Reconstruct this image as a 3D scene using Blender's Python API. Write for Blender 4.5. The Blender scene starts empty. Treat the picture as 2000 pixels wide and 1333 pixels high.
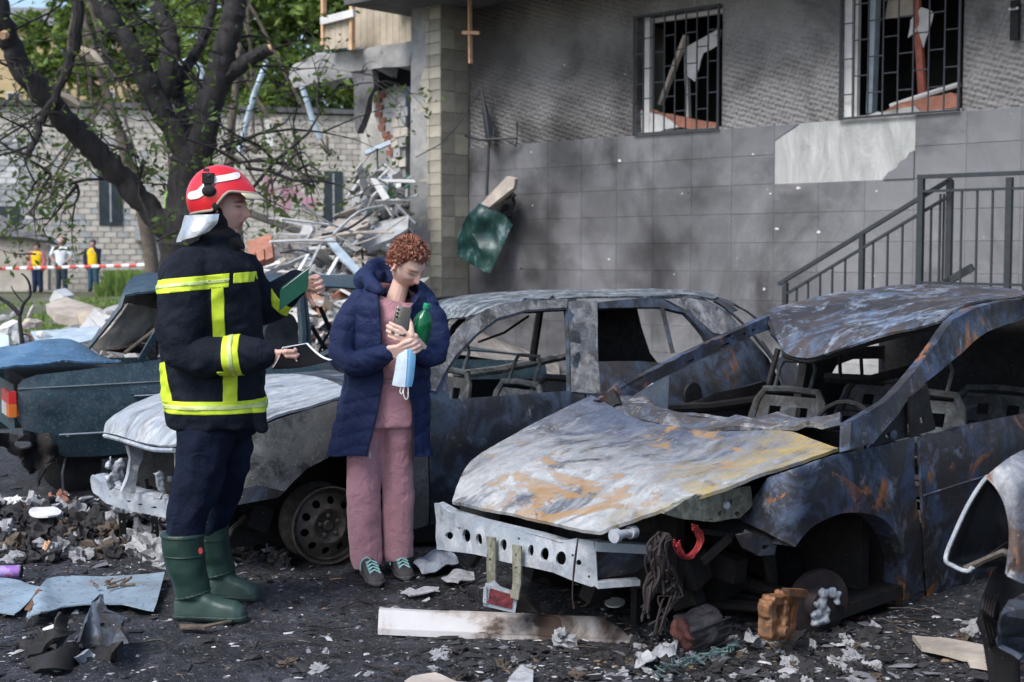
import bpy, bmesh, math, random
from mathutils import Vector, Matrix, noise
from mathutils.geometry import delaunay_2d_cdt
from mathutils.bvhtree import BVHTree
R = math.radians
PI = math.pi
scene = bpy.context.scene
col = scene.collection

# ------------------------------------------------------------- camera, sky, sun
FPX = 2667.0
CAMH = 1.5
TH = math.atan(166.5 / FPX)
cam_d = bpy.data.cameras.new('camera')
cam = bpy.data.objects.new('camera', cam_d)
col.objects.link(cam)
cam.location = (0, 0, CAMH)
cam.rotation_euler = (PI / 2 - TH, 0, 0)
cam_d.sensor_width = 36.0
cam_d.lens = FPX * 36.0 / 2000.0
cam_d.clip_start = 0.1
cam_d.clip_end = 3000
cam_d.dof.use_dof = True
cam_d.dof.focus_distance = 5.9
cam_d.dof.aperture_fstop = 4.0
scene.camera = cam

SUN_EL, SUN_AZ = 50.0, -138.0          # azimuth: degrees clockwise from +Y (where the light comes from)
world = bpy.data.worlds.new('World')
scene.world = world
world.use_nodes = True
wn = world.node_tree
bg = wn.nodes['Background']
sky = wn.nodes.new('ShaderNodeTexSky')
sky.sky_type = 'NISHITA'
sky.sun_disc = False
sky.sun_elevation = R(SUN_EL)
sky.sun_rotation = R(SUN_AZ)
sky.air_density = 1.0
sky.dust_density = 2.5
sky.ozone_density = 2.0
wn.links.new(sky.outputs[0], bg.inputs[0])
bg.inputs[1].default_value = 0.11
sun_d = bpy.data.lights.new('sun', 'SUN')
sun_d.energy = 1.5
sun_d.angle = R(28)
sun_d.color = (1.0, 0.975, 0.95)
sun = bpy.data.objects.new('sun', sun_d)
col.objects.link(sun)
sa, se = R(SUN_AZ), R(SUN_EL)
sdir = Vector((math.sin(sa) * math.cos(se), math.cos(sa) * math.cos(se), math.sin(se)))
sun.rotation_euler = sdir.to_track_quat('Z', 'Y').to_euler()
sun.location = (0, 0, 30)
scene.view_settings.view_transform = 'Standard'
scene.view_settings.look = 'None'
scene.view_settings.gamma = 1.0
scene.view_settings.exposure = 1.2
scene.render.engine = 'CYCLES'

# ------------------------------------------------------------- pixel -> place
CAMP = Vector((0, 0, CAMH))
def ray(px, py):
    a, b = (px - 1000) / FPX, (666.5 - py) / FPX
    return Vector((a, math.cos(TH) + b * math.sin(TH), -math.sin(TH) + b * math.cos(TH)))
def gp(px, py, z=0.0):
    d = ray(px, py); return CAMP + d * ((z - CAMH) / d.z)
def yp(px, py, Y):
    d = ray(px, py); return CAMP + d * (Y / d.y)
class Frame:
    """a thing's own axes: x = u, y = v, z up"""
    def __init__(s, o, ang):
        a = R(ang)
        s.u = Vector((math.sin(a), math.cos(a), 0)); s.v = Vector((-math.cos(a), math.sin(a), 0))
        s.o = Vector((o[0], o[1], 0)); s.rz = PI / 2 - a
    def loc(s, p):
        q = p - s.o; return Vector((q.dot(s.u), q.dot(s.v), p.z))
    def world(s, l):
        return s.o + s.u * l[0] + s.v * l[1] + Vector((0, 0, l[2]))
    def side(s, px, py, w=0.0):          # where the sight line meets the upright plane y = w
        d = ray(px, py); k = (s.o + s.v * w - CAMP).dot(s.v) / d.dot(s.v); return s.loc(CAMP + d * k)
    def cross(s, px, py, x=0.0):
        d = ray(px, py); k = (s.o + s.u * x - CAMP).dot(s.u) / d.dot(s.u); return s.loc(CAMP + d * k)
    def top(s, px, py, z):
        return s.loc(gp(px, py, z))
    def shift(s, l, w):                  # same sight line, other lateral plane
        d = s.world(l) - CAMP; k = (s.o + s.v * w - CAMP).dot(s.v) / d.dot(s.v); return s.loc(CAMP + d * k)

# ------------------------------------------------------------- objects
def mesh_obj(name, me, mat, parent=None, smooth=True):
    o = bpy.data.objects.new(name, me)
    col.objects.link(o)
    for m in (mat if isinstance(mat, (list, tuple)) else [mat]):
        if m: me.materials.append(m)
    if smooth:
        me.polygons.foreach_set('use_smooth', [True] * len(me.polygons))
    if parent: o.parent = parent
    return o
def tag(o, label=None, cat=None, group=None, kind=None):
    if label: o['label'] = label
    if cat: o['category'] = cat
    if group: o['group'] = group
    if kind: o['kind'] = kind
    return o
def thing(name, label, cat, loc=(0, 0, 0), rz=0.0, group=None):
    o = bpy.data.objects.new(name, None)
    o.empty_display_size = 0.1
    col.objects.link(o); o.location = loc; o.rotation_euler = (0, 0, rz)
    return tag(o, label, cat, group)
def sharp(me, ang=35):
    me.set_sharp_from_angle(angle=R(ang))

class MB:
    """collects shapes, then links them as ONE mesh"""
    def __init__(s): s.v = []; s.f = []; s.m = []; s.c = None
    def add(s, vs, fs, mi=0):
        n = len(s.v); s.v += [tuple(p) for p in vs]
        s.f += [tuple(i + n for i in f) for f in fs]; s.m += [mi] * len(fs); return s
    def box(s, c, d, rot=None, mi=0, taper=1.0):
        c = Vector(c); vs = []
        for z in (-.5, .5):
            k = taper if z > 0 else 1.0
            for x, y in ((-.5, -.5), (.5, -.5), (.5, .5), (-.5, .5)):
                p = Vector((x * d[0] * k, y * d[1] * k, z * d[2]))
                if rot is not None: p = rot @ p
                vs.append(c + p)
        return s.add(vs, [(3, 2, 1, 0), (4, 5, 6, 7), (0, 1, 5, 4), (1, 2, 6, 5), (2, 3, 7, 6), (3, 0, 4, 7)], mi)
    def bar(s, a, b, w, h, mi=0, up=(0, 0, 1)):
        a = Vector(a); b = Vector(b); d = (b - a)
        L = d.length; x = d.normalized(); u = Vector(up)
        if abs(x.dot(u)) > .95: u = Vector((1, 0, 0))
        y = u.cross(x).normalized(); z = x.cross(y)
        m = Matrix((x, y, z)).transposed()
        return s.box((a + b) / 2, (L, w, h), m, mi)
    def tube(s, pts, rad, seg=8, cap=True, mi=0, flat=1.0, up=None):
        pts = [Vector(p) for p in pts]; n = len(pts)
        if not isinstance(rad, (list, tuple)): rad = [rad] * n
        t0 = (pts[1] - pts[0]).normalized()
        ref = Vector(up) if up else (Vector((0, 0, 1)) if abs(t0.z) < .9 else Vector((1, 0, 0)))
        nx = t0.cross(ref).normalized(); vs = []
        for i, p in enumerate(pts):
            t = (pts[min(i + 1, n - 1)] - pts[max(i - 1, 0)]).normalized()
            nx = (nx - t * nx.dot(t))
            nx = nx.normalized() if nx.length > 1e-6 else t.orthogonal().normalized()
            ny = t.cross(nx)
            r = rad[i]
            rx, ry = r if isinstance(r, (list, tuple)) else (r, r * flat)
            for k in range(seg):
                a = 2 * PI * k / seg
                vs.append(p + nx * (rx * math.cos(a)) + ny * (ry * math.sin(a)))
        fs = []
        for i in range(n - 1):
            for k in range(seg):
                k2 = (k + 1) % seg
                fs.append((i * seg + k, i * seg + k2, (i + 1) * seg + k2, (i + 1) * seg + k))
        if cap:
            fs.append(tuple(range(seg - 1, -1, -1))); fs.append(tuple((n - 1) * seg + k for k in range(seg)))
        return s.add(vs, fs, mi)
    def caps(s, pts, rad, seg=10, mi=0):
        """tube with rounded ends"""
        pts = [Vector(p) for p in pts]
        if not isinstance(rad, (list, tuple)): rad = [rad] * len(pts)
        a, b = pts[0], pts[-1]; ta = (pts[1] - a).normalized(); tb = (b - pts[-2]).normalized()
        P = [a - ta * rad[0] * .95, a - ta * rad[0] * .8, a - ta * rad[0] * .45] + pts + [b + tb * rad[-1] * .45, b + tb * rad[-1] * .8, b + tb * rad[-1] * .95]
        Q = [rad[0] * .3, rad[0] * .6, rad[0] * .89] + list(rad) + [rad[-1] * .89, rad[-1] * .6, rad[-1] * .3]
        return s.tube(P, Q, seg, True, mi)
    def loft(s, rings, cap=True, mi=0):
        n = len(rings[0]); vs = [p for r in rings for p in r]; fs = []
        for i in range(len(rings) - 1):
            for k in range(n):
                k2 = (k + 1) % n; fs.append((i * n + k, i * n + k2, (i + 1) * n + k2, (i + 1) * n + k))
        if cap:
            fs.append(tuple(range(n - 1, -1, -1))); fs.append(tuple((len(rings) - 1) * n + k for k in range(n)))
        return s.add(vs, fs, mi)
    def lathe(s, prof, seg=24, M=None, mi=0, cap=True):
        M = M or Matrix()
        rings = [[M @ Vector((r * math.cos(2 * PI * k / seg), r * math.sin(2 * PI * k / seg), z)) for k in range(seg)] for r, z in prof]
        return s.loft(rings, cap, mi)
    def ball(s, c, r, seg=12, rings=8, rot=None, mi=0):
        c = Vector(c); r = Vector(r) if isinstance(r, (list, tuple, Vector)) else Vector((r, r, r)); L = []
        for i in range(rings + 1):
            a = -PI / 2 + PI * (i + .0) / rings; a = max(-1.52, min(1.52, a))
            row = []
            for k in range(seg):
                b = 2 * PI * k / seg
                p = Vector((math.cos(a) * math.cos(b) * r.x, math.cos(a) * math.sin(b) * r.y, math.sin(a) * r.z))
                row.append(c + (rot @ p if rot is not None else p))
            L.append(row)
        return s.loft(L, True, mi)
    def grid(s, G, mi=0):
        n = len(G[0]); vs = [p for r in G for p in r]
        fs = [(i * n + j, i * n + j + 1, (i + 1) * n + j + 1, (i + 1) * n + j) for i in range(len(G) - 1) for j in range(n - 1)]
        return s.add(vs, fs, mi)
    def mesh(s, name='m'):
        me = bpy.data.meshes.new(name); me.from_pydata(s.v, [], s.f)
        if any(s.m): me.polygons.foreach_set('material_index', s.m)
        return me
    def build(s, name, mat, parent=None, smooth=True, ang=40):
        me = s.mesh(name); me.validate()
        bm = bmesh.new(); bm.from_mesh(me); bmesh.ops.recalc_face_normals(bm, faces=bm.faces); bm.to_mesh(me); bm.free()
        if s.c:
            ca = me.color_attributes.new('col', 'FLOAT_COLOR', 'CORNER')
            k = 0
            for p in me.polygons:
                for li in p.loop_indices: ca.data[li].color = s.c[p.index]
        o = mesh_obj(name, me, mat, parent, smooth)
        if smooth: sharp(me, ang)
        return o

def resample(poly, step, closed=True):
    out = []; n = len(poly)
    for i in range(n if closed else n - 1):
        a = Vector(poly[i]); b = Vector(poly[(i + 1) % n]); k = max(1, int((b - a).length / step))
        for j in range(k): out.append(a.lerp(b, j / k))
    if not closed: out.append(Vector(poly[-1]))
    return out
def inside(p, poly):
    x, y = p[0], p[1]; r = False; n = len(poly); j = n - 1
    for i in range(n):
        xi, yi = poly[i][0], poly[i][1]; xj, yj = poly[j][0], poly[j][1]
        if (yi > y) != (yj > y) and x < (xj - xi) * (y - yi) / (yj - yi) + xi: r = not r
        j = i
    return r
def ell(cx, cy, rx, ry, n=12, a0=0):
    return [(cx + rx * math.cos(2 * PI * k / n + a0), cy + ry * math.sin(2 * PI * k / n + a0)) for k in range(n)]
def smooth_poly(pts, n=4, closed=False):
    """Catmull-Rom through the points"""
    P = [Vector(p) for p in pts]; out = []; L = len(P)
    rng = range(L) if closed else range(L - 1)
    for i in rng:
        if closed: a, b, c, d = P[(i - 1) % L], P[i], P[(i + 1) % L], P[(i + 2) % L]
        else: a, b, c, d = P[max(i - 1, 0)], P[i], P[i + 1], P[min(i + 2, L - 1)]
        for k in range(n):
            t = k / n
            out.append(.5 * ((2 * b) + (c - a) * t + (2 * a - 5 * b + 4 * c - d) * t * t + (3 * b - a - 3 * c + d) * t ** 3))
    if not closed: out.append(P[-1].copy())
    return out
def solid(bm, th):
    """give a sheet its thickness: an offset copy plus a rim"""
    bm.normal_update(); F0 = bm.faces[:]; E0 = [e for e in bm.edges if len(e.link_faces) == 1]
    rim = [(e.link_loops[0].vert, e.link_loops[0].link_loop_next.vert) for e in E0]
    cp = {v: bm.verts.new(v.co - v.normal * th) for v in bm.verts[:]}
    for f in F0: bm.faces.new([cp[v] for v in reversed(f.verts)])
    for a, b in rim:
        try: bm.faces.new([b, a, cp[a], cp[b]])
        except ValueError: pass
def crumple(bm, amp, scale, seed=0, amp2=0, scale2=20):
    bm.normal_update(); off = Vector((seed * 7.13, seed * 3.7, seed * 1.9)); mv = []
    for v in bm.verts:
        d = noise.noise((v.co + off) * scale) * amp
        if amp2: d += noise.noise((v.co + off) * scale2) * amp2
        mv.append(v.normal * d)
    for v, m in zip(bm.verts, mv): v.co += m
def panel(name, outline, holes, fn, res, mat, parent=None, th=.012, amp=0, scale=3, seed=0, amp2=0, smooth=True):
    """flat outline with holes, meshed finely, carried to its place by fn, given thickness"""
    O = resample(outline, res); HS = [resample(h, res) for h in holes]
    vs = list(O); ed = [(i, (i + 1) % len(O)) for i in range(len(O))]
    for h in HS:
        n = len(vs); vs += h; ed += [(n + i, n + (i + 1) % len(h)) for i in range(len(h))]
    x0 = min(p[0] for p in O); x1 = max(p[0] for p in O); y0 = min(p[1] for p in O); y1 = max(p[1] for p in O)
    allb = list(vs); y = y0 + res * .5; k = 0
    cell = {}
    for b in allb: cell.setdefault((int(b[0] // res), int(b[1] // res)), []).append(b)
    while y < y1:
        x = x0 + res * (.5 if k % 2 else 1.0)
        while x < x1:
            p = (x, y)
            if inside(p, O) and not any(inside(p, h) for h in HS):
                cx, cy = int(x // res), int(y // res)
                if all((x - b[0]) ** 2 + (y - b[1]) ** 2 > (.5 * res) ** 2 for i in (-1, 0, 1) for j in (-1, 0, 1) for b in cell.get((cx + i, cy + j), ())):
                    vs.append(Vector(p))
            x += res
        y += res; k += 1
    V2, E2, F2 = delaunay_2d_cdt([Vector((p[0], p[1])) for p in vs], ed, [], 0, 1e-5)[:3]
    fs = []
    for f in F2:
        c = sum((V2[i] for i in f), Vector((0, 0))) / len(f)
        if inside(c, O) and not any(inside(c, h) for h in HS): fs.append(f)
    bm = bmesh.new(); bv = [bm.verts.new(fn(p.x, p.y)) for p in V2]
    for f in fs:
        try: bm.faces.new([bv[i] for i in f])
        except ValueError: pass
    bmesh.ops.delete(bm, geom=[v for v in bm.verts if not v.link_faces], context='VERTS')
    bmesh.ops.recalc_face_normals(bm, faces=bm.faces)
    if amp: crumple(bm, amp, scale, seed, amp2)
    if th: solid(bm, th)
    me = bpy.data.meshes.new(name); bm.to_mesh(me); bm.free()
    o = mesh_obj(name, me, mat, parent, smooth); sharp(me, 38); return o
def cgrid(ctrl, nu, nv):
    rows = [smooth_poly(r, nv) for r in ctrl]
    cols = [smooth_poly([r[j] for r in rows], nu) for j in range(len(rows[0]))]
    return [[cols[j][i] for j in range(len(cols))] for i in range(len(cols[0]))]
def cpatch(name, ctrl, nu, nv, mat, parent=None, th=.012, amp=0, scale=3, seed=0, amp2=0, cut=None, ang=40):
    """smooth sheet through a grid of control points"""
    mb = MB().grid(cgrid(ctrl, nu, nv)); me = mb.mesh(name); bm = bmesh.new(); bm.from_mesh(me)
    if amp: crumple(bm, amp, scale, seed, amp2)
    if cut: bmesh.ops.delete(bm, geom=[f for f in bm.faces if cut(f.calc_center_median())], context='FACES')
    if th: solid(bm, th)
    bmesh.ops.recalc_face_normals(bm, faces=bm.faces)
    bm.to_mesh(me); bm.free()
    o = mesh_obj(name, me, mat, parent, True); sharp(me, ang); return o
def remeshed(name, mb, voxel, mat, parent=None, smooth=2, fn=None):
    """overlapping closed shapes welded into one continuous skin"""
    o = mb.build(name, mat, parent)
    par = o.parent; o.parent = None
    m = o.modifiers.new('r', 'REMESH'); m.mode = 'VOXEL'; m.voxel_size = voxel; m.use_smooth_shade = True
    if smooth:
        m2 = o.modifiers.new('s', 'SMOOTH'); m2.iterations = smooth; m2.factor = .5
    dg = bpy.context.evaluated_depsgraph_get()
    me = bpy.data.meshes.new_from_object(o.evaluated_get(dg)); o.modifiers.clear()
    old = o.data; o.data = me; bpy.data.meshes.remove(old); me.name = name
    if not me.materials: me.materials.append(mat if not isinstance(mat, (list, tuple)) else mat[0])
    o.parent = par
    if fn:
        bm = bmesh.new(); bm.from_mesh(me); bm.normal_update()
        mv = [(v, fn(v.co, v.normal)) for v in bm.verts]
        for v, d in mv: v.co += d
        bm.to_mesh(me); bm.free()
    me.polygons.foreach_set('use_smooth', [True] * len(me.polygons))
    return o
def strip_from(name, src, planes, keep, off, mat, parent, th=.003, largest=False):
    """a band cut from the surface of src between planes [(point, normal)...] (inside = behind the normal)"""
    bm = bmesh.new(); bm.from_mesh(src.data)
    for p, n in planes:
        bmesh.ops.bisect_plane(bm, geom=bm.verts[:] + bm.edges[:] + bm.faces[:], plane_co=p, plane_no=n, clear_outer=True)
    if keep: bmesh.ops.delete(bm, geom=[f for f in bm.faces if not keep(f.calc_center_median(), f.normal)], context='FACES')
    bmesh.ops.delete(bm, geom=[v for v in bm.verts if not v.link_faces], context='VERTS')
    if largest and bm.faces:
        seen, best = set(), []
        for f in bm.faces:
            if f in seen: continue
            st, isl = [f], []; seen.add(f)
            while st:
                q = st.pop(); isl.append(q)
                for e in q.edges:
                    for g in e.link_faces:
                        if g not in seen: seen.add(g); st.append(g)
            if len(isl) > len(best): best = isl
        bs_ = set(best); bmesh.ops.delete(bm, geom=[f for f in bm.faces if f not in bs_], context='FACES')
        bmesh.ops.delete(bm, geom=[v for v in bm.verts if not v.link_faces], context='VERTS')
    bm.normal_update()
    for v in bm.verts: v.co += v.normal * off
    if bm.faces: solid(bm, th)
    me = bpy.data.meshes.new(name); bm.to_mesh(me); bm.free()
    me.materials.clear()
    return mesh_obj(name, me, mat, parent, True)

# ------------------------------------------------------------- materials
class NT:
    def __init__(s, name):
        s.m = bpy.data.materials.new(name); s.m.use_nodes = True; s.t = s.m.node_tree
        s.b = s.t.nodes['Principled BSDF']; s.tc = s.t.nodes.new('ShaderNodeTexCoord')
    def n(s, t, **k):
        nd = s.t.nodes.new(t)
        for a, v in k.items(): setattr(nd, a, v)
        return nd
    def put(s, sock, v):
        if isinstance(v, bpy.types.NodeSocket): s.t.links.new(v, sock)
        elif isinstance(v, (tuple, list)) and len(v) == 3 and sock.type == 'RGBA': sock.default_value = (*v, 1)
        else: sock.default_value = v
    def map(s, scale=(1, 1, 1), loc=(0, 0, 0), rot=(0, 0, 0), src='Object'):
        m = s.n('ShaderNodeMapping'); m.inputs[1].default_value = loc; m.inputs[2].default_value = rot; m.inputs[3].default_value = scale
        s.put(m.inputs[0], s.tc.outputs[src]); return m.outputs[0]
    def noise(s, sc, det=4, ro=.55, dist=0, vec=None):
        a = s.n('ShaderNodeTexNoise'); a.inputs['Scale'].default_value = sc; a.inputs['Detail'].default_value = det
        a.inputs['Roughness'].default_value = ro; a.inputs['Distortion'].default_value = dist
        s.put(a.inputs['Vector'], vec if vec is not None else s.tc.outputs['Object']); return a.outputs['Fac']
    def voro(s, sc, vec=None, feature='F1', out='Distance'):
        a = s.n('ShaderNodeTexVoronoi', feature=feature); a.inputs['Scale'].default_value = sc
        s.put(a.inputs['Vector'], vec if vec is not None else s.tc.outputs['Object']); return a.outputs[out]
    def ramp(s, f, st):
        r = s.n('ShaderNodeValToRGB'); e = r.color_ramp.elements
        while len(e) < len(st): e.new(.5)
        for q, (p, c) in zip(e, st):
            q.position = p; q.color = (*c, 1) if isinstance(c, (tuple, list)) else (c, c, c, 1)
        s.put(r.inputs[0], f); return r.outputs[0]
    def th(s, f, a, b): return s.ramp(f, [(a, 0.0), (b, 1.0)])
    def mix(s, f, a, b, mode='MIX'):
        m = s.n('ShaderNodeMix', data_type='RGBA', blend_type=mode)
        s.put(m.inputs[0], f); s.put(m.inputs[6], a); s.put(m.inputs[7], b); return m.outputs[2]
    def math(s, op, a, b=0.0):
        m = s.n('ShaderNodeMath', operation=op); s.put(m.inputs[0], a); s.put(m.inputs[1], b); return m.outputs[0]
    def sep(s, vec=None):
        m = s.n('ShaderNodeSeparateXYZ'); s.put(m.inputs[0], vec if vec is not None else s.tc.outputs['Object']); return m.outputs
    def grad(s, f, a, b):
        m = s.n('ShaderNodeMapRange'); s.put(m.inputs[0], f); m.inputs[1].default_value = a; m.inputs[2].default_value = b; return m.outputs[0]
    def out(s, color, rough=.8, metal=0.0, bump=None, bs=.4, bd=.01, spec=.4, **k):
        s.put(s.b.inputs['Base Color'], color); s.put(s.b.inputs['Roughness'], rough); s.put(s.b.inputs['Metallic'], metal)
        s.b.inputs['Specular IOR Level'].default_value = spec
        if bump is not None:
            b = s.n('ShaderNodeBump'); b.inputs['Strength'].default_value = bs; b.inputs['Distance'].default_value = bd
            s.put(b.inputs['Height'], bump); s.put(s.b.inputs['Normal'], b.outputs[0])
        for a, v in k.items(): s.put(s.b.inputs[a.replace('_', ' ')], v)
        return s.m
def plain(name, c, rough=.7, metal=0.0, var=.25, sc=12, bs=.2, bd=.004, spec=.4, c2=None):
    t = NT(name); f = t.noise(sc, 6, .65)
    lo = tuple(x * (1 - var) for x in c); hi = c2 or tuple(min(1, x * (1 + var)) for x in c)
    return t.out(t.ramp(f, [(.3, lo), (.7, hi)]), rough, metal, t.noise(sc * 4, 5), bs, bd, spec)
def burnt(name, dark=(.03, .034, .042), mid=(.09, .11, .15), brown=(.085, .066, .056), ash=(.42, .44, .45), rust=(.30, .125, .04),
          ash_at=.58, rust_at=.68, mid_at=.5, sc=1.0, seed=0, speck=.66, rough=.62, extra=None, streak=(1, 1, 1), bs=.35):
    """fire-scaled car steel: blued and sooted, with ash bloom, rust and flaking specks"""
    t = NT(name); v = t.map(scale=streak, loc=(seed * 3.1, seed * 1.7, seed * 5.3))
    a = t.noise(1.6 * sc, 6, .62, .6, v); b = t.noise(3.1 * sc, 7, .68, .9, v); c = t.noise(2.3 * sc, 8, .7, 1.2, t.map(scale=streak, loc=(seed + 9, 4, 2)))
    d = t.noise(42 * sc, 3, .6, 0, v); e = t.noise(11 * sc, 8, .75, .5, v)
    q = t.mix(t.th(a, .40, .60), dark, brown)
    q = t.mix(t.th(b, mid_at - .04, mid_at + .07), q, mid)
    q = t.mix(t.math('MULTIPLY', t.th(e, .42, .66), .45), q, t.mix(.5, dark, (.02, .02, .022)))
    am = t.th(t.math('ADD', t.math('MULTIPLY', c, .66), t.math('MULTIPLY', e, .34)), ash_at - .05, ash_at + .09)
    if extra: am, q = extra(t, am, q, c, e, b)
    q = t.mix(am, q, t.mix(t.th(e, .35, .65), tuple(x * .62 for x in ash), ash))
    g = t.noise(1.9 * sc, 9, .72, 1.0, t.map(loc=(seed + 21, 14, 7)))
    q = t.mix(t.th(g, rust_at - .02, rust_at + .03), q, t.mix(t.th(e, .4, .6), rust, (rust[0] * .45, rust[1] * .45, rust[2] * .6)))
    q = t.mix(t.math('MULTIPLY', t.th(d, speck - .02, speck + .07), .6), q, (.42, .43, .43))
    q = t.mix(t.math('MULTIPLY', t.th(t.noise(75 * sc, 4, .65, 0, t.map(loc=(5, 5, 5))), .60, .70), .55), q, (.02, .02, .022))
    h = t.math('ADD', t.math('MULTIPLY', e, .6), t.math('MULTIPLY', d, .5))
    return t.out(q, t.ramp(e, [(.35, rough - .14), (.7, rough + .22)]), .25, h, bs, .006, .45)
# ============================================================= SETTING
rng = random.Random(7)
def ground_z(x, y):
    far = max(0.0, min(1.0, (y - 13) / 26)); rise = .34 * far * far * (3 - 2 * far)
    z = rise * max(0, min(1, (4 - x) / 8))
    near = max(0, 1 - max(0, y - 11) / 4)
    z += near * (.022 * noise.noise((x * 1.7, y * 1.7, 3)) + .013 * noise.noise((x * 6, y * 6, 8)) + .010 * noise.noise((x * 15, y * 15, 1)) + .009 * noise.noise((x * 31, y * 31, 5)))
    return z - .012 * near
def make_ground():
    xs = []; x = -160.0
    def axis(segs):
        out = []
        for a, b, st in segs:
            n = max(1, round((b - a) / st)); out += [a + (b - a) * i / n for i in range(n)]
        return out + [segs[-1][1]]
    xs = axis([(-170, -40, 26), (-40, -6, 2), (-6, -2.7, .25), (-2.7, 2.7, .028), (2.7, 6, .25), (6, 40, 3), (40, 170, 26)])
    ys = axis([(-15, 3, 1.5), (3, 4.5, .2), (4.5, 7.6, .028), (7.6, 14, .2), (14, 60, 2), (60, 400, 34)])
    t = NT('soot_ground'); s = t.sep(); P = t.tc.outputs['Object']
    n1 = t.noise(.9, 7, .65, .5); n2 = t.noise(5, 8, .72); n3 = t.noise(38, 5, .7); n4 = t.noise(120, 2, .6)
    soot = t.ramp(n1, [(.3, (.005, .0055, .007)), (.5, (.013, .014, .018)), (.68, (.040, .044, .056))])
    soot = t.mix(t.th(n2, .50, .68), soot, (.075, .08, .10))
    soot = t.mix(t.th(t.noise(9, 6, .7, .6), .60, .66), soot, (.055, .042, .032))
    soot = t.mix(t.math('MULTIPLY', t.th(n3, .40, .66), .6), soot, (.008, .008, .009))
    soot = t.mix(t.th(n4, .66, .70), soot, (.36, .37, .38))
    soot = t.mix(t.th(t.noise(21, 5, .7), .66, .70), soot, (.22, .22, .235))
    earth = t.ramp(t.noise(1.3, 8, .7), [(.32, (.05, .075, .026)), (.5, (.085, .10, .045)), (.62, (.17, .155, .12)), (.75, (.25, .24, .22))])
    fy = t.math('ADD', s[1], t.math('MULTIPLY', t.math('SUBTRACT', n1, .5), 6.0))
    c = t.mix(t.grad(fy, 11.5, 14.5), soot, earth)
    h = t.math('ADD', t.math('MULTIPLY', n3, .8), t.math('MULTIPLY', n2, 1.2))
    m = t.out(c, t.ramp(n2, [(.35, .38), (.65, .85)]), 0, h, 1.0, .035, .5)
    G = [[(x, y, ground_z(x, y)) for x in xs] for y in ys]
    o = MB().grid(G).build('ground', m); tag(o, kind='structure')
make_ground()

# soot clouds on the building wall; those right of the hanging panel also paint its shadow: (pixel, radius in metres, strength)
SOOT_SHADE = [((1045, 430), .55, .95), ((1060, 520), .45, .8), ((1300, 480), .50, .85), ((1215, 170), .50, .75), ((1100, 300), .55, .7), ((1180, 400), .6, .55), ((1330, 330), .45, .5), ((940, 60), 1.0, .75), ((1450, 120), .4, .45), ((1560, 420), .5, .4), ((960, 300), .35, .6), ((1250, 560), .6, .6), ((1120, 90), .6, .5)]
def soot_shade_on(t, c, col_=(.016, .0155, .016)):
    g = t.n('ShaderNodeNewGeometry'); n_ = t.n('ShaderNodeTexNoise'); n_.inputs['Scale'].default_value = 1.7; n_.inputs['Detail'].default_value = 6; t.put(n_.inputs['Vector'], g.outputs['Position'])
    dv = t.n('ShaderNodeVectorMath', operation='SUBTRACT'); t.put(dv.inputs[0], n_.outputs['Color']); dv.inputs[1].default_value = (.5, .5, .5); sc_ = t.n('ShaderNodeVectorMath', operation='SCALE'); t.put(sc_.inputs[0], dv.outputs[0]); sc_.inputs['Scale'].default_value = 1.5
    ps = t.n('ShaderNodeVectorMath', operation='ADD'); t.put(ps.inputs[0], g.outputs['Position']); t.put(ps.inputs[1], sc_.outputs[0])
    for (px, py), r_, k in SOOT_SHADE:
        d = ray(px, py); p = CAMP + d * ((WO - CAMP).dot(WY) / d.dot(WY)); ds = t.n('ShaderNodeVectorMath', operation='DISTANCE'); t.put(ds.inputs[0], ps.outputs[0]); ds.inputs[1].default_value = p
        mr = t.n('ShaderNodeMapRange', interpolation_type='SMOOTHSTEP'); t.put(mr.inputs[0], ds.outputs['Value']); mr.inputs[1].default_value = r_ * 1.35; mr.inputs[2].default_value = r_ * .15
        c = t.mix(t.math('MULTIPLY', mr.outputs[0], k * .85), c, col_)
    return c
WRZ = math.atan2(-.677, .736)
WO = Vector((1.74, 15.5, 0))
WX, WY = Vector((.736, -.677, 0)).normalized(), Vector((.677, .736, 0)).normalized()
# ---- materials of the place
M = {}
def wall_tile_mat(seed):
    t = NT('granite_tile'); n = t.noise(1.0, 7, .65, .6, t.map(loc=(seed * 2.0, 0, 0), src='Object')); f = t.noise(130, 3, .6); w = t.noise(.55, 5, .6, .8, t.map(src='Object', loc=(4, 4, 4)))
    c = t.ramp(n, [(.3, (.12, .123, .132)), (.7, (.20, .203, .215))])
    c = t.mix(t.math('MULTIPLY', t.th(f, .4, .6), .5), c, (.21, .21, .222))
    obi = t.n('ShaderNodeObjectInfo'); c = t.mix(t.math('MULTIPLY', obi.outputs['Random'], .28), c, (.08, .082, .09))
    g = t.n('ShaderNodeNewGeometry'); gn = t.noise(.62, 6, .62, .9, g.outputs['Position'])
    c = t.mix(t.math('MULTIPLY', t.th(gn, .45, .66), .88), c, (.030, .029, .030))
    gn2 = t.noise(.9, 6, .7, .4, g.outputs['Position']); c = t.mix(t.math('MULTIPLY', t.th(gn2, .52, .70), .5), c, (.29, .29, .30))
    sp = t.noise(26, 2, .5, 0, g.outputs['Position']); c = t.mix(t.math('MULTIPLY', t.th(sp, .75, .80), .7), c, (.5, .49, .47))
    c = soot_shade_on(t, c)
    return t.out(c, .42, 0, f, .08, .002, .45)
M['tile'] = wall_tile_mat(0)
t = NT('relief_plaster'); v = t.map(scale=(1, 1, 1)); s = t.sep()
a = t.math('SINE', t.math('ADD', t.math('MULTIPLY', s[0], 78.0), t.math('MULTIPLY', s[2], 34.0)))
b = t.math('SINE', t.math('ADD', t.math('MULTIPLY', s[0], -42.0), t.math('MULTIPLY', s[2], 80.0)))
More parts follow.
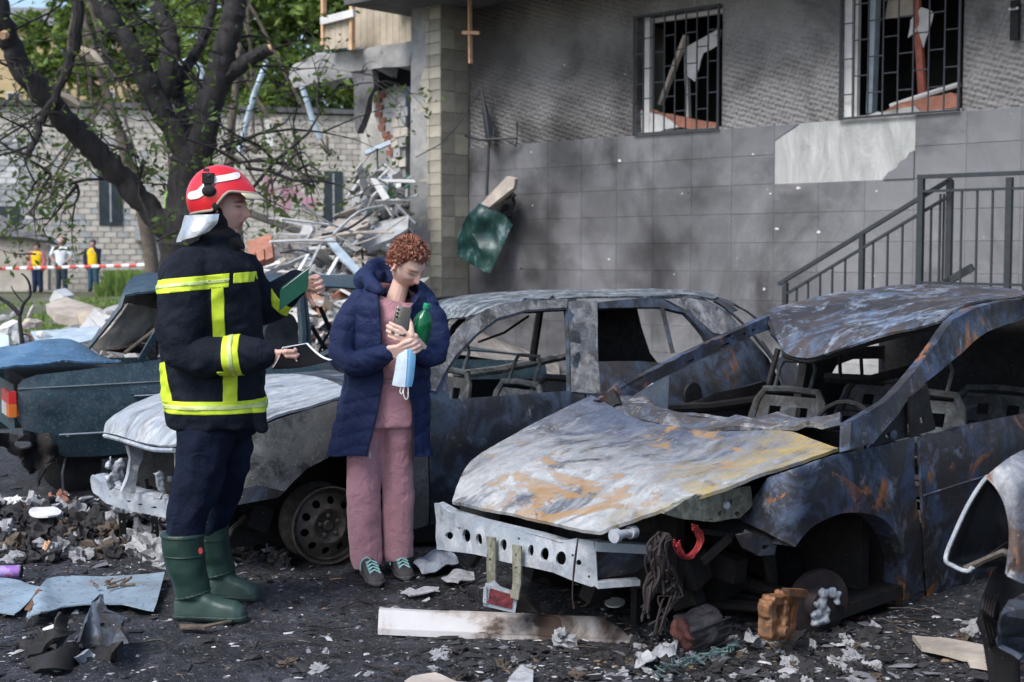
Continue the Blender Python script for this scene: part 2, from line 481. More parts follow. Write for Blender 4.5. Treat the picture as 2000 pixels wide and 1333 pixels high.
hh = t.math('ADD', t.math('MULTIPLY', t.math('MULTIPLY', a, b), .55), t.math('MULTIPLY', t.voro(18, t.map(scale=(1.1, .02, 1.25), rot=(0, .5, 0)), 'F1'), -1.5))
n = t.noise(.8, 7, .65, .8); n2 = t.noise(.75, 6, .62, .9, t.map(loc=(0, 0, 3)))
c = t.ramp(n, [(.3, (.17, .165, .16)), (.7, (.27, .265, .26))])
c = t.mix(t.math('MULTIPLY', t.th(n2, .50, .68), .85), c, (.045, .043, .042))
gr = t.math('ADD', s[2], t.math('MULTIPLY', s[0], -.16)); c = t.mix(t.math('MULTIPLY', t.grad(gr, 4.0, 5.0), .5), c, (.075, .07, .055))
c = t.mix(t.th(t.noise(9, 4, .6), .735, .76), c, (.02, .02, .02))
c = soot_shade_on(t, c)
M['relief'] = t.out(c, .85, 0, hh, .6, .03, .3)
t = NT('bare_mortar'); v = t.map(scale=(3, 1, .8)); n = t.noise(1.4, 8, .7, .8, v); c = t.ramp(n, [(.3, (.24, .245, .23)), (.5, (.36, .37, .36)), (.7, (.55, .56, .55))])
M['mortar'] = t.out(c, .9, 0, t.noise(30, 6, .7), .5, .01)
t = NT('grout'); M['grout'] = t.out(soot_shade_on(t, t.ramp(t.noise(2, 5), [(.3, (.20, .20, .21)), (.7, (.28, .28, .29))])), .9)
M['cream'] = plain('cream_tile', (.36, .335, .27), .55, 0, .3, 3, .2, .003)
M['cream_shade'] = plain('cream_tile_shaded', (.25, .235, .195), .6, 0, .35, 3, .2, .003)  # darker copy of the cream, paints shade on the pier's side face
M['concrete'] = plain('raw_concrete', (.28, .28, .275), .9, 0, .4, 3, .7, .012)
M['concdark'] = plain('sooted_concrete', (.10, .10, .105), .9, 0, .5, 3, .7, .012)
M['white'] = plain('dusty_white', (.58, .58, .57), .7, 0, .2, 4, .3, .004)
M['black'] = plain('soot_black', (.012, .012, .013), .85, 0, .5, 8, .5, .008)
M['iron'] = plain('grey_iron', (.032, .037, .044), .5, .2, .25, 18, .25, .002)
M['wood'] = plain('fresh_wood', (.55, .34, .20), .75, 0, .3, 9, .3, .003)
M['palewood'] = plain('pale_board', (.40, .345, .265), .8, 0, .25, 4, .3, .003)
M['brick'] = plain('red_brick', (.32, .145, .10), .9, 0, .35, 7, .6, .008)
M['silicate'] = plain('silicate_brick', (.47, .435, .385), .9, 0, .25, 1.5, .5, .006)
M['silicate2'] = plain('silicate_brick_stained', (.39, .355, .31), .9, 0, .3, 1.5, .5, .006)
M['bluegrey'] = plain('blue_grey_sheet', (.36, .44, .50), .5, .1, .3, 5, .3, .004)
M['green'] = plain('green_enamel', (.03, .20, .12), .5, 0, .4, 6, .3, .004)
M['tan'] = plain('tan_board', (.42, .37, .32), .9, 0, .25, 5, .4, .005)
M['grey'] = plain('grey_board', (.33, .34, .345), .85, 0, .3, 5, .4, .005)
M['darkglass'] = plain('dark_glass', (.03, .04, .05), .15, 0, .3, 3, .05, .001)
M['plasterint'] = plain('room_plaster', (.40, .39, .36), .9, 0, .3, 2, .5, .01)
t = NT('green_scratched'); n = t.noise(3, 9, .75, .7, t.map(scale=(1, 1, 1), rot=(.3, .5, .6), ) if False else t.map(scale=(2.2, 2.2, .6), rot=(.1, .35, .2))); c = t.ramp(n, [(.42, (.008, .03, .028)), (.54, (.018, .062, .058)), (.62, (.17, .24, .235)), (.72, (.025, .06, .058))])
M['greenscr'] = t.out(c, .35, .1, n, .3, .01)

# ---- the grey apartment building on the right
WRZ = math.atan2(-.677, .736)
WO = Vector((1.74, 15.5, 0))
WX, WY = Vector((.736, -.677, 0)).normalized(), Vector((.677, .736, 0)).normalized()
def wpt(px, py, y=0.0):
    d = ray(px, py); k = (WO + WY * y - CAMP).dot(WY) / d.dot(WY); p = CAMP + d * k - WO
    return Vector((p.dot(WX), p.dot(WY), p.z + 0))
bld = thing('apartment_building', 'grey tiled apartment building with two barred broken windows behind the burnt cars', 'building', WO, WRZ)
X0, X1, ZT = -3.12, 7.0, 4.62
W1 = (-.452, .722, 2.875, 4.23); W2 = (2.178, 3.462, 2.877, 4.30)
mb = MB()
def wbox(x0, x1, z0, z1, y0=.03, y1=.36): mb.box(((x0 + x1) / 2, (y0 + y1) / 2, (z0 + z1) / 2), (x1 - x0, y1 - y0, z1 - z0))
wbox(X0, X1, -.1, W1[2]); wbox(X0, W1[0], W1[2], ZT + 2.5); wbox(W1[1], W2[0], W1[2], ZT + 2.5); wbox(W2[1], X1, W1[2], ZT + 2.5)
wbox(W1[0], W1[1], W1[3], ZT + 2.5); wbox(W2[0], W2[1], W2[3], ZT + 2.5)
mb.build('wall', M['relief'], bld, smooth=False)
# room behind the windows
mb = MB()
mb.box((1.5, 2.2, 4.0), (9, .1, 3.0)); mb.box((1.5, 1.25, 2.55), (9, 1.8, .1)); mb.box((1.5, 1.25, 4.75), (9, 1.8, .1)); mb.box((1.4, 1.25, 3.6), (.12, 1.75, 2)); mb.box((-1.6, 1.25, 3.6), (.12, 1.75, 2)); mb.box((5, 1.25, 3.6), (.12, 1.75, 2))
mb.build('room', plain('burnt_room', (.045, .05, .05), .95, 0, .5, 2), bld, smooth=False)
# facing tiles of the lower wall
tile_me = {}
TW, THT, GX, GZ = .53, .31, -.184 - .53 * 6, .088
def tile_mesh(w, h, d=.027):
    k = (round(w, 3), round(h, 3))
    if k not in tile_me:
        m_ = MB(); b_ = .003
        r0 = [(-w / 2, 0, -h / 2), (w / 2, 0, -h / 2), (w / 2, 0, h / 2), (-w / 2, 0, h / 2)]
        r1 = [(x, -d + b_, z) for x, y, z in r0]; r2 = [(x - math.copysign(b_, x), -d, z - math.copysign(b_, z)) for x, y, z in r0]
        m_.loft([[Vector(p) for p in r] for r in (r0, r1, r2)])
        me = m_.mesh('tile'); bm = bmesh.new(); bm.from_mesh(me); bmesh.ops.recalc_face_normals(bm, faces=bm.faces); bm.to_mesh(me); bm.free(); me.materials.append(M['tile']); tile_me[k] = me
    return tile_me[k]
for r in range(9):
    for c in range(20):
        x0, x1 = GX + c * TW, GX + (c + 1) * TW
        z0 = GZ + r * THT; z1 = z0 + THT
        if x1 < X0 + .05 or x0 > X1: continue
        x0 = max(x0, X0 + .002)
        cc = c - 9
        if r >= 7 and 0 <= cc <= 2: continue
        o = bpy.data.objects.new('tile', tile_mesh(x1 - x0 - .004, THT - .004)); col.objects.link(o); o.parent = bld
        o.location = ((x0 + x1) / 2, .029, (z0 + z1) / 2); o.rotation_euler = (rng.uniform(-.004, .004), 0, rng.uniform(-.004, .004))
PX0 = GX + 9 * TW; PZ0 = GZ + 7 * THT
def wallfn(y): return lambda x, z: Vector((x, y, z))
panel('bare_patch', [(PX0 - .01, PZ0 - .01), (PX0 + 3 * TW, PZ0 - .01), (PX0 + 3 * TW, PZ0 + 2 * THT), (PX0, PZ0 + 2 * THT)], [], wallfn(.021), .12, M['mortar'], bld, .006, .006, 9, 3)
panel('tile', [(PX0, PZ0 + 2 * THT - .004), (PX0 + .29, PZ0 + 2 * THT - .004), (PX0, PZ0 + 2 * THT - .16)], [], wallfn(.004), .2, M['tile'], bld, .02)
jag = [(PX0 + 3 * TW, PZ0), (PX0 + 3 * TW, PZ0 + .27), (PX0 + 3 * TW - .05, PZ0 + .25), (PX0 + 3 * TW - .08, PZ0 + .2), (PX0 + 3 * TW - .15, PZ0 + .17), (PX0 + 3 * TW - .18, PZ0 + .11), (PX0 + 3 * TW - .27, PZ0 + .07), (PX0 + 3 * TW - .33, PZ0)]
panel('tile', jag, [], wallfn(.004), .2, M['tile'], bld, .02)
panel('grout', [(X0, .0), (X1, .0), (X1, 2.878), (PX0 + 3 * TW, 2.878), (PX0 + 3 * TW, PZ0), (PX0, PZ0), (PX0, 2.878), (X0, 2.878)], [], wallfn(.0125), .6, M['grout'], bld, .004, smooth=False)
for i in range(70):      # shrapnel chips bitten out of the facing
    x, z = rng.uniform(-2.8, 4.6), rng.uniform(1.0, 2.8) if rng.random() < .8 else rng.uniform(2.9, 4.3)
    r_ = rng.choice((.008, .010, .014, .018, .024)) * (.8 if z > 2.9 else 1)
    pts = [(x + r_ * rng.uniform(.3, 1.7) * math.cos(a), z + r_ * rng.uniform(.2, 1.0) * math.sin(a)) for a in [k * 2 * PI / 7 for k in range(7)]]
    if rng.random() < .5: panel('chip', pts, [], wallfn(-.0012 if z < 2.88 else .027), .1, M['white'] if rng.random() < .7 else M['black'], bld, .002, smooth=False)
# tiled pier standing forward of the wall
PD, PW = .483, .563
mb = MB(); mb.box((X0 - PW / 2, -PD / 2 + .17, 3.5), (PW - .04, PD + .33, 7.2)); mb.build('pier', M['concrete'], bld, smooth=False)
def facing(n_u, n_v, du, dv, place, mats, rz, skip=.03):
    k = (round(du, 3), round(dv, 3), 'f')
    for i in range(n_u):
        for j in range(n_v):
            if rng.random() < skip: continue
            me = tile_mesh(du - .006, dv - .006, .018)
            o = bpy.data.objects.new('tile', me); col.objects.link(o); o.parent = bld
            o.location = place((i + .5) * du, (j + .5) * dv); o.rotation_euler = (rng.uniform(-.006, .006), rng.uniform(-.006, .006), rz + rng.uniform(-.006, .006))
            o.material_slots[0].link = 'OBJECT'; o.material_slots[0].material = rng.choice(mats)
facing(2, 19, .24, .262, lambda a, b: (X0 - .021, -PD + .003 + a, b - .1), [M['cream_shade']] * 3 + [M['cream']], PI / 2)
facing(2, 34, .205, .147, lambda a, b: (X0 - .41 + a, -PD + .003, b - .1), [M['cream'], M['cream'], M['cream_shade']], 0, .02)
# balcony slab over the wall
mb = MB(); mb.box((1.45, -.62, ZT + .10), (11, 1.3, .18)); mb.build('balcony_slab', M['concdark'], bld, smooth=False)
mb = MB(); mb.box((-4.1 + .1, -.35, ZT + .75), (.06, .06, 1.2)); mb.box((1.45, -1.22, ZT + .75), (11, .05, 1.0)); mb.build('balcony_parapet', M['grey'], bld, smooth=False)

# ---- window grilles, each with its bars
def window(spec, label, seed):
    x0, x1, z0, z1 = spec; r = random.Random(seed)
    w = thing('barred_window', label, 'window', WO + WX * ((x0 + x1) / 2) + Vector((0, 0, z0)), WRZ, 'barred windows')
    hw = (x1 - x0) / 2; h = z1 - z0
    m_ = MB()
    for a, b in (((-hw + .012, -.03, 0), (-hw + .012, -.03, h)), ((hw - .012, -.03, 0), (hw - .012, -.03, h)), ((-hw, -.03, .012), (hw, -.03, .012)), ((-hw, -.03, h - .012), (hw, -.03, h - .012))):
        m_.bar(a, b, .022, .022)
    m_.build('grille_frame', M['iron'], w, smooth=False)
    nb = 8
    for i in range(1, nb):
        x = -hw + 2 * hw * i / nb
        m_ = MB(); m_.bar((x, -.03, .012), (x, -.03, h - .012), .013, .013); m_.build('bar', M['iron'], w, smooth=False)
    for i in range(nb):
        n_ = 4
        for j in range(1, n_):
            z = h * (j + (.5 if i % 2 else 0) - .3) / n_
            if z > h - .05 or z < .05: continue
            xa = -hw + 2 * hw * i / nb; xb = xa + 2 * hw / nb
            m_ = MB(); m_.bar((xa, -.03, z), (xb, -.03, z), .012, .012); m_.build('cross_bar', M['iron'], w, smooth=False)
    m_ = MB(); m_.box((-hw + .09, .14, h / 2), (.07, .06, h - .02)); m_.box((hw - .03, .2, h / 2), (.05, .06, h - .02)); m_.box((0, .2, h - .04), (2 * hw - .1, .06, .05)); m_.build('window_frame', M['white'], w, smooth=False)
    m_ = MB(); m_.box((0, .19, .02), (2 * hw - .02, .30, .03)); m_.build('sill', M['mortar'], w, smooth=False)
    return w
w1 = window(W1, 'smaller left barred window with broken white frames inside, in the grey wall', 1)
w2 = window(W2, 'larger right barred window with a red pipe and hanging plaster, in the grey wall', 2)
def wbar(name, pts, r, mat, par, y, flat=None):
    m_ = MB(); P = [wpt(a, b, y) for a, b in pts]; loc = par.location
    Q = []
    for p in P:
        q = WO + WX * p.x + WY * p.y + Vector((0, 0, p.z)) - loc; Q.append(Vector((q.dot(WX), q.dot(WY), q.z)))
    if len(Q) == 2: m_.bar(Q[0], Q[1], r * 2, r * 1.2)
    else: m_.tube(Q, r, 7)
    return m_.build(name, mat, par, ang=30)
def wsheet(name, poly, y, mat, par, amp=.03, th=.015, tilt=0, seed=1):
    loc = par.location
    def fn(a, b):
        p = wpt(a, b, y + tilt * (a - poly[0][0]) / 100); q = WO + WX * p.x + WY * p.y + Vector((0, 0, p.z)) - loc; return Vector((q.dot(WX), q.dot(WY), q.z))
    return panel(name, poly, [], fn, 14, mat, par, th, amp, 9, seed)
wbar('broken_frame', [(1290, 205), (1340, 70)], .035, M['tan'], w1, .35); wbar('broken_frame', [(1340, 70), (1345, 230)], .03, M['white'], w1, .5)
wbar('broken_frame', [(1330, 105), (1408, 62)], .04, M['white'], w1, .45); wsheet('torn_plaster', [(1340, 95), (1375, 75), (1408, 70), (1405, 88), (1375, 105), (1358, 160), (1345, 150)], .42, M['white'], w1, .03)
wsheet('brick_debris', [(1258, 208), (1300, 222), (1405, 242), (1405, 253), (1340, 252), (1258, 225)], .2, M['brick'], w1, .03, .05); wsheet('plaster_debris', [(1255, 215), (1300, 228), (1330, 250), (1258, 262)], .17, M['white'], w1, .03, .05)
wsheet('room_wall_strip', [(1255, 40), (1300, 60), (1300, 215), (1258, 225)], .9, M['plasterint'], w1, .02)
wbar('red_pipe', [(1790, -10), (1795, 80), (1802, 185)], .045, plain('rusty_pipe', (.42, .13, .09), .7, 0, .4, 8), w2, .4)
wsheet('torn_plaster', [(1735, -5), (1790, -5), (1800, 30), (1760, 35), (1730, 38)], .5, M['tan'], w2, .04); wsheet('torn_plaster', [(1800, 15), (1825, 25), (1815, 60), (1805, 95), (1795, 60), (1775, 75), (1780, 40)], .38, M['white'], w2, .03)
wbar('white_jamb', [(1664, -5), (1662, 230)], .07, M['white'], w2, .12); wbar('blue_jamb', [(1710, -5), (1702, 222)], .055, M['bluegrey'], w2, .35)
wsheet('brick_debris', [(1720, 222), (1760, 205), (1830, 188), (1876, 182), (1876, 214), (1800, 222)], .2, M['brick'], w2, .04, .05); wbar('fallen_lath', [(1740, 208), (1800, 188), (1875, 165)], .03, M['white'], w2, .25)
wsheet('plaster_debris', [(1690, 226), (1790, 208), (1800, 222), (1700, 232)], .14, M['mortar'], w2, .02, .04)

# ---- stair railing (posts, rails, balusters)
RY = -1.35
rail = thing('stair_railing', 'dark grey metal stair railing with thin balusters in front of the grey wall', 'railing', WO + WY * RY, WRZ)
def rp(px, py, y=RY): p = wpt(px, py, y); return Vector((p.x, p.y - RY, p.z))
def rbar(name, a, b, w, h):
    m_ = MB(); m_.bar(a, b, w, h); return m_.build(name, M['iron'], rail, smooth=False)
A, B = rp(1522, 555), rp(1858, 350)
rbar('handrail', A, B, .05, .032); A2, B2 = rp(1535, 575), rp(1856, 382)
rbar('rail', A2, B2, .035, .022); drop = B.z - 1.12
rbar('stringer', rp(1520, 745), rp(1900, 522), .05, .06)
for px, top, w in ((1534, 552, .045), (1684, 458, .045), (1856, 352, .05)):
    a = rp(px, top); rbar('post', (a.x, a.y, a.z - (1.0 if px < 1800 else 2.0)), a, w, w)
for px in (1558, 1582, 1607, 1632, 1658, 1713, 1741, 1769, 1797, 1822, 1838):
    k = (px - 1535) / (1856 - 1535); a = A2.lerp(B2, k); rbar('baluster', (a.x, a.y, a.z - .85), a, .016, .016)
C_, D_ = rp(1804, 347), rp(2140, 334)
rbar('handrail', C_ + Vector((0, -.1, 0)), D_ + Vector((0, -.1, 0)), .055, .035); E_, F_ = rp(1806, 375), rp(2140, 365)
rbar('rail', E_ + Vector((0, -.1, 0)), F_ + Vector((0, -.1, 0)), .035, .022); rbar('rail', rp(1806, 552) + Vector((0, -.1, 0)), rp(2140, 560) + Vector((0, -.1, 0)), .035, .022)
for px in (1810, 1982, 2130): a = rp(px, 348) + Vector((0, -.1, 0)); rbar('post', (a.x, a.y, a.z - 1.6), a, .05, .05)
for px in (1889, 1919, 1949, 2012, 2042, 2072, 2100): a = rp(px, 373) + Vector((0, -.1, 0)); rbar('baluster', (a.x, a.y, a.z - .93), a, .016, .016)
for px in (1822, 1829, 1836, 1844): a = rp(px, 378); rbar('baluster', (a.x, a.y + .15, a.z - .95), (a.x, a.y + .15, a.z), .016, .016)
st = thing('entrance_stairs', 'grey concrete entrance stairs under the metal railing', 'stairs', WO, WRZ)
for i in range(7):
    m_ = MB(); x = 1.75 + i * .30; m_.box((x + 1.5, -.72, .085 + i * .17), (3.0 - i * .0, 1.25, .168)); m_.build('step', M['concrete'], st, smooth=False)

# ---- things hanging on the wall
def at_wall(p): return WO + WX * p.x + WY * p.y + Vector((0, 0, p.z))
hp = thing('hanging_panel', 'dented green metal panel hanging askew on the wall with a pale stone slab on top', 'panel', at_wall(wpt(950, 440, -.2)), WRZ)
def hfn(y, tilt=0.0, bulge=0.0):
    def fn(a, b):
        yy = y + tilt * (a - 950) / 60 + bulge * (1 - ((a - 950) / 60) ** 2); p = wpt(a, b, yy); q = at_wall(p) - hp.location; return Vector((q.dot(WX), q.dot(WY), q.z))
    return fn
panel('green_sheet', [(936, 398), (985, 420), (1000, 440), (978, 490), (958, 535), (925, 520), (890, 497), (893, 460), (908, 430)], [], hfn(-.25, .12, -.12), 9, M['greenscr'], hp, .02, .09, 5, 2, .02)
panel('stone_slab', [(940, 398), (990, 345), (1006, 350), (1002, 368), (955, 405)], [], hfn(-.38), 9, M['tan'], hp, .07, .015, 12, 1)
panel('torn_lining', [(945, 402), (990, 368), (1006, 380), (998, 430), (980, 425), (960, 412)], [], hfn(-.2, .05), 7, M['black'], hp, .03, .09, 14, 5)
br = thing('wall_bracket', 'bent dark metal bracket arm on a thin post fixed to the grey wall', 'bracket', at_wall(wpt(955, 270, -.1)), WRZ)
def bfn(px, py, y): q = at_wall(wpt(px, py, y)) - br.location; return Vector((q.dot(WX), q.dot(WY), q.z))
for nm, pts, r in (('post', [(940, 175, -.15), (948, 220, -.2), (955, 270, -.2), (953, 330, -.2), (951, 382, -.2)], .018), ('arm', [(907, 265, -.45), (935, 274, -.3), (1010, 270, -.1), (1010, 240, -.05)], .016), ('brace', [(1010, 270, -.06), (1008, 286, -.06), (990, 275, -.1)], .012), ('wire', [(940, 178, -.15), (920, 205, -.35), (895, 245, -.5), (860, 282, -.6), (812, 308, -.62)], .007)):
    m_ = MB(); m_.tube([bfn(*p) for p in pts], r, 6); m_.build(nm, M['iron'], br)
panel('mesh_flag', [(940, 180), (962, 240), (960, 290), (948, 275)], [], lambda a, b: bfn(a, b, -.12), 12, M['iron'], br, .006, .02, 8)
wc = thing('wooden_lath_cross', 'pale wooden lath cross hanging down under the balcony slab', 'lath', at_wall(wpt(917, 0, -.55)), WRZ)
def cfn(px, py, y=-.55): q = at_wall(wpt(px, py, y)) - wc.location; return Vector((q.dot(WX), q.dot(WY), q.z))
m_ = MB(); m_.bar(cfn(917, -25), cfn(919, 124), .05, .025); m_.build('upright', M['wood'], wc, smooth=False)
m_ = MB(); m_.bar(cfn(903, 64, -.58), cfn(936, 65, -.58), .025, .04); m_.build('crosspiece', M['wood'], wc, smooth=False)
fx = thing('wall_lamp_fixture', 'small black fixture on the wall at the top right corner', 'fixture', at_wall(wpt(1983, 40, -.05)), WRZ)
m_ = MB(); m_.box((0, 0, 0), (.075, .06, .36)); m_.box((0, -.035, .12), (.05, .03, .05)); m_.build('body', M['black'], fx, smooth=False)
m_ = MB(); m_.box((0, -.04, .1), (.085, .02, .02)); m_.build('clip', M['white'], fx, smooth=False)
# ============================================================= DAMAGED WING, RUBBLE
def wmap(th, y, tilt=0.0):
    def fn(a, b, yy=None):
        q = at_wall(wpt(a, b, y if yy is None else yy)) - th.location; return Vector((q.dot(WX), q.dot(WY), q.z))
    return fn
dw = thing('collapsed_wing', 'torn open wing of the building with a sagging concrete slab and cream boarded upper wall', 'building', at_wall(Vector((-4.2, 0, 0))), WRZ)
f0 = wmap(dw, -.3)
panel('sagging_slab', [(562, 150), (570, 128), (600, 112), (690, 98), (804, 80), (804, 128), (760, 132), (715, 136), (690, 150), (640, 158), (600, 166), (575, 172)], [], f0, 9, M['concrete'], dw, .3, .06, 5, 4, .02)
panel('broken_beam', [(690, 140), (725, 136), (728, 170), (712, 215), (700, 262), (690, 230)], [], wmap(dw, -.32), 9, M['concdark'], dw, .12, .05, 6, 2)
panel('soffit', [(715, 130), (806, 120), (806, 170), (770, 168), (740, 180), (715, 160)], [], wmap(dw, .25), 12, M['black'], dw, .1, .03, 6, 2)
mb = MB(); mb.box((-.30, .2, 1.75), (.20, .22, 3.8)); mb.build('column', M['concrete'], dw, smooth=False)
bme = None
for j in range(27):
    for i in range(2):
        if rng.random() < .12: continue
        me = tile_mesh(.15 - .01, .135 - .01, .03)
        o = bpy.data.objects.new('brick', me); col.objects.link(o); o.parent = dw; o.location = (-.385 + i * .15 + (.04 if j % 2 else 0), .088, .06 + j * .135); o.rotation_euler = (rng.uniform(-.03, .03), 0, rng.uniform(-.05, .05))
        o.material_slots[0].link = 'OBJECT'; o.material_slots[0].material = rng.choice([M['silicate'], M['mortar'], M['grey']])
panel('back_wall', [(715, 165), (812, 150), (812, 480), (715, 480)], [], wmap(dw, 1.2), 30, M['plasterint'], dw, .1, .02, 3)
panel('broken_partition', [(740, 190), (760, 172), (806, 158), (808, 330), (786, 345), (775, 300), (756, 262), (748, 225)], [], wmap(dw, .5), 9, M['white'], dw, .14, .03, 6, 3)
for k, (a, b) in enumerate([(742, 196), (750, 186), (746, 210), (744, 224), (752, 236), (750, 250), (758, 264), (762, 276), (770, 288), (766, 300), (776, 312), (782, 322), (774, 330), (786, 340), (780, 300), (790, 320), (792, 345), (770, 270), (788, 305)]):
    m_ = MB(); m_.box((0, 0, 0), (.13, .12, .075), Matrix.Rotation(rng.uniform(-.3, .3), 3, 'Y')); o = m_.build('brick', M['brick'], dw, smooth=False); o.location = wmap(dw, .38)(a, b)
# upper boarded wall above the slab
for i in range(10):
    a = 692 + i * 12.6
    panel('board', [(a, -25), (a + 12, -25), (a + 12, 94 - i * 1.2), (a, 99 - i * 1.2)], [(a + 1, -20), (a + 11, -20), (a + 11, 18), (a + 1, 20)] and [], wmap(dw, -.15), 60, rng.choice([M['palewood'], M['palewood'], M['cream']]), dw, .05, smooth=False)
for i in range(5):
    a = 632 + i * 11.6
    panel('balcony_board', [(a, 45 - i * 1.5), (a + 11, 43 - i * 1.5), (a + 11, 96 - i), (a, 98 - i)], [], wmap(dw, -.5), 60, M['palewood'], dw, .04, smooth=False)
m_ = MB(); m_.bar(f0(628, 42, -.55), f0(692, 26, -.55), .05, .10); m_.build('balcony_rail', M['white'], dw, smooth=False)
for a in (632, 688): m_ = MB(); m_.bar(f0(a, -30, -.5), f0(a, 98, -.5), .06, .05); m_.build('balcony_post', M['wood'], dw, smooth=False)
panel('upper_window', [(765, -25), (804, -25), (804, 20), (768, 24)], [], wmap(dw, -.28), 40, M['darkglass'], dw, .03); m_ = MB(); m_.bar(f0(768, -25, -.3), f0(770, 24, -.3), .05, .05); m_.build('window_frame', M['bluegrey'], dw, smooth=False)
panel('plaster_edge', [(804, -25), (830, -25), (836, 480), (800, 480)], [], wmap(dw, -.50), 30, M['concrete'], dw, .05, .008, 8, 3)

# rubble heap: a mound plus pieces one can pick out
RC = Vector((-2.6, 15.6, 0))
def mound_z(x, y):
    d = ((x - RC.x) / 2.6) ** 2 + ((y - RC.y - .6) / 2.2) ** 2
    z = 1.32 * math.exp(-d * 1.05); d2 = ((x + 1.9) / .9) ** 2 + ((y - 17.9) / 1.0) ** 2; z += .9 * math.exp(-d2)
    d3 = ((x + 4.6) / 2.6) ** 2 + ((y - 18.5) / 2.0) ** 2; z += .55 * math.exp(-d3)
    return z + .06 * noise.noise((x * 2.5, y * 2.5, 0)) - .06
t = NT('rubble_dust'); n = t.noise(3, 8, .75, .4); c = t.ramp(n, [(.3, (.09, .085, .08)), (.5, (.25, .23, .21)), (.7, (.45, .43, .40))]); M['rubble'] = t.out(c, .95, 0, t.noise(18, 7, .75), .9, .04)
G = [[(x, y, mound_z(x, y) + ground_z(x, y)) for x in [-8 + .14 * i for i in range(62)]] for y in [12.6 + .14 * j for j in range(58)]]
tag(MB().grid(G).build('rubble_mound', M['rubble']), kind='structure')
def chunk_mesh(seed, flat=.5):
    r = random.Random(seed); m_ = MB(); n = 8
    rings = []
    for z, k in ((-.5, .75), (-.3, 1), (.25, .95), (.5, .6)):
        rings.append([Vector((k * .5 * math.cos(2 * PI * i / n + r.uniform(-.25, .25)) * r.uniform(.75, 1.1), k * .5 * math.sin(2 * PI * i / n) * r.uniform(.75, 1.1), z * flat + r.uniform(-.06, .06))) for i in range(n)])
    return m_.loft(rings)
chunk_me = []
for s_ in range(5):
    m_ = chunk_mesh(s_, .6); me = m_.mesh('chunk'); bm = bmesh.new(); bm.from_mesh(me); bmesh.ops.recalc_face_normals(bm, faces=bm.faces); bm.to_mesh(me); bm.free(); me.materials.append(M['concrete']); chunk_me.append(me)
slab_me = []
for s_ in range(4):
    r = random.Random(s_ + 40); m_ = MB(); pts = [(-.5, -.5), (-.1, -.55), (.5, -.45), (.45, .1), (.52, .5), (0, .42), (-.48, .5)]
    pts = [(a + r.uniform(-.1, .1), b + r.uniform(-.1, .1)) for a, b in pts]
    m_.loft([[Vector((a, b, z)) for a, b in pts] for z in (-.5, .5)]); me = m_.mesh('slab'); bm = bmesh.new(); bm.from_mesh(me); bmesh.ops.recalc_face_normals(bm, faces=bm.faces); bm.to_mesh(me); bm.free(); me.materials.append(M['white']); slab_me.append(me)
CN = {}
def piece(name, me, loc, dims, rot, mat, label, cat, group):
    if '{' in label:
        cn = {'white': 'white', 'concrete': 'grey concrete', 'tan': 'tan', 'grey': 'grey', 'bluegrey': 'pale blue', 'brick': 'red', 'concdark': 'sooty dark'}[next(k for k, v in M.items() if v is mat)]
        big = max(dims); pz = (loc[0] + 2.9); label = label.format(d=('large' if big > .42 else 'medium' if big > .2 else 'small') + ' ' + cn, p=('left' if pz < -.8 else 'right' if pz > .8 else 'middle') + ' ' + ('top' if loc[2] > .95 else 'slope' if loc[2] > .45 else 'foot'))
    o = bpy.data.objects.new(name, me); col.objects.link(o); o.location = loc; o.scale = dims; o.rotation_euler = rot
    o.material_slots[0].link = 'OBJECT'; o.material_slots[0].material = mat
    return tag(o, label, cat, group)
PAL = [('concrete_chunk', '{d} chunk at the {p} of the rubble heap behind the woman', 'concrete chunk', ['concrete', 'concrete', 'tan']), ('board_piece', '{d} broken board at the {p} of the rubble heap behind the woman', 'board', ['white', 'grey', 'white', 'tan', 'bluegrey']), ('loose_brick', 'loose {d} brick at the {p} of the rubble heap behind the woman', 'brick', ['brick'])]
for i in range(185):
    x = rng.gauss(-2.9, 1.3); y = rng.gauss(15.2, 1.2)
    if not (-6.5 < x < -.9 and 13 < y < 18.5): continue
    z = mound_z(x, y) + ground_z(x, y); k = rng.choices((0, 1, 2), (.42, .5, .08))[0]; nm, lb, ct, ms = PAL[k]
    sz = rng.uniform(.10, .32)
    if k == 0: piece(nm, rng.choice(chunk_me), (x, y, z + sz * .2), (sz, sz * rng.uniform(.6, 1), sz * rng.uniform(.5, .9)), (rng.uniform(-.5, .5), rng.uniform(-.5, .5), rng.uniform(0, 6)), M[rng.choice(ms)], lb, ct, 'rubble heap chunks')
    elif k == 1: piece(nm, rng.choice(slab_me), (x, y, z + .06), (sz * rng.uniform(1, 3.2), sz * rng.uniform(.4, 1), rng.uniform(.02, .05)), (rng.uniform(-.6, .6), rng.uniform(-.5, .5), rng.uniform(0, 6)), M[rng.choice(ms)], lb, ct, 'rubble heap boards')
    else: piece(nm, rng.choice(slab_me), (x, y, z + .05), (.25, .12, .075), (rng.uniform(-.4, .4), rng.uniform(-.4, .4), rng.uniform(0, 6)), M['brick'], lb, ct, 'rubble heap bricks')
fr = MB(); fc = []
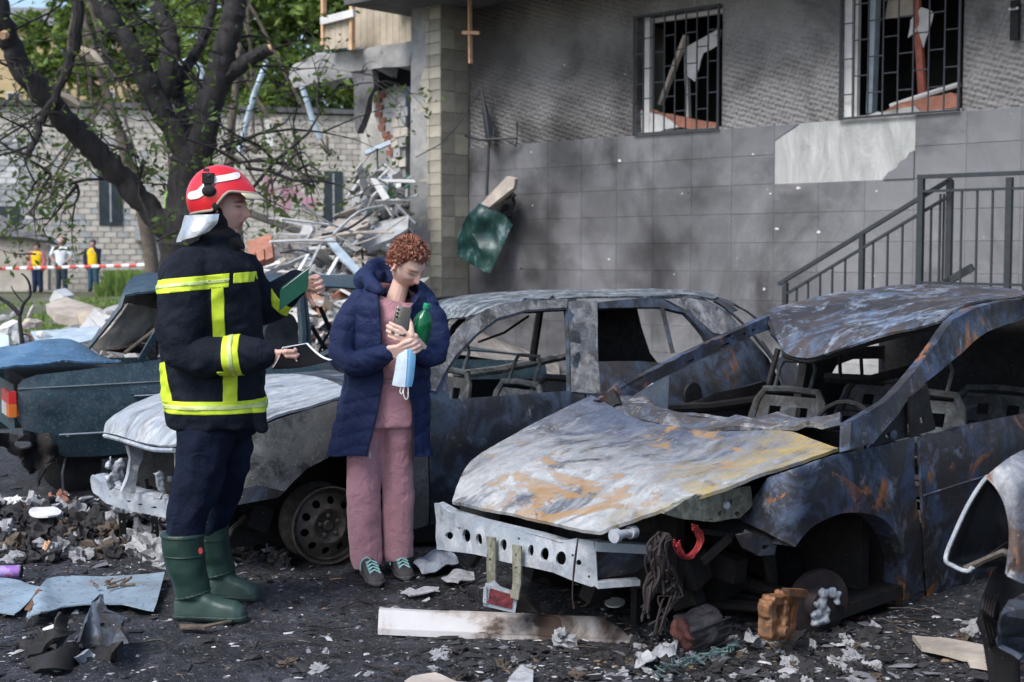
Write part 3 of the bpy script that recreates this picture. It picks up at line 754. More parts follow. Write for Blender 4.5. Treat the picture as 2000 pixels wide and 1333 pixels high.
for _ in range(5200):
    x, y = rng.gauss(-2.9, 1.35), rng.gauss(15.2, 1.3)
    if not (-7 < x < -.8 and 12.8 < y < 19): continue
    z = mound_z(x, y) + ground_z(x, y); s = .02 * math.exp(rng.gauss(.5, .5)); d1 = Vector((rng.gauss(0, 1), rng.gauss(0, 1), rng.gauss(0, .5))).normalized(); d2 = d1.orthogonal().normalized(); d3 = d1.cross(d2); p = Vector((x, y, z + s * .4)); k1, k2, k3 = s * rng.uniform(.8, 2.4), s * rng.uniform(.5, 1), s * rng.uniform(.2, .6)
    fr.add([p + d1 * k1, p + d2 * k2, p - d1 * k1, p - d2 * k2, p + d3 * k3, p - d3 * k3], [(0, 1, 4), (1, 2, 4), (2, 3, 4), (3, 0, 4), (1, 0, 5), (2, 1, 5), (3, 2, 5), (0, 3, 5)])
    q = rng.random(); g = rng.uniform(.08, .55); fc += [(g, g * .98, g * .95, 1) if q < .8 else (g * .9, g * .5, g * .35, 1) if q < .9 else (g * .5, g * .6, g * .7, 1)] * 8
me = fr.mesh('rubble_fragments'); ca_ = me.color_attributes.new('col', 'FLOAT_COLOR', 'CORNER'); bf_ = []
for c_ in fc: bf_ += list(c_) * 3
ca_.data.foreach_set('color', bf_); t = NT('rubble_bits'); at_ = t.n('ShaderNodeAttribute', attribute_name='col'); tag(mesh_obj('rubble_fragments', me, t.out(at_.outputs['Color'], .9), None, False), 'small broken rubble bits covering the heap behind the woman', 'rubble', kind='stuff')
for i in range(90):
    p_ = yp(rng.uniform(688, 800), rng.uniform(340, 470), rng.uniform(16.4, 17.3)); sz = rng.uniform(.06, .22); k = rng.random()
    if k < .3: piece('concrete_chunk', rng.choice(chunk_me), p_, (sz, sz * .8, sz * .7), (rng.uniform(-1, 1), rng.uniform(-1, 1), rng.uniform(0, 6)), M[rng.choice(['concrete', 'tan', 'white'])], '{d} broken chunk spilling from the torn open bay beside the pier', 'concrete chunk', 'debris spilling from the bay')
    else: piece('board_piece', rng.choice(slab_me), p_, (sz * rng.uniform(1, 3), sz * rng.uniform(.2, .7), rng.uniform(.01, .03)), (rng.uniform(-.9, .9), rng.uniform(-.9, .9), rng.uniform(0, 6)), M[rng.choice(['white', 'grey', 'bluegrey', 'tan', 'concdark', 'white'])], '{d} thin board spilling from the torn open bay beside the pier', 'board', 'boards spilling from the bay')
for i in range(26):
    a_, b_ = rng.uniform(480, 740), rng.uniform(425, 540); Y_ = rng.uniform(13.6, 16.5); p_ = yp(a_, b_, Y_); d_ = Vector((rng.gauss(0, 1), rng.gauss(0, .6), rng.gauss(.1, .5))).normalized() * rng.uniform(.2, .55)
    m_ = MB(); m_.tube(smooth_poly([p_ - d_, p_ + Vector((0, 0, rng.uniform(-.1, .1))), p_ + d_], 4), rng.uniform(.006, .016), 5); tag(m_.build('bent_rod', M[rng.choice(['iron', 'grey', 'white', 'tan'])]), 'thin bent rod sticking out of the rubble heap', 'rod', 'rods in the rubble heap')
def ysheet(name, poly, Y, mat, label, cat, th=.05, amp=.03, dy=0.0, holes=(), seed=1, group=None, res=12, scale=3):
    """a sheet lying in the heap: outline at depth Y, leaning by dy metres per 100 px of height"""
    b = max(p[1] for p in poly)
    o = panel(name, list(poly), list(holes), lambda a, c: yp(a, c, Y + dy * (b - c) / 100), res, mat, None, th, amp, scale, seed)
    return tag(o, label, cat, group)
ysheet('roof_board', [(628, 462), (662, 436), (690, 440), (722, 436), (716, 450), (690, 462), (655, 468)], 15.0, M['tan'], 'big curled tan board on top of the rubble heap', 'board', .05, .03, 2.5)
ysheet('metal_sheet', [(632, 466), (650, 470), (684, 508), (706, 535), (694, 540), (660, 505)], 14.2, M['bluegrey'], 'long pale blue metal sheet slanting down the rubble heap', 'metal sheet', .03, .02, 1.0)
ysheet('roof_tile_stack', [(486, 500), (536, 486), (538, 512), (490, 532)], 13.6, M['brick'], 'group of orange red hollow bricks right of the firefighter', 'bricks', .2, .02, .6)
for k, a in enumerate((486, 503, 520)): ysheet('hollow_brick', [(a, 505 - k * 5), (a + 14, 500 - k * 5), (a + 16, 521 - k * 4), (a + 2, 527 - k * 4)], 13.25, M['brick'], ['leftmost of three orange hollow bricks beside the firefighter', 'middle of three orange hollow bricks beside the firefighter', 'rightmost of three orange hollow bricks beside the firefighter'][k], 'brick', .1, .012, .3)
ysheet('white_block', [(588, 468), (598, 442), (612, 438), (618, 450), (606, 470)], 15.5, M['white'], 'upright white block standing in the rubble heap', 'block', .2, .02)
ysheet('dark_tarp', [(700, 470), (770, 440), (797, 432), (797, 455), (760, 478), (720, 488)], 15.6, M['grey'], 'crumpled grey sheet at the foot of the broken wing', 'sheet', .05, .06, 1.0)
for k, (a, b, c, d, Y, r, lb, mt) in enumerate([(482, 415, 590, 455, 17, .07, 'long pale pole lying slanted behind the firefighter head', 'tan'), (575, 545, 602, 498, 13.5, .02, 'thin white stick leaning left in the rubble', 'white'), (640, 540, 660, 504, 13.5, .022, 'thin white stick leaning right below the blue sheet', 'white'), (600, 530, 625, 480, 13.8, .018, 'thin grey stick leaning in the middle of the rubble', 'grey'), (500, 545, 600, 500, 13.9, .03, 'grey board edge running along the front of the rubble', 'grey')]):
    m_ = MB(); m_.bar(yp(a, b, Y - .3), yp(c, d, Y + .3), r * 1.6, r); o = m_.build('stick', M[mt], smooth=False); tag(o, lb, 'stick')
# shelves and boards spilling out of the broken bay
for k, (poly, Y, mt, lb) in enumerate([([(716, 420), (795, 352), (799, 364), (722, 432)], 17.6, 'green', 'green slanted shelf in the broken bay'), ([(740, 402), (799, 392), (799, 402), (745, 414)], 17.2, 'white', 'white shelf below the green shelf in the broken bay'), ([(735, 350), (752, 322), (780, 345), (764, 366)], 17.4, 'white', 'square white board above the green shelf'), ([(712, 298), (762, 276), (764, 284), (714, 305)], 17.3, 'bluegrey', 'pale blue strip jutting from the broken wall'), ([(712, 372), (745, 330), (752, 336), (720, 380)], 17.5, 'grey', 'grey slat leaning beside the square white board'), ([(735, 425), (798, 404), (799, 424), (745, 442)], 17.3, 'black', 'dark board below the shelves of the broken bay'), ([(730, 440), (790, 425), (797, 440), (750, 452)], 16.6, 'white', 'white board at the bottom of the broken bay'), ([(705, 395), (735, 372), (738, 384), (712, 410)], 17, 'white', 'small white shelf end left of the green shelf')]):
    ysheet('shelf', poly, Y, M[mt], lb, 'board', .03, .01, .5, seed=k)
for k in range(7): ysheet('file_box', [(742 + k * 8, 400 - k * 6), (748 + k * 8, 396 - k * 6), (750 + k * 8, 378 - k * 6), (744 + k * 8, 382 - k * 6)], 17.25, M[('green', 'white', 'green', 'tan', 'green', 'white', 'green')[k]], 'small box file on the slanted green shelf', 'box file', .12, .004, group='box files on the green shelf')

# ============================================================= BACKGROUND LEFT
# low silicate-brick building
A_, B_ = yp(-140, 560, 43.5), yp(770, 560, 47.5)
A_.z = B_.z = 0; LW = (B_ - A_).length; dxl = (B_ - A_).normalized(); LRZ = math.atan2(dxl.y, dxl.x); LH = 6.1; BZ = .2
low = thing('brick_outbuilding', 'long low pale brick building behind the fallen tree with narrow windows', 'building', A_ + Vector((0, 0, BZ)), LRZ)
def lowx(px): return (px + 140) / 910 * LW
wins = [(lowx(188), lowx(212), 2.4, 4.2), (lowx(634), lowx(652), 2.2, 4.1), (lowx(0), lowx(18), 1.8, 2.8)]
mb = MB(); mb.box((LW / 2, 2.06, LH / 2), (LW, 3.9, LH - .02)); mb.build('wall', M['grey'], low, smooth=False)
bw, bh = .40, .19; cnt = []
for j in range(int(LH / bh)):
    for i in range(int(LW / bw) + 1):
        x = i * bw + (bw / 2 if j % 2 else 0); z = (j + .5) * bh
        if x > LW or any(a < x < b and c < z < d for a, b, c, d in wins): continue
        cnt.append((x, z))
rest = MB(); me_b = tile_mesh(bw - .02, bh - .018, .11)
vis = [p for p in cnt if lowx(-20) < p[0] < lowx(320) and 1.0 < p[1] < 5.2]; vis.sort(key=lambda p: abs(p[0] - lowx(120)) + abs(p[1] - 3.2)); vs_ = set(vis[:300])
for x, z in cnt:
    d = rng.uniform(-.012, .012)
    if (x, z) in vs_:
        o = bpy.data.objects.new('brick', me_b); col.objects.link(o); o.parent = low; o.location = (x, .1 + d, z)
        o.material_slots[0].link = 'OBJECT'; o.material_slots[0].material = rng.choice([M['silicate'], M['silicate'], M['silicate2'], M['mortar']] if x > lowx(60) else [M['mortar'], M['white'], M['grey'], M['mortar']])
    else: rest.box((x, .04 + d, z), (bw - .02, .13, bh - .018), mi=0 if x < lowx(520) or rng.random() < .6 else 1)
tag(rest.build('brick_courses', [M['silicate'], M['silicate2']], low, smooth=False), kind='stuff')
for a, b, c, d in wins:
    m_ = MB(); m_.box(((a + b) / 2, -.01, (c + d) / 2), (b - a + .34, .10, d - c + .18)); o = m_.build('window', M['darkglass'], low, smooth=False)
    m_ = MB(); m_.box(((a + b) / 2, -.07, (c + d) / 2), (.05, .03, d - c)); m_.build('mullion', M['grey'], low, smooth=False)
mb = MB(); mb.box((LW / 2, 2, LH + .1), (LW + .3, 4.4, .16)); mb.build('roof_edge', M['concdark'], low, smooth=False)
mb = MB(); mb.box((lowx(262), -.25, 2.0), (.55, .4, .4)); o = mb.build('wall_box', M['grey'], low, smooth=False)
# spray paint on its wall
gp_pink, gp_lime = plain('pink_spray_paint', (.44, .24, .30), .8, 0, .2, 3), plain('lime_spray_paint', (.30, .55, .10), .8, 0, .2, 3)
for px, z0, w_, h_, mt in ((318, 2.9, .5, 1.6, gp_lime), (322, 4.3, .4, .6, gp_pink), (330, 2.4, .6, .7, gp_pink), (232, 3.3, 1.2, .35, gp_pink), (512, 3.6, .5, .9, gp_pink), (560, 3.5, .9, .35, gp_pink), (590, 3.1, .8, .4, gp_pink), (545, 3.1, .4, .6, gp_pink)):
    x = lowx(px); panel('paint_patch', ell(x, z0, w_ * .5, h_ * .5, 14), [], lambda a, b: Vector((a, -.035 + .0, b)), .3, mt, low, .004, .0)
# shed roof at the far left
sh = thing('lean_to_shed', 'low shed with a dark sloping roof at the left edge behind the onlookers', 'shed', yp(20, 560, 42.2) * 1.0, 0)
sh.location.z = .25
S_ = FPX / 42.2
def shp(px, py, dy=0): p = yp(px, py, 42.2 + dy); return p - sh.location
panel('roof', [(-60, 415), (0, 425), (60, 452), (118, 475), (122, 482), (60, 470), (-60, 462)], [], lambda a, b: shp(a, b, -.6 + (470 - b) / 60), 20, M['concdark'], sh, .12)
panel('roof_edge', [(78, 455), (100, 462), (138, 480), (118, 478)], [], lambda a, b: shp(a, b, -.9), 20, M['bluegrey'], sh, .05)
panel('wall', [(-60, 455), (60, 466), (100, 478), (100, 566), (-60, 570)], [], lambda a, b: shp(a, b), 30, M['silicate2'], sh, .3)
# yellow house beyond
hs = thing('yellow_house', 'two storey yellow house with white windows seen between branches at upper left', 'house', yp(120, 560, 66), R(6)); hs.location.z = .2
ylw = plain('yellow_render', (.44, .34, .19), .9, 0, .2, 1); S6 = FPX / 66.0
def hx(px): return (px - 120) / S6
def hz(py): return (500 - py) / S6 + 1.3
mb = MB(); mb.box((0, 4, hz(60) / 2), (hx(312) - hx(-90), 8, hz(60))); mb.build('wall', ylw, hs, smooth=False)
mb = MB(); x0_, x1_, zt_ = hx(-100), hx(322), hz(60); mb.add([(x0_, -.5, zt_), (x1_, -.5, zt_), (x1_, 8.5, zt_), (x0_, 8.5, zt_), (x0_, 4, zt_ + 1.6), (x1_, 4, zt_ + 1.6)], [(0, 1, 5, 4), (2, 3, 4, 5), (0, 4, 3), (1, 2, 5), (0, 3, 2, 1)]); mb.build('roof', plain('grey_roof', (.16, .16, .165), .8), hs, smooth=False)
for a, b in ((45, 108), (38, 210), (130, 108), (215, 108), (130, 205), (215, 205), (285, 108)):
    m_ = MB(); m_.box((hx(a), -.02, hz(b)), (.62, .1, 1.25)); o = m_.build('window', M['white'], hs, smooth=False)
    for q in (-1, 1): m_ = MB(); m_.box((hx(a) + q * .14, -.08, hz(b)), (.22, .04, 1.1)); m_.build('pane', M['darkglass'], o, smooth=False)
# mound of gravel, slabs and boxes on the grass
t = NT('gravel'); c = t.ramp(t.noise(40, 4, .7), [(.3, (.2, .2, .205)), (.7, (.42, .42, .43))]); grav = t.out(c, .95, 0, t.noise(60, 5), .8, .02)
GC = yp(235, 600, 20.0); GC.z = ground_z(GC.x, GC.y)
Gm = [[(GC.x + x, GC.y + y, GC.z - .02 + .78 * max(0, math.exp(-(x / .75) ** 2 - (y / .8) ** 2) - .03 + .02 * noise.noise((x * 4, y * 4, 0)))) for x in [-1.9 + .1 * i for i in range(39)]] for y in [-1.8 + .12 * j for j in range(31)]]
tag(MB().grid(Gm).build('gravel_heap', grav), 'grey gravel heap behind the crushed teal car', 'gravel heap')
ysheet('concrete_slab', [(92, 612), (130, 598), (200, 622), (208, 645), (165, 640), (108, 632)], 16.0, M['tan'], 'tilted tan concrete slab lying before the gravel heap', 'slab', .12, .02, 2.0)
ysheet('open_box', [(148, 618), (172, 614), (190, 640), (160, 642)], 15.8, M['palewood'], 'open cardboard box beside the tilted slab', 'box', .05, .01, 1.0); ysheet('white_strip', [(170, 618), (178, 622), (194, 640), (184, 642)], 15.4, M['white'], 'white strip leaning on the cardboard box', 'board', .03, .01)
ysheet('white_crate', [(116, 582), (128, 563), (146, 576), (136, 596), (120, 597)], 26, M['white'], 'pale tilted crate standing on the grass by the gravel heap', 'crate', .5, .03, 0)
ysheet('metal_trough', [(60, 652), (120, 645), (196, 642), (182, 668), (150, 676), (70, 668)], 12.6, M['bluegrey'], 'pale blue sheet of metal lying behind the crumpled trunk lid', 'metal sheet', .02, .02, 1.5)
ysheet('blue_fragment', [(0, 655), (18, 660), (20, 690), (0, 690)], 11.5, M['bluegrey'], 'small blue metal fragment at the left edge behind the trunk lid', 'metal piece', .03, .02, .5)
for k, (a, b, w_, h_, Y) in enumerate([(20, 640, 42, 16, 13), (62, 632, 36, 14, 13.4), (40, 660, 50, 12, 12.4), (8, 622, 20, 10, 15), (85, 655, 28, 10, 12.8), (60, 610, 10, 22, 14), (110, 660, 30, 8, 13.0), (30, 612, 26, 8, 16)]):
    p_ = yp(a, b, Y); S_y = FPX / Y; p_.z = max(p_.z, ground_z(p_.x, p_.y) + .05)
    piece('plaster_lump', chunk_me[k % 5], p_, (w_ / S_y * 1.2, w_ / S_y * .8, h_ / S_y * 2.2), (rng.uniform(-.5, .5), rng.uniform(-.5, .5), k), M[('white', 'tan', 'grey', 'concrete')[k % 4]], 'pale broken plaster lump on the grass at the left', 'plaster lump', 'plaster lumps on the grass')
# barrier tape
t = NT('barrier_tape'); s = t.sep(); st_ = t.math('GREATER_THAN', t.math('FRACT', t.math('MULTIPLY', s[0], 2.2)), .5); M['tape'] = t.out(t.mix(st_, (.75, .75, .75), (.55, .06, .05)), .5)
m_ = MB(); pts = [yp(-80, 527, 40), yp(60, 524, 39), yp(160, 521.5, 38.5), yp(300, 518, 38), yp(420, 516, 38)]
P = smooth_poly(pts, 8); m_.grid([[p + Vector((0, 0, .045)) for p in P], [p - Vector((0, 0, .045)) for p in P]]); o = m_.build('barrier_tape', M['tape']); tag(o, 'red and white barrier tape stretched in front of the onlookers', 'tape')
sm = o.modifiers.new('s', 'SOLIDIFY'); sm.thickness = .004

# leaning poles among the branches
for pts, r, Y, lb in (([(468, 300), (482, 235), (498, 180), (522, 118)], .045, 21, 'tall grey pole leaning right beside the tree'), ([(588, 165), (600, 200), (612, 240), (625, 272)], .045, 21, 'grey pole leaning left under the sagging slab')):
    m_ = MB(); m_.tube([yp(a, b, Y) for a, b in pts], r, 8); o = m_.build('leaning_pole', M['bluegrey']); tag(o, lb, 'pole')
ysheet('torn_board', [(517, 235), (532, 232), (534, 286), (520, 288)], 20, M['white'], 'white torn board hanging in the branches right of the tree', 'board', .03, .02)
ysheet('torn_strip', [(524, 232), (552, 228), (550, 240), (530, 244)], 20, M['tan'], 'small pale strip beside the hanging white board', 'board', .03, .02)
m_ = MB(); m_.tube([yp(a, b, 19) for a, b in [(335, 150), (345, 128), (370, 118), (390, 130), (396, 160)]], .05, 6); tag(m_.build('bent_pipe', M['bluegrey']), 'pale bent pipe arching behind the tree fork', 'pipe')
# ============================================================= TREES
def leaf_mat(name, a, b):
    t = NT(name); at = t.n('ShaderNodeAttribute', attribute_name='col'); c = t.mix(at.outputs['Fac'], a, b)
    t.out(c, .6, 0, None, spec=.3); t.b.inputs['Subsurface Weight'].default_value = 0
    tr = t.n('ShaderNodeBsdfTranslucent'); t.put(tr.inputs[0], t.mix(.5, c, (.25, .32, .05))); mx = t.n('ShaderNodeMixShader'); mx.inputs[0].default_value = .35
    t.t.links.new(t.b.outputs[0], mx.inputs[1]); t.t.links.new(tr.outputs[0], mx.inputs[2]); t.t.links.new(mx.outputs[0], t.t.nodes['Material Output'].inputs[0]); return t.m
LEAF = leaf_mat('leaf_green', (.022, .055, .016), (.09, .15, .035)); LEAF2 = leaf_mat('leaf_light', (.05, .10, .022), (.20, .29, .065))
t = NT('dark_bark'); n = t.noise(9, 8, .7, 1.0, t.map(scale=(1.6, 1.6, .35))); c = t.ramp(n, [(.3, (.008, .0075, .008)), (.6, (.03, .027, .028)), (.8, (.06, .055, .055))]); BARK = t.out(c, .8, 0, n, .9, .03)
BARK2 = plain('brown_bark', (.10, .082, .066), .9, 0, .4, 5, .7, .02)
def leaves(mb, cols, c, n, size, spread, r):
    for _ in range(n):
        p = Vector(c) + Vector((r.gauss(0, spread[0]), r.gauss(0, spread[1]), r.gauss(0, spread[2])))
        s = size * r.uniform(.6, 1.3); a = Vector((r.gauss(0, 1), r.gauss(0, 1), r.gauss(0, .7))).normalized(); b = a.orthogonal().normalized()
        b = (Matrix.Rotation(r.uniform(0, 6.3), 3, a) @ b)
        mb.add([p - a * s, p + b * s * .45, p + a * s, p - b * s * .45], [(0, 1, 2, 3)]); cols.append(r.random())
def leaf_build(mb, cols, name, mat, parent):
    mb.c = [(v, v, v, 1) for v in cols]
    me = mb.mesh(name); ca = me.color_attributes.new('col', 'FLOAT_COLOR', 'CORNER'); buf = []
    for v in cols: buf += [v, v, v, 1.0] * 4
    ca.data.foreach_set('color', buf); return mesh_obj(name, me, mat, parent, False)
def wob(pts, r, amp, n=3):
    P = smooth_poly(pts, n)
    return [p + Vector((r.uniform(-amp, amp), r.uniform(-amp, amp), r.uniform(-amp, amp))) for p in P]
def limb_tube(mb, pts, r0, r1, rr, seg=9, n=5, amp=.02):
    P = wob(pts, rr, amp, n); k = len(P); rad = [(r0 + (r1 - r0) * i / (k - 1)) * rr.uniform(.93, 1.08) for i in range(k)]
    mb.tube(P, rad, seg); return P
def twigs(mb, P, rr, count, L, r0, lm=None, cols=None, leafn=0, depth=2, down=.0, lsize=.05, start=0.3):
    for _ in range(count):
        i = rr.randrange(int(len(P) * start), len(P)); p = P[i]
        d = Vector((rr.gauss(0, 1), rr.gauss(0, .8), rr.gauss(.25 - down, .7))).normalized(); Q = [p]; q = p.copy(); l = L * rr.uniform(.5, 1.3)
        for k in range(5):
            d = (d + Vector((rr.gauss(0, .25), rr.gauss(0, .25), rr.gauss(-.03 - down * .3, .22)))).normalized(); q = q + d * l / 5; Q.append(q)
        mb.tube(Q, [r0 * (1 - k / 5.6) for k in range(6)], 4, False)
        if depth > 0: twigs(mb, Q, rr, 3, L * .55, r0 * .55, lm, cols, leafn, depth - 1, down, lsize)
        elif leafn and lm is not None:
            for k in (2, 4, 5): leaves(lm, cols, Q[k], leafn, lsize, (.07, .07, .07), rr)
TY = 16.0
tr_base = yp(372, 790, TY); tr_base.z = 0
def tp(px, py, dy=0): return yp(px, py, TY + dy) - tr_base
rr = random.Random(11)
tree = thing('dark_tree', 'big dark forked tree with bare broken limbs behind the firefighter', 'tree', tr_base)
mb = MB(); S16 = FPX / TY
trunk = [tp(372, 800), tp(368, 640), tp(362, 500), tp(366, 420), tp(372, 360), tp(378, 310)]
limb_tube(mb, trunk, .34, .24, rr, 14, 5, .012)
L1 = limb_tube(mb, [tp(362, 480), tp(325, 445), tp(285, 400), tp(235, 345, -.1), tp(180, 290, -.3), tp(130, 240, -.5), tp(80, 180, -.7), tp(40, 130, -.8), tp(14, 70, -.9), tp(-6, 10, -1), tp(-20, -60, -1)], .155, .105, rr, 12)
L3 = limb_tube(mb, [tp(375, 330), tp(345, 262), tp(308, 205), tp(284, 150), tp(255, 92), tp(215, 35), tp(180, -25), tp(150, -80)], .145, .09, rr, 12)
L4 = limb_tube(mb, [tp(308, 205, .1), tp(322, 150, .2), tp(332, 100, .3), tp(326, 50, .4), tp(300, 0, .5), tp(285, -50, .5)], .13, .09, rr, 10)
L5 = limb_tube(mb, [tp(378, 330), tp(398, 250), tp(414, 190), tp(428, 140), tp(442, 90), tp(454, 40), tp(462, -20), tp(470, -90)], .17, .115, rr, 12)
L6 = limb_tube(mb, [tp(420, 170), tp(448, 142), tp(480, 122), tp(508, 106), tp(527, 96)], .12, .06, rr, 9)
L7 = limb_tube(mb, [tp(372, 260, .3), tp(352, 200, .5), tp(345, 170, .5), tp(360, 140, .6), tp(385, 100, .7), tp(410, 40, .8), tp(425, -30, .8)], .09, .05, rr, 8)
L2 = limb_tube(mb, [tp(152, -60, -.9), tp(150, 40, -.9), tp(140, 110, -.8), tp(112, 178, -.8), tp(78, 245, -.8), tp(62, 288, -.9), tp(54, 305, -.9)], .07, .03, rr, 8)
mb.build('trunk', BARK, tree)
m2, lm, cl = MB(), MB(), []
for L, c, n_ in ((L1, 12, 1), (L3, 9, 0), (L4, 7, 1), (L5, 8, 0), (L6, 7, 1), (L7, 8, 1), (L2, 5, 1)): twigs(m2, L, rr, max(3, c * 2 // 3), 1.5, .018, lm, cl, n_, 2, .1, .04)
for a, b, dx in ((520, 300, 2.2), (560, 320, 2.0), (470, 320, 1.6), (80, 330, 1.3), (130, 350, 1.2), (420, 280, 2.0), (260, 300, 1.6)):
    twigs(m2, [tp(a, b), tp(a + 10, b + 8), tp(a + 20, b + 12)], rr, 3, dx, .022, lm, cl, 3, 2, .15, .05)
m2.build('twigs', BARK, tree); leaf_build(lm, cl, 'leaves', LEAF, tree)
m_ = MB(); m_.tube([tp(527, 96), tp(531, 94)], [.06, .045], 8); m_.build('broken_end', M['wood'], tree)
m_ = MB(); m_.tube([tp(10, 68, -1.05), tp(4, 70, -1.15)], [.05, .04], 8); m_.build('broken_end', M['wood'], tree)
for a in ([(150, 95), (180, 108), (205, 132)], [(115, 185), (135, 195), (155, 208)]):
    m_ = MB(); m_.tube([tp(x, y, -.5) for x, y in a], [.05, .07, .03], 6); m_.build('split_wood', M['palewood'], tree)

def bg_tree(name, label, base, Y, trunk_pts, r0, crown, n, size, mat, bark, seed, tw=10):
    r = random.Random(seed); S = FPX / Y; b = yp(base[0], base[1], Y); b.z = ground_z(b.x, b.y) if Y < 60 else .3
    th = thing(name, label, 'tree', b, 0, 'trees behind the outbuilding'); mb_, lm_, c_ = MB(), MB(), []
    T = [b - b] + [yp(x, y, Y) - b for x, y in trunk_pts]; P = limb_tube(mb_, T, r0, r0 * .3, r, 9, 4, .03)
    for (cx, cy, rad) in crown:
        c0 = yp(cx, cy, Y) - b; R0 = rad / S
        i = r.randrange(len(P) // 3, len(P)); st = P[i]; mid = st.lerp(c0, .5) + Vector((0, 0, .15 * R0)); limb_tube(mb_, [st, mid, c0], r0 * .3, .02, r, 5, 3, .03)
        sub = []
        for _ in range(max(5, int(9 * R0))):
            d = Vector((r.gauss(0, .5), r.gauss(0, .5), r.gauss(0, .5)))
            if d.length > 1: d.normalize()
            q = c0 + d * R0; sub.append(q); mb_.tube([c0, c0.lerp(q, .5) + Vector((0, 0, .1)), q], [.035, .02, .01], 4, False)
        per = max(4, int(n * R0 * R0 / 40 / len(sub) * 9))
        for q in sub: leaves(lm_, c_, q, per, size, (.17 * R0, .17 * R0, .12 * R0), r)
    mb_.build('trunk', bark, th); leaf_build(lm_, c_, 'crown', mat, th)
bg_tree('leafy_tree', 'full green leafy tree above the outbuilding roof right of the dark tree', (560, 560), 53, [(560, 400), (565, 250), (570, 120)], .3, [(590, 60, 120), (500, 110, 100), (650, 190, 95), (560, 200, 90), (470, 30, 110), (640, 60, 90), (690, 120, 70), (520, 200, 70), (600, 150, 90), (560, -40, 110), (670, 0, 80), (470, 220, 60), (430, 60, 80), (420, 150, 70), (440, 240, 50), (620, 250, 60), (680, 250, 50)], 1500, .20, LEAF2, BARK2, 3)
bg_tree('leafy_tree', 'sparse green tree behind the yellow house between the dark limbs', (330, 560), 58, [(330, 400), (320, 200), (310, 80)], .28, [(250, 40, 80), (330, 160, 70), (390, 70, 90), (230, 150, 60), (360, 230, 60), (300, 260, 60), (160, 30, 60), (420, 0, 80), (390, 180, 60), (260, 210, 50), (180, 110, 70), (210, 60, 70), (120, 90, 60), (290, 100, 70), (340, 30, 70), (60, 60, 50), (90, 150, 50), (230, 20, 60)], 1500, .21, LEAF2, BARK2, 5)
bg_tree('leafy_tree', 'slim brown leaning tree with thin foliage in front of the outbuilding', (300, 560), 30, [(290, 480), (255, 330), (215, 210), (190, 120), (165, 30), (155, -60)], .16, [(150, 250, 50), (210, 120, 60), (100, 380, 45), (70, 370, 40), (240, 260, 55), (130, 130, 50), (190, 300, 50), (60, 420, 34), (280, 340, 40), (30, 200, 40), (120, 200, 50), (330, 300, 40)], 700, .075, LEAF, BARK2, 6)
bg_tree('leafy_tree', 'brown thin tree with drooping twigs in front of the outbuilding right end', (470, 560), 27, [(465, 450), (450, 330), (455, 200), (470, 60), (480, -60)], .13, [(560, 330, 50), (520, 380, 45), (600, 360, 40), (500, 300, 50), (640, 300, 40), (540, 410, 35), (580, 300, 36)], 210, .07, LEAF, BARK2, 8)
# grass strip at the foot of the outbuilding, tufts
mb_, c_ = MB(), []
r = random.Random(5)
for _ in range(2600):
    a, Y = r.uniform(190, 330), r.uniform(39, 43.0); p = yp(a, 560, Y); p.z = ground_z(p.x, p.y); h = r.uniform(.25, .75) * (1 if a > 205 else .5)
    d = Vector((r.uniform(-.15, .15), r.uniform(-.1, .1), h)); w = .03; mb_.add([p - Vector((w, 0, 0)), p + Vector((w, 0, 0)), p + d + Vector((w * .5, 0, 0)), p + d - Vector((w * .5, 0, 0))], [(0, 1, 2, 3)]); c_.append(r.random())
for _ in range(3800):
    a, Y = r.uniform(-60, 260), r.uniform(15.5, 36); p = yp(a, 560, Y); p.z = ground_z(p.x, p.y); h = r.uniform(.03, .12)
    if noise.noise((p.x * .6, p.y * .35, 2)) < -.05: continue
    d = Vector((r.uniform(-.05, .05), r.uniform(-.05, .05), h)); w = .02; mb_.add([p - Vector((w, 0, 0)), p + Vector((w, 0, 0)), p + d + Vector((w * .5, 0, 0)), p + d - Vector((w * .5, 0, 0))], [(0, 1, 2, 3)]); c_.append(r.random())
o = leaf_build(mb_, c_, 'grass', LEAF2, None); tag(o, 'green grass growing on the ground at the left', 'grass', kind='stuff')
# bare sapling
sp = thing('bare_sapling', 'small bare forked sapling in front of the grass at the left', 'sapling', Vector((yp(45, 700, 11.2).x, 11.2, 0)))
m_ = MB(); q = lambda a, b: yp(a, b, 11.2) - sp.location
for pts, r0 in (([(47, 760), (46, 700), (40, 640), (38, 615)], .026), ([(38, 615), (15, 592), (-10, 575), (-40, 560)], .02), ([(38, 615), (48, 592), (60, 575), (55, 550), (42, 535)], .016), ([(48, 592), (30, 575), (22, 560)], .008), ([(40, 650), (52, 655), (62, 660)], .01)):
    m_.tube(wob([q(*p) for p in pts], rr, .004), [r0 * (1 - .5 * i / (3 * (len(pts) - 1))) for i in range(3 * (len(pts) - 1) + 1)], 6)
m_.build('trunk', BARK, sp)
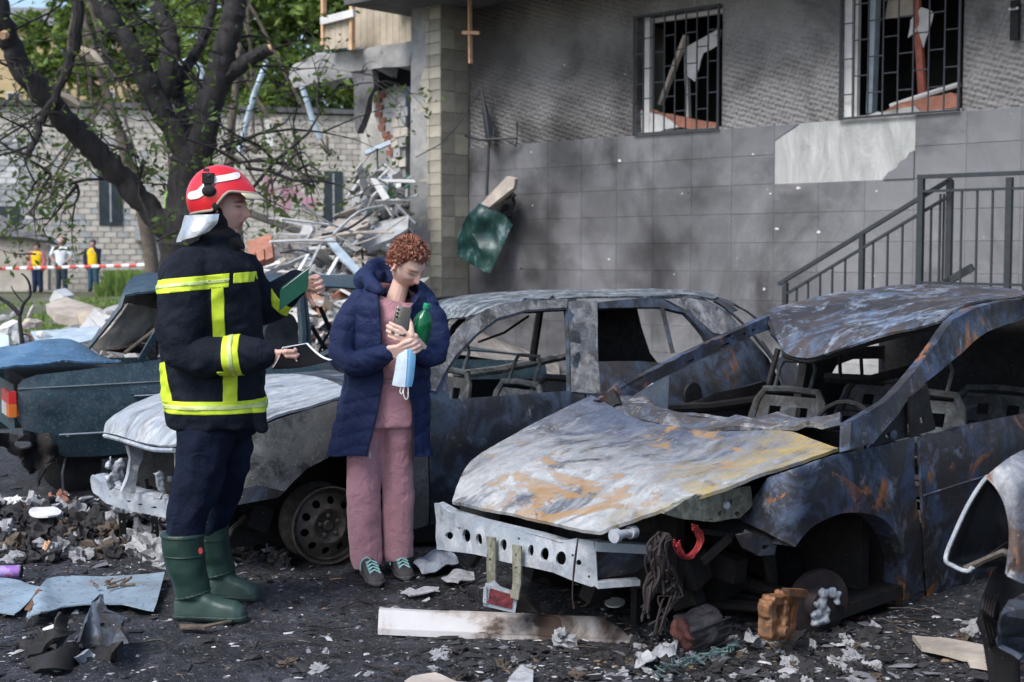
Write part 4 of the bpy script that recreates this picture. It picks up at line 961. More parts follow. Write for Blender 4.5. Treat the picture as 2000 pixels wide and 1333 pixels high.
# ============================================================= BURNT CARS
def hood_extra(t, am, q, c, e, b):
    s = t.sep()   # pale ash over the front half, ochre stain along the near edge, blued steel by the windscreen
    front = t.grad(t.math('ADD', s[0], t.math('MULTIPLY', t.math('SUBTRACT', c, .5), 1.5)), .22, -.62)
    near = t.grad(t.math('ADD', s[1], t.math('MULTIPLY', t.math('SUBTRACT', b, .5), .9)), .62, .22)
    q = t.mix(t.th(t.noise(6, 8, .75, 1.3, t.map(loc=(3, 1, 8), scale=(.7, 1.4, 1))), .46, .62), q, (.11, .135, .18))
    lo = t.noise(2.2, 6, .6, 1.6, t.map(loc=(1, 7, 3), scale=(1, 1.5, 1))); hi = t.noise(7, 9, .78, 2.0, t.map(loc=(2, 2, 9), scale=(1, 2.6, 1)))
    am2 = t.math('MAXIMUM', t.math('MULTIPLY', front, t.ramp(lo, [(.40, .05), (.50, .95)])), t.math('MULTIPLY', t.math('MULTIPLY', t.th(hi, .50, .62), t.grad(s[0], .3, -.2)), .75))
    oc = t.math('MULTIPLY', near, t.th(c, .38, .50))
    q = t.mix(t.math('MULTIPLY', t.grad(s[0], -.05, .35), .6), q, (.075, .10, .16))
    q = t.mix(oc, q, t.mix(t.th(hi, .42, .6), (.42, .30, .09), (.30, .27, .20)))
    oc2 = t.math('MULTIPLY', t.th(t.noise(2.1, 7, .66, .8, t.map(loc=(8, 2, 5), scale=(1.4, 1, 1))), .555, .60), .85)
    q = t.mix(oc2, q, (.36, .21, .08)); am2 = t.math('MULTIPLY', am2, t.math('SUBTRACT', 1.0, t.math('MULTIPLY', t.math('MAXIMUM', oc, oc2), .8)))
    return am2, q
B3 = burnt('scorched_steel_blue', (.014, .017, .025), (.062, .088, .145), (.046, .040, .040), (.28, .34, .42), (.36, .15, .055), .60, .585, .52, 1.25, 1, .735)
B3H = burnt('scorched_bonnet', (.035, .034, .038), (.085, .098, .128), (.082, .066, .056), (.49, .505, .50), (.34, .18, .06), .56, .655, .5, 1.0, 2, .70, extra=hood_extra, streak=(1, 1.6, 1), bs=.14)
B3R = burnt('scorched_roof', (.035, .034, .04), (.10, .14, .21), (.085, .070, .064), (.36, .44, .54), (.33, .24, .08), .565, .69, .56, 1.6, 3, .73)
B2 = burnt('scorched_steel_grey', (.026, .03, .037), (.075, .10, .14), (.062, .052, .046), (.40, .41, .42), (.30, .13, .05), .62, .66, .50, 1.2, 4, .715)
B2F = burnt('flaked_wing_steel', (.05, .05, .05), (.20, .20, .185), (.15, .14, .12), (.36, .37, .36), (.22, .13, .07), .575, .74, .45, 1.5, 7, .63, bs=.6)
B2H = burnt('ash_bonnet', (.14, .145, .16), (.30, .34, .39), (.20, .20, .20), (.52, .55, .57), (.28, .15, .07), .50, .76, .44, 1.6, 5, .66, streak=(1, 2.2, 1), bs=.2)
B2P = burnt('flaked_pillar', (.055, .055, .055), (.15, .155, .16), (.13, .115, .10), (.43, .42, .40), (.30, .15, .07), .51, .68, .5, 2.2, 6, .64, bs=.5)
ASH = burnt('ash_white_steel', (.17, .19, .215), (.32, .365, .42), (.22, .235, .25), (.52, .55, .58), (.22, .16, .12), .50, .80, .40, 2.0, 8, .66)
CHAR = burnt('charred_metal', (.007, .007, .008), (.017, .018, .021), (.018, .015, .014), (.15, .15, .15), (.16, .075, .04), .68, .72, .55, 2.2, 9, .70, .75)
RUSTM = burnt('rusted_iron', (.16, .075, .035), (.26, .12, .05), (.12, .08, .06), (.40, .36, .30), (.36, .14, .045), .60, .58, .5, 6, 10, .70)
OLIVE = burnt('olive_bracket', (.14, .14, .10), (.26, .26, .20), (.17, .16, .12), (.40, .40, .36), (.25, .15, .08), .60, .75, .5, 5, 11, .68)
SEATM = burnt('burnt_seat_steel', (.03, .035, .04), (.075, .088, .095), (.05, .045, .04), (.2, .22, .22), (.18, .09, .05), .66, .74, .5, 3, 12, .72, .75)
WIRE = plain('burnt_wire', (.022, .016, .016), .8, 0, .4, 20)
REDW = plain('red_wire', (.30, .03, .03), .6, 0, .3, 20)
RIM = burnt('burnt_rim', (.05, .043, .038), (.10, .09, .08), (.075, .058, .046), (.24, .23, .22), (.17, .09, .05), .68, .72, .52, 5, 13, .74)

def seat(car, x, y, z, lean=.25, w=.46, h=.62, hr=True):
    """bare seat frame: side rails, cross plates with openings, head-rest hoop"""
    mt = Matrix.Rotation(lean, 3, 'Y'); o0 = Vector((x, y, z))
    def q(a, b, c): return o0 + mt @ Vector((a, b, c))
    m_ = MB()
    for s in (-1, 1): m_.tube([q(-.02, s * w / 2, 0), q(0, s * w / 2, h * .5), q(.0, s * w * .42, h * .9), q(.0, s * w * .34, h)], [.028, .026, .022, .018], 7)
    m_.tube([q(0, -w * .36, h), q(0, 0, h + .01), q(0, w * .36, h)], .02, 7)
    m_.bar(q(0, -w / 2, h * .62), q(0, w / 2, h * .62), .02, .03); m_.bar(q(.01, -w / 2, h * .3), q(.01, w / 2, h * .3), .02, .05)
    fr = m_.build('seat_frame', SEATM, car)
    def fn(a, b): return q(.012, a, b)
    panel('seat_back_plate', [(-w * .44, h * .66), (w * .44, h * .66), (w * .36, h * .95), (-w * .36, h * .95)], [[(-.12, h * .74), (-.05, h * .74), (-.05, h * .85), (-.12, h * .85)], [(.05, h * .74), (.12, h * .74), (.12, h * .85), (.05, h * .85)]], fn, .05, SEATM, car, .012, .006, 12)
    if hr:
        m_ = MB(); m_.tube([q(0, -.11, h), q(.02, -.11, h + .13), q(.02, -.09, h + .17), q(.02, .09, h + .17), q(.02, .11, h + .13), q(0, .11, h)], .011, 6); m_.build('headrest_hoop', SEATM, car)
    m_ = MB(); m_.box(o0 + Vector((-.25, 0, .02)), (.46, w, .05)); 
    for s in (-1, 1): m_.box(o0 + Vector((-.25, s * w * .47, -.08)), (.5, .04, .14))
    m_.build('seat_base', SEATM, car)
    for k in range(3): m_ = MB(); m_.tube([q(.0, -w * .45 + .01, h * (.12 + .17 * k)), q(-.005, 0, h * (.14 + .17 * k)), q(0, w * .45, h * (.12 + .17 * k))], .006, 5); m_.build('seat_spring', SEATM, car)

# ------------------------------------------------------------- burnt hatchback on the right
f3 = Frame((1.275, 5.277), 44)
c3 = thing('burnt_car', 'burnt out car in the right foreground with scorched bonnet, bare bumper beam and no wheels', 'car', f3.o, f3.rz, 'burnt cars')
S3 = f3.side
def surf3(wf):
    def fn(px, py):
        l = S3(px, py, 0); w = wf(l.x, l.z); return S3(px, py, w)
    return fn
def w_body(x, z):
    w = .02 + .05 * max(0, (z - .5) / .3) ** 2 * (1 if z > .5 else 0) + .06 * max(0, (.35 - z) / .35)
    if x < -.2: w += .34 * ((-.2 - x) / .5) ** 2
    return w
panel('front_wing', smooth_poly([(1440, 1014), (1470, 975), (1499, 934)], 2)[:-1] + smooth_poly([(1499, 934), (1565, 911), (1631, 889), (1684, 879), (1784, 855)], 3) + [(1790, 950), (1802, 1090), (1808, 1200), (1763, 1206)] + smooth_poly([(1763, 1206), (1767, 1143), (1767, 1090), (1749, 1041), (1723, 1014), (1692, 1003), (1651, 1003), (1605, 1018), (1575, 1041), (1553, 1069)], 3)[1:] + [(1500, 1042)], [], surf3(w_body), 14, B3, c3, .01, .012, 4, 1, .003)
arch = smooth_poly([(1763, 1206), (1767, 1143), (1767, 1090), (1749, 1041), (1723, 1014), (1692, 1003), (1651, 1003), (1605, 1018), (1575, 1041), (1553, 1069)], 3)
m_ = MB(); fw_ = surf3(w_body); G = [[fw_(p.x, p.y) + Vector((0, .006 + .05 * k, 0)) for p in arch] for k in range(3)]; m_.grid(G); m_.build('wheel_arch_lip', B3, c3)
m_ = MB(); G = [[fw_(p.x, p.y) + Vector((0, .10 + .11 * k, .0)) + (Vector((.10, 0, .6)) - Vector((fw_(p.x, p.y).x * .1, 0, fw_(p.x, p.y).z))) * 0 for p in arch] for k in range(6)]; m_.grid(G)
m_.box((.1, .72, .3), (.95, .03, .62)); m_.build('wheel_arch_liner', CHAR, c3)
door_pts = [(1791, 856), (1888, 829), (2000, 808), (2140, 786), (2290, 770), (2290, 1010), (2140, 1070), (2000, 1118), (1900, 1160), (1812, 1196), (1805, 1090), (1796, 960)]
panel('front_door', door_pts, [], surf3(w_body), 16, B3, c3, .012, .008, 3, 2, .002)
m_ = MB(); P = [surf3(lambda x, z: -.004)(a, b) for a, b in [(1805, 968), (1900, 938), (2000, 908), (2140, 872)]]; m_.tube(P, .006, 5); m_.build('door_crease', B3, c3)
# rear door and rear quarter, beyond the frame
panel('rear_side', [(1.98, .14), (3.35, .2), (3.45, .55), (3.3, .86), (1.98, .76)], [ell(2.75, .12, .36, .38, 18)], lambda a, b: Vector((a, w_body(a, b), b)), .12, B3, c3, .012, .01, 3, 4)
panel('rear_pillar_frame', [(1.98, .77), (2.1, .77), (2.12, 1.22), (2.75, 1.20), (3.12, .86), (3.3, .87), (2.95, 1.24), (2.5, 1.30), (1.98, 1.31)], [], lambda a, b: Vector((a, .03 + .2 * max(0, b - .76) ** 1.0 * .9, b)), .08, B3, c3, .03, .01, 3, 4)
# near windscreen pillar and roof rail
wp = lambda x, z: .05 + .14 * max(0, min(1, (z - .72) / .5))
pil = smooth_poly([(1640, 828), (1690, 799), (1730, 771), (1796, 692), (1842, 628), (1878, 604), (1928, 591), (2000, 582), (2100, 577)], 3) + [(2100, 612)] + smooth_poly([(2000, 622), (1944, 639), (1895, 662), (1862, 692), (1809, 735), (1766, 770), (1727, 822), (1684, 872)], 3) + [(1639, 884)]
panel('windscreen_pillar', pil, [], surf3(wp), 11, B3, c3, .05, .006, 5, 5, .003)
m_ = MB(); m_.tube([surf3(lambda x, z: wp(x, z) - .005)(a, b) for a, b in [(1686, 868), (1727, 818), (1766, 766), (1809, 731), (1862, 688), (1895, 658), (1944, 635), (2000, 618), (2100, 608)]], .008, 6); m_.build('window_channel', ASH, c3)
panel('quarter_plate', [(1692, 874), (1730, 826), (1766, 780), (1770, 854)], [ell(1730, 852, 4, 5, 8)], surf3(lambda x, z: .09), 9, B3, c3, .01, .006, 8, 2)
m_ = MB(); m_.lathe([(.006, 0), (.022, 0), (.022, .008), (.012, .012), (.0, .012)], 12, Matrix.Translation(surf3(lambda x, z: .06)(1744, 850)) @ Matrix.Rotation(PI / 2, 4, 'X')); m_.build('hinge_boss', B2, c3)
panel('mirror_plate', [(1770, 776), (1806, 750), (1812, 800), (1822, 838), (1775, 855)], [[(1792, 816), (1800, 814), (1802, 826), (1794, 828)]], surf3(lambda x, z: .06), 8, CHAR, c3, .012, .01, 10, 3)
# bonnet
def h3(px, py, w): return S3(px, py, w)
hood = [
    [h3(1175, 1045, .45), h3(1095, 1030, .68), h3(1010, 1011, .93), h3(940, 997, 1.14), h3(884, 984, 1.32)],
    [h3(1255, 1012, .36), h3(1160, 985, .66), h3(1060, 965, .95), h3(970, 950, 1.2), h3(896, 950, 1.42)],
    [h3(1370, 974, .24), h3(1265, 930, .62), h3(1150, 905, .98), h3(1040, 895, 1.26), h3(930, 902, 1.49)],
    [h3(1500, 930, .16), h3(1400, 880, .60), h3(1270, 862, .98), h3(1140, 852, 1.28), h3(1010, 852, 1.54)],
    [h3(1638, 884, .10), h3(1500, 838, .50), h3(1365, 846, .86), h3(1245, 824, 1.22), h3(1155, 778, 1.56)]]
hd = cpatch('bonnet', hood, 9, 9, B3H, c3, .014, .014, 4, 3, .003)
COWL = burnt('scorched_cowl', (.05, .048, .05), (.10, .12, .16), (.12, .10, .09), (.36, .36, .36), (.3, .15, .06), .55, .68, .52, 3.0, 18, .68)
# buckled cowl below the windscreen
cow = [[h3(1175, 792, 1.5), h3(1215, 812, 1.33), h3(1275, 830, 1.12), h3(1365, 842, .84), h3(1480, 834, .52), h3(1640, 826, .13)],
       [h3(1185, 772, 1.50), h3(1232, 782, 1.35), h3(1290, 806, 1.15), h3(1370, 826, .9), h3(1480, 824, .6), h3(1640, 820, .2)],
       [h3(1200, 780, 1.5), h3(1252, 780, 1.40), h3(1320, 800, 1.2), h3(1400, 812, .98), h3(1500, 815, .72), h3(1642, 812, .3)]]
cpatch('cowl_panel', cow, 5, 7, COWL, c3, .02, .035, 9, 7, .01)
m_ = MB(); m_.tube([h3(1172, 790, 1.52), h3(1195, 780, 1.46), h3(1206, 798, 1.4)], [.03, .05, .03], 8); m_.build('torn_cowl_end', CHAR, c3)
# far windscreen pillar: a flat perforated channel
wfar = lambda k: 1.5 - .1 * k
pts_o = [(1158, 782), (1240, 735), (1330, 690), (1420, 648), (1490, 617)]; pts_i = [(1186, 796), (1262, 748), (1345, 708), (1430, 668), (1500, 640)]
poly = [(a, b, 0) for a, b in pts_o] + [(a, b, 0) for a, b in reversed(pts_i)]
panel('far_windscreen_pillar', [(a, b) for a, b in pts_o] + [(a, b) for a, b in reversed(pts_i)], [[(1392, 676), (1412, 667), (1414, 672), (1395, 681)], [(1330, 706), (1345, 699), (1346, 704), (1332, 711)], ell(1460, 645, 4, 3, 8), ell(1442, 652, 3, 3, 8)], lambda a, b: S3(a, b, 1.5 - .10 * (a - 1158) / 332), 9, B3, c3, .04, .006, 8, 8)
panel('far_door_corner', [(1200, 790), (1262, 752), (1302, 722), (1298, 800), (1240, 806)], [ell(1262, 786, 3, 4, 8), ell(1250, 755, 2, 2, 6), ell(1266, 748, 2, 2, 6)], lambda a, b: S3(a, b, 1.56), 10, ASH, c3, .02, .01, 8, 2)
m_ = MB(); m_.tube([S3(1290, 800, 1.6), S3(1380, 796, 1.62), S3(1486, 782, 1.62)], [.03, .03, .03], 8); m_.tube([S3(1520, 682, 1.6), S3(1505, 735, 1.62), S3(1482, 800, 1.64)], [.018, .018, .02], 7); m_.build('far_door_frame', CHAR, c3)
panel('far_middle_pillar', [(1560, 702), (1612, 700), (1605, 760), (1612, 815), (1548, 815), (1552, 760)], [], lambda a, b: S3(a, b, 1.5), 12, CHAR, c3, .05, .01, 6, 1)
panel('far_side_inner', [(1486, 745), (1560, 760), (1700, 765), (1760, 760), (1760, 900), (1300, 880), (1300, 800)], [], lambda a, b: S3(a, b, 1.64), 30, CHAR, c3, .02, .01, 4, 1)
# roof: sagging, folded down at its front far corner
def r3(px, py, w): return S3(px, py, w)
roof = [
    [r3(1842, 632, .2), r3(1770, 648, .42), r3(1690, 669, .64), r3(1618, 692, .86), r3(1575, 702, 1.02), r3(1532, 690, 1.18), r3(1497, 624, 1.38)],
    [r3(1850, 622, .21), r3(1778, 634, .45), r3(1700, 646, .70), r3(1622, 655, .96), r3(1572, 655, 1.12), r3(1530, 640, 1.28), r3(1496, 616, 1.44)],
    [r3(1878, 605, .22), r3(1812, 604, .52), r3(1745, 602, .84), r3(1660, 600, 1.10), r3(1600, 604, 1.26), r3(1550, 606, 1.38), r3(1505, 611, 1.48)],
    [r3(1915, 595, .22), r3(1880, 585, .55), r3(1790, 578, .90), r3(1700, 577, 1.16), r3(1640, 580, 1.34), r3(1580, 587, 1.44), r3(1530, 600, 1.52)]]
zr = [Vector((2.7, w, 1.27 + .05 * math.sin(PI * (w - .2) / 1.35) - (0 if w < 1.3 else .02))) for w in (.24, .5, .75, 1.0, 1.2, 1.38, 1.5)]
zr2 = [Vector((3.1, w, 1.16 + .05 * math.sin(PI * (w - .2) / 1.35))) for w in (.26, .5, .75, 1.0, 1.2, 1.38, 1.5)]
roof += [zr, zr2]
cpatch('roof', roof, 7, 6, B3R, c3, .012, .012, 4, 9, .003)
m_ = MB(); m_.tube(smooth_poly([r3(1842, 634, .22), r3(1770, 651, .44), r3(1690, 672, .66), r3(1618, 695, .88), r3(1578, 705, 1.02), r3(1532, 693, 1.18)], 4), .016, 7); m_.build('windscreen_header', CHAR, c3)
panel('far_rear_side', [(1600, 690), (1660, 680), (1800, 668), (1960, 655), (2080, 660), (2080, 900), (1600, 880)], [[(1615, 737), (1628, 714), (1660, 702), (1786, 699), (1772, 720), (1700, 735), (1650, 740)]], lambda a, b: S3(a, b, 1.60), 16, CHAR, c3, .02, .008, 4, 6)
cpatch('roof_lining', [[p + Vector((.05, .03 if p.y < .8 else -.03, -.05)) for p in r_] for r_ in roof[1:]], 4, 3, M['black'], c3, .008)
# rear end: hatch frame with rear window and bars
m_ = MB()
for a in (1640, 1682): m_.tube([S3(a, 698, 1.15), S3(a + 2, 738, 1.12)], .011, 5)
m_.tube([S3(1612, 738, 1.3), S3(1700, 742, 1.05), S3(1790, 720, .8)], .03, 6); m_.build('rear_window_bars', CHAR, c3)
m_ = MB(); m_.box((1.7, .87, .06), (3.3, 1.6, .05)); m_.build('floor_pan', CHAR, c3, smooth=False)
m_ = MB(); m_.box((3.25, .87, .62), (.06, 1.5, 1.05)); m_.build('tail_panel', CHAR, c3, smooth=False)
m_ = MB(); m_.box((.47, .87, .42), (.06, 1.45, .66)); m_.box((.60, .85, .60), (.25, 1.35, .22)); m_.build('bulkhead', CHAR, c3, smooth=False)
seat(c3, 1.45, .48, .22, .3, .48, .62); seat(c3, 1.45, 1.25, .22, .3, .48, .58); seat(c3, 2.35, .5, .25, .35, .55, .55, False); seat(c3, 2.35, 1.2, .25, .35, .55, .55, False)
m_ = MB(); m_.tube([Vector((.86 + .05 * math.sin(a) * .4, .48 + .17 * math.cos(a), .66 + .17 * math.sin(a))) for a in [k * PI / 10 for k in range(21)]], .012, 6); m_.build('steering_wheel', CHAR, c3)
# bumper beam with its holes
def bm3(px, py):
    p = f3.cross(px, py, -.88); x = -.88 + .16 * ((p.y - .95) / .6) ** 2; return f3.cross(px, py, x)
bo = [(849, 983), (860, 985), (877, 999), (937, 1018), (990, 1031), (1050, 1045), (1095, 1058), (1125, 1052), (1159, 1058), (1164, 1078), (1167, 1144), (1155, 1147), (1117, 1134), (1080, 1119), (1020, 1106), (922, 1082), (851, 1074)]
bh_ = [ell(877, 1047, 7, 8), ell(910, 1047, 10, 13), ell(937, 1054, 6, 12), ell(958, 1059, 5, 11), ell(985, 1065, 6, 12), ell(1037, 1076, 6, 12), ell(1064, 1083, 8, 13), ell(1096, 1091, 10, 14), ell(1131, 1099, 5, 6), [(1010, 1050), (1014, 1051), (1014, 1056), (1010, 1055)], [(1148, 1124), (1152, 1125), (1152, 1130), (1148, 1129)], [(893, 1030), (897, 1031), (897, 1035), (893, 1034)], [(1117, 1082), (1121, 1083), (1121, 1088), (1117, 1087)]]
panel('bumper_beam', bo, bh_, bm3, 8, ASH, c3, .012, .010, 10, 4, .003)
m_ = MB(); T_ = [bm3(a, b) for a, b in [(849, 985), (877, 1000), (937, 1019), (990, 1032), (1050, 1046), (1095, 1059), (1159, 1059)]]; m_.grid([T_, [p + Vector((.05, 0, .004)) for p in T_]]); B_l = [bm3(a, b) for a, b in [(851, 1073), (922, 1081), (1020, 1105), (1080, 1118), (1117, 1133), (1166, 1145)]]; m_.grid([B_l, [p + Vector((.06, 0, -.002)) for p in B_l]]); m_.build('beam_flange', ASH, c3)
def bx3(px, py): k = (px - 1165) / 112; return S3(px, py, bm3(1165, 1100).y + (.30 - bm3(1165, 1100).y) * 0 - .12 * k)
panel('crash_box_back', [(1165, 1068), (1274, 1070), (1278, 1102), (1252, 1124), (1167, 1140)], [], lambda a, b: bx3(a, b) + Vector((.03, .05, 0)), 12, B3, c3, .01, .008, 10, 4)
m_ = MB(); m_.bar(bx3(1162, 1066), bx3(1276, 1072), .05, .035); m_.bar(bx3(1164, 1142), bx3(1246, 1136), .05, .022); m_.build('crash_box_rail', ASH, c3)
for a, b, c_, d in ((960, 979, 1046, 1140), (1010, 1028, 1062, 1140)):
    panel('bracket_strap', [(a, c_), (c_ and a + 17, c_ + 3), (a + 18, d), (a + 2, d + 2)], [ell(a + 8, c_ + 20, 2, 3, 6), ell(a + 8, c_ + 45, 2, 3, 6)], lambda x, y: bm3(x, y) + Vector((-.03, 0, 0)), 8, OLIVE, c3, .008, .004, 14)
panel('bracket_foot', [(961, 1136), (978, 1138), (985, 1150), (1010, 1152), (1012, 1138), (1028, 1138), (1022, 1170), (1010, 1166), (985, 1160), (960, 1155)], [], lambda x, y: bm3(x, y) + Vector((-.03, 0, 0)), 8, OLIVE, c3, .008, .006, 14)
m_ = MB(); M_ = Matrix.Translation(S3(1202, 1047, .40)) @ Matrix.Rotation(PI / 2, 4, 'Y'); m_.lathe([(.0, -.01), (.026, -.01), (.026, .012), (.016, .012), (.016, .08), (.024, .08), (.024, .11), (0, .11)], 14, M_); m_.build('buffer_bolt', ASH, c3)
# front structure: rail, shock tower plate, lamp bracket, looms
panel('inner_rail', [(1286, 1000), (1330, 975), (1400, 955), (1456, 948), (1462, 985), (1440, 1012), (1390, 1018), (1330, 1014)], [ell(1400, 1003, 5, 6, 8), ell(1436, 1004, 5, 6, 8), ell(1355, 995, 2, 3, 6), [(1420, 975), (1428, 973), (1428, 985), (1420, 987)]], lambda a, b: S3(a, b, .26), 10, OLIVE, c3, .02, .015, 9, 4, .004)
m_ = MB(); m_.lathe([(0, 0), (.016, 0), (.016, .012), (.008, .018), (0, .018)], 10, Matrix.Translation(S3(1417, 988, .24)) @ Matrix.Rotation(PI / 2, 4, 'X')); m_.build('bolt', ASH, c3)
panel('lamp_bracket', [(1436, 1044), (1462, 1040), (1500, 1055), (1511, 1062), (1505, 1082), (1480, 1086), (1450, 1070)], [ell(1490, 1068, 6, 5, 10)], lambda a, b: S3(a, b, .16), 7, B2, c3, .015, .008, 14, 4)
m_ = MB(); m_.bar(S3(1372, 1098, .3), S3(1425, 1050, .26), .018, .03); m_.bar(S3(1370, 1038, .34), S3(1430, 1046, .3), .02, .02); m_.build('stay_arm', CHAR, c3)
rl = random.Random(3)
def loom(name, pts, n, r, mat, w, spread=.02):
    m2_ = MB()
    for _ in range(n):
        m2_.tube(smooth_poly([S3(a, b, w) + Vector((rl.uniform(-spread, spread), rl.uniform(-spread, spread), rl.uniform(-spread, spread))) for a, b in pts], 4), r * rl.uniform(.6, 1.3), 5)
    return m2_.build(name, mat, c3)
loom('wiring_loom', [(1300, 1050), (1285, 1065), (1290, 1100), (1305, 1130), (1300, 1150)], 16, .006, WIRE, .30, .03)
loom('wiring_loom', [(1280, 1050), (1275, 1080), (1282, 1120), (1268, 1150), (1262, 1200)], 9, .005, WIRE, .32, .025)
loom('wiring_loom', [(1305, 1120), (1330, 1150), (1300, 1180), (1285, 1230)], 7, .004, WIRE, .28, .04)
loom('red_wire_loop', [(1355, 1030), (1368, 1050), (1362, 1075), (1345, 1088), (1328, 1078), (1320, 1060)], 14, .0035, REDW, .26, .012)
loom('hanging_wire', [(1130, 1052), (1122, 1100), (1118, 1160), (1122, 1190)], 2, .002, WIRE, .52, .006)
m_ = MB()
for _ in range(46):
    p = Vector((rl.uniform(-.5, .35), rl.uniform(.42, 1.45), rl.uniform(.12, .46)))
    m_.box(p, (rl.uniform(.05, .22), rl.uniform(.05, .25), rl.uniform(.05, .2)), Matrix.Rotation(rl.uniform(-.5, .5), 3, rl.choice('XYZ')))
for _ in range(16):
    p = Vector((rl.uniform(-.7, .3), rl.uniform(.4, 1.4), rl.uniform(.15, .45))); m_.tube([p, p + Vector((rl.uniform(-.1, .2), rl.uniform(-.2, .2), rl.uniform(-.15, .1))), p + Vector((rl.uniform(-.1, .3), rl.uniform(-.3, .3), rl.uniform(-.25, .1)))], rl.uniform(.008, .025), 6)
m_.build('engine_remains', CHAR, c3)
m_ = MB(); m_.box((-.42, .95, .34), (.05, 1.0, .34)); m_.build('radiator', CHAR, c3, smooth=False)
# far front wheel remains and near brake disc, hub and caliper
m_ = MB(); Mw = Matrix.Translation((-.05, 1.52, .17)) @ Matrix.Rotation(PI / 2, 4, 'X'); m_.lathe([(.0, .0), (.15, .0), (.2, .03), (.2, .17), (.15, .19), (0, .19)], 28, Mw); m_.build('far_wheel', CHAR, c3)
dc = S3(1597, 1177, .13)
Md = Matrix.Translation(dc) @ Matrix.Rotation(R(-24), 4, 'Z') @ Matrix.Rotation(PI / 2 + R(4), 4, 'X')
m_ = MB(); m_.lathe([(.0, .045), (.058, .045), (.066, .03), (.072, .012), (.138, .012), (.138, -.012), (.06, -.012), (0, -.012)], 40, Md); m_.build('brake_disc', plain('disc_iron', (.05, .04, .042), .5, .4, .4, 12), c3, ang=30)
m_ = MB(); rp_ = random.Random(4)
for _ in range(22): q_ = Md @ Vector((rp_.uniform(-.05, .06), rp_.uniform(-.07, .07), .055)); m_.ball(q_, (rp_.uniform(.012, .024), rp_.uniform(.012, .02), rp_.uniform(.012, .024)), 8, 6)
o = remeshed('melted_hub', m_, .006, ASH, c3, 1, lambda p, n: n * .006 * noise.noise(p * 60))
def cal(px, py): return S3(px, py, .04)
m_ = MB(); c0 = cal(1530, 1206) + Vector((0, .02, 0)); rc = Matrix.Rotation(.12, 3, 'Y')
for x_, z_, dx, dz, dy_ in ((0, .066, .13, .035, .06), (0, -.062, .12, .045, .055), (-.058, 0, .03, .14, .06), (.056, .0, .028, .14, .05), (0, 0, .022, .13, .075), (-.035, -.03, .06, .06, .05), (-.07, .03, .03, .05, .05), (.03, .08, .05, .03, .07)):
    m_.box(c0 + rc @ Vector((x_ * 1.3, 0, z_)), (dx * 1.28, dy_, dz), rc @ Matrix.Rotation(x_ * 2, 3, 'Y'))
m_.lathe([(0, 0), (.022, 0), (.022, .05), (0, .05)], 14, Matrix.Translation(c0 + Vector((-.03, -.06, -.045))) @ Matrix.Rotation(PI / 2, 4, 'X') @ Matrix.Translation((0, 0, -.05)))
remeshed('brake_caliper', m_, .005, RUSTM, c3, 3, lambda p, n: n * .004 * noise.noise(p * 45))
panel('caliper_clip', [(1526, 1148), (1566, 1150), (1568, 1166), (1530, 1162)], [], lambda a, b: S3(a, b, .03), 8, RUSTM, c3, .03, .006, 14)
m_ = MB(); m_.tube([dc + Vector((0, .05, 0)), dc + Vector((0, .5, .03))], .03, 8); m_.tube([dc + Vector((.05, .25, .02)), dc + Vector((.03, .3, .4))], [.03, .045], 8); m_.tube([dc + Vector((-.05, .2, -.05)), dc + Vector((-.2, .6, -.06))], .025, 7); m_.build('suspension', CHAR, c3)
panel('sill', [(.70, .02), (2.0, .02), (2.0, .13), (.70, .10)], [], lambda a, b: Vector((a, .10, b)), .1, CHAR, c3, .03, .01, 4)
# ------------------------------------------------------------- burnt three-door in the middle
f2 = Frame((-.8696, 6.5615), 50)
c2 = thing('burnt_car', 'burnt out three door car behind the two people resting on a bare steel front rim', 'car', f2.o, f2.rz, 'burnt cars')
S2 = f2.side
def w2f(x, z):
    w = .03 + (.20 * ((z - .74) / .52) ** 1.1 if z > .74 else 0) + (.05 * max(0, (.3 - z) / .3)) + (.03 * max(0, (z - .55) / .2) if z < .75 else .03)
    if x < -.35: w += .32 * ((-.35 - x) / .5) ** 2
    if x > 2.9: w += .25 * ((x - 2.9) / .55) ** 2
    return w
def L2(w=w2f): return lambda a, b: f2.shift(Vector((a, 0, b)), w(a, b))
def px2(pts): return [(S2(a, b).x, S2(a, b).z) for a, b in pts]
archp = [(.42, .10), (.44, .22), (.42, .33), (.36, .43), (.26, .51), (.12, .55), (0, .535), (-.142, .487), (-.22, .43), (-.269, .39)]
panel('front_wing', px2([(p.x, p.y) for p in smooth_poly([(338, 880), (400, 856), (500, 835), (570, 811), (690, 775), (760, 768), (838, 772)], 3)]) + [(.575, .12)] + archp + [(-.30, .40), (-.42, .435), (-.60, .40), (-.82, .43)], [], L2(), .05, B2F, c2, .01, .012, 4, 1, .004)
panel('wing_underlip', [(-.42, .434), (-.29, .392), (-.27, .385), (-.30, .365), (-.5, .355), (-.80, .33), (-.80, .40)], [], L2(lambda x, z: w2f(x, z) - .012), .05, B2, c2, .01, .006, 6, 1)
m_ = MB(); m_.grid([[L2()(a, b) + Vector((0, .006 + .06 * k, 0)) for a, b in archp] for k in range(6)]); m_.box((.08, .46, .3), (.85, .03, .5)); m_.build('wheel_arch_liner', CHAR, c2)
win1 = px2([(878, 780), (874, 728), (894, 699), (931, 658), (975, 625), (1027, 610), (1107, 605), (1111, 680), (1114, 763), (1000, 772)])
dpts = [(.59, .12), (.59, .775)] + px2([(828, 762), (826, 732), (857, 686), (905, 634), (949, 604), (1005, 590), (1108, 584), (1126, 584)]) + px2([(1135, 680), (1142, 766)]) + [(1.68, .45), (1.68, .12)]
panel('door', dpts, [win1], L2(), .045, B2, c2, .03, .006, 4, 2, .003)
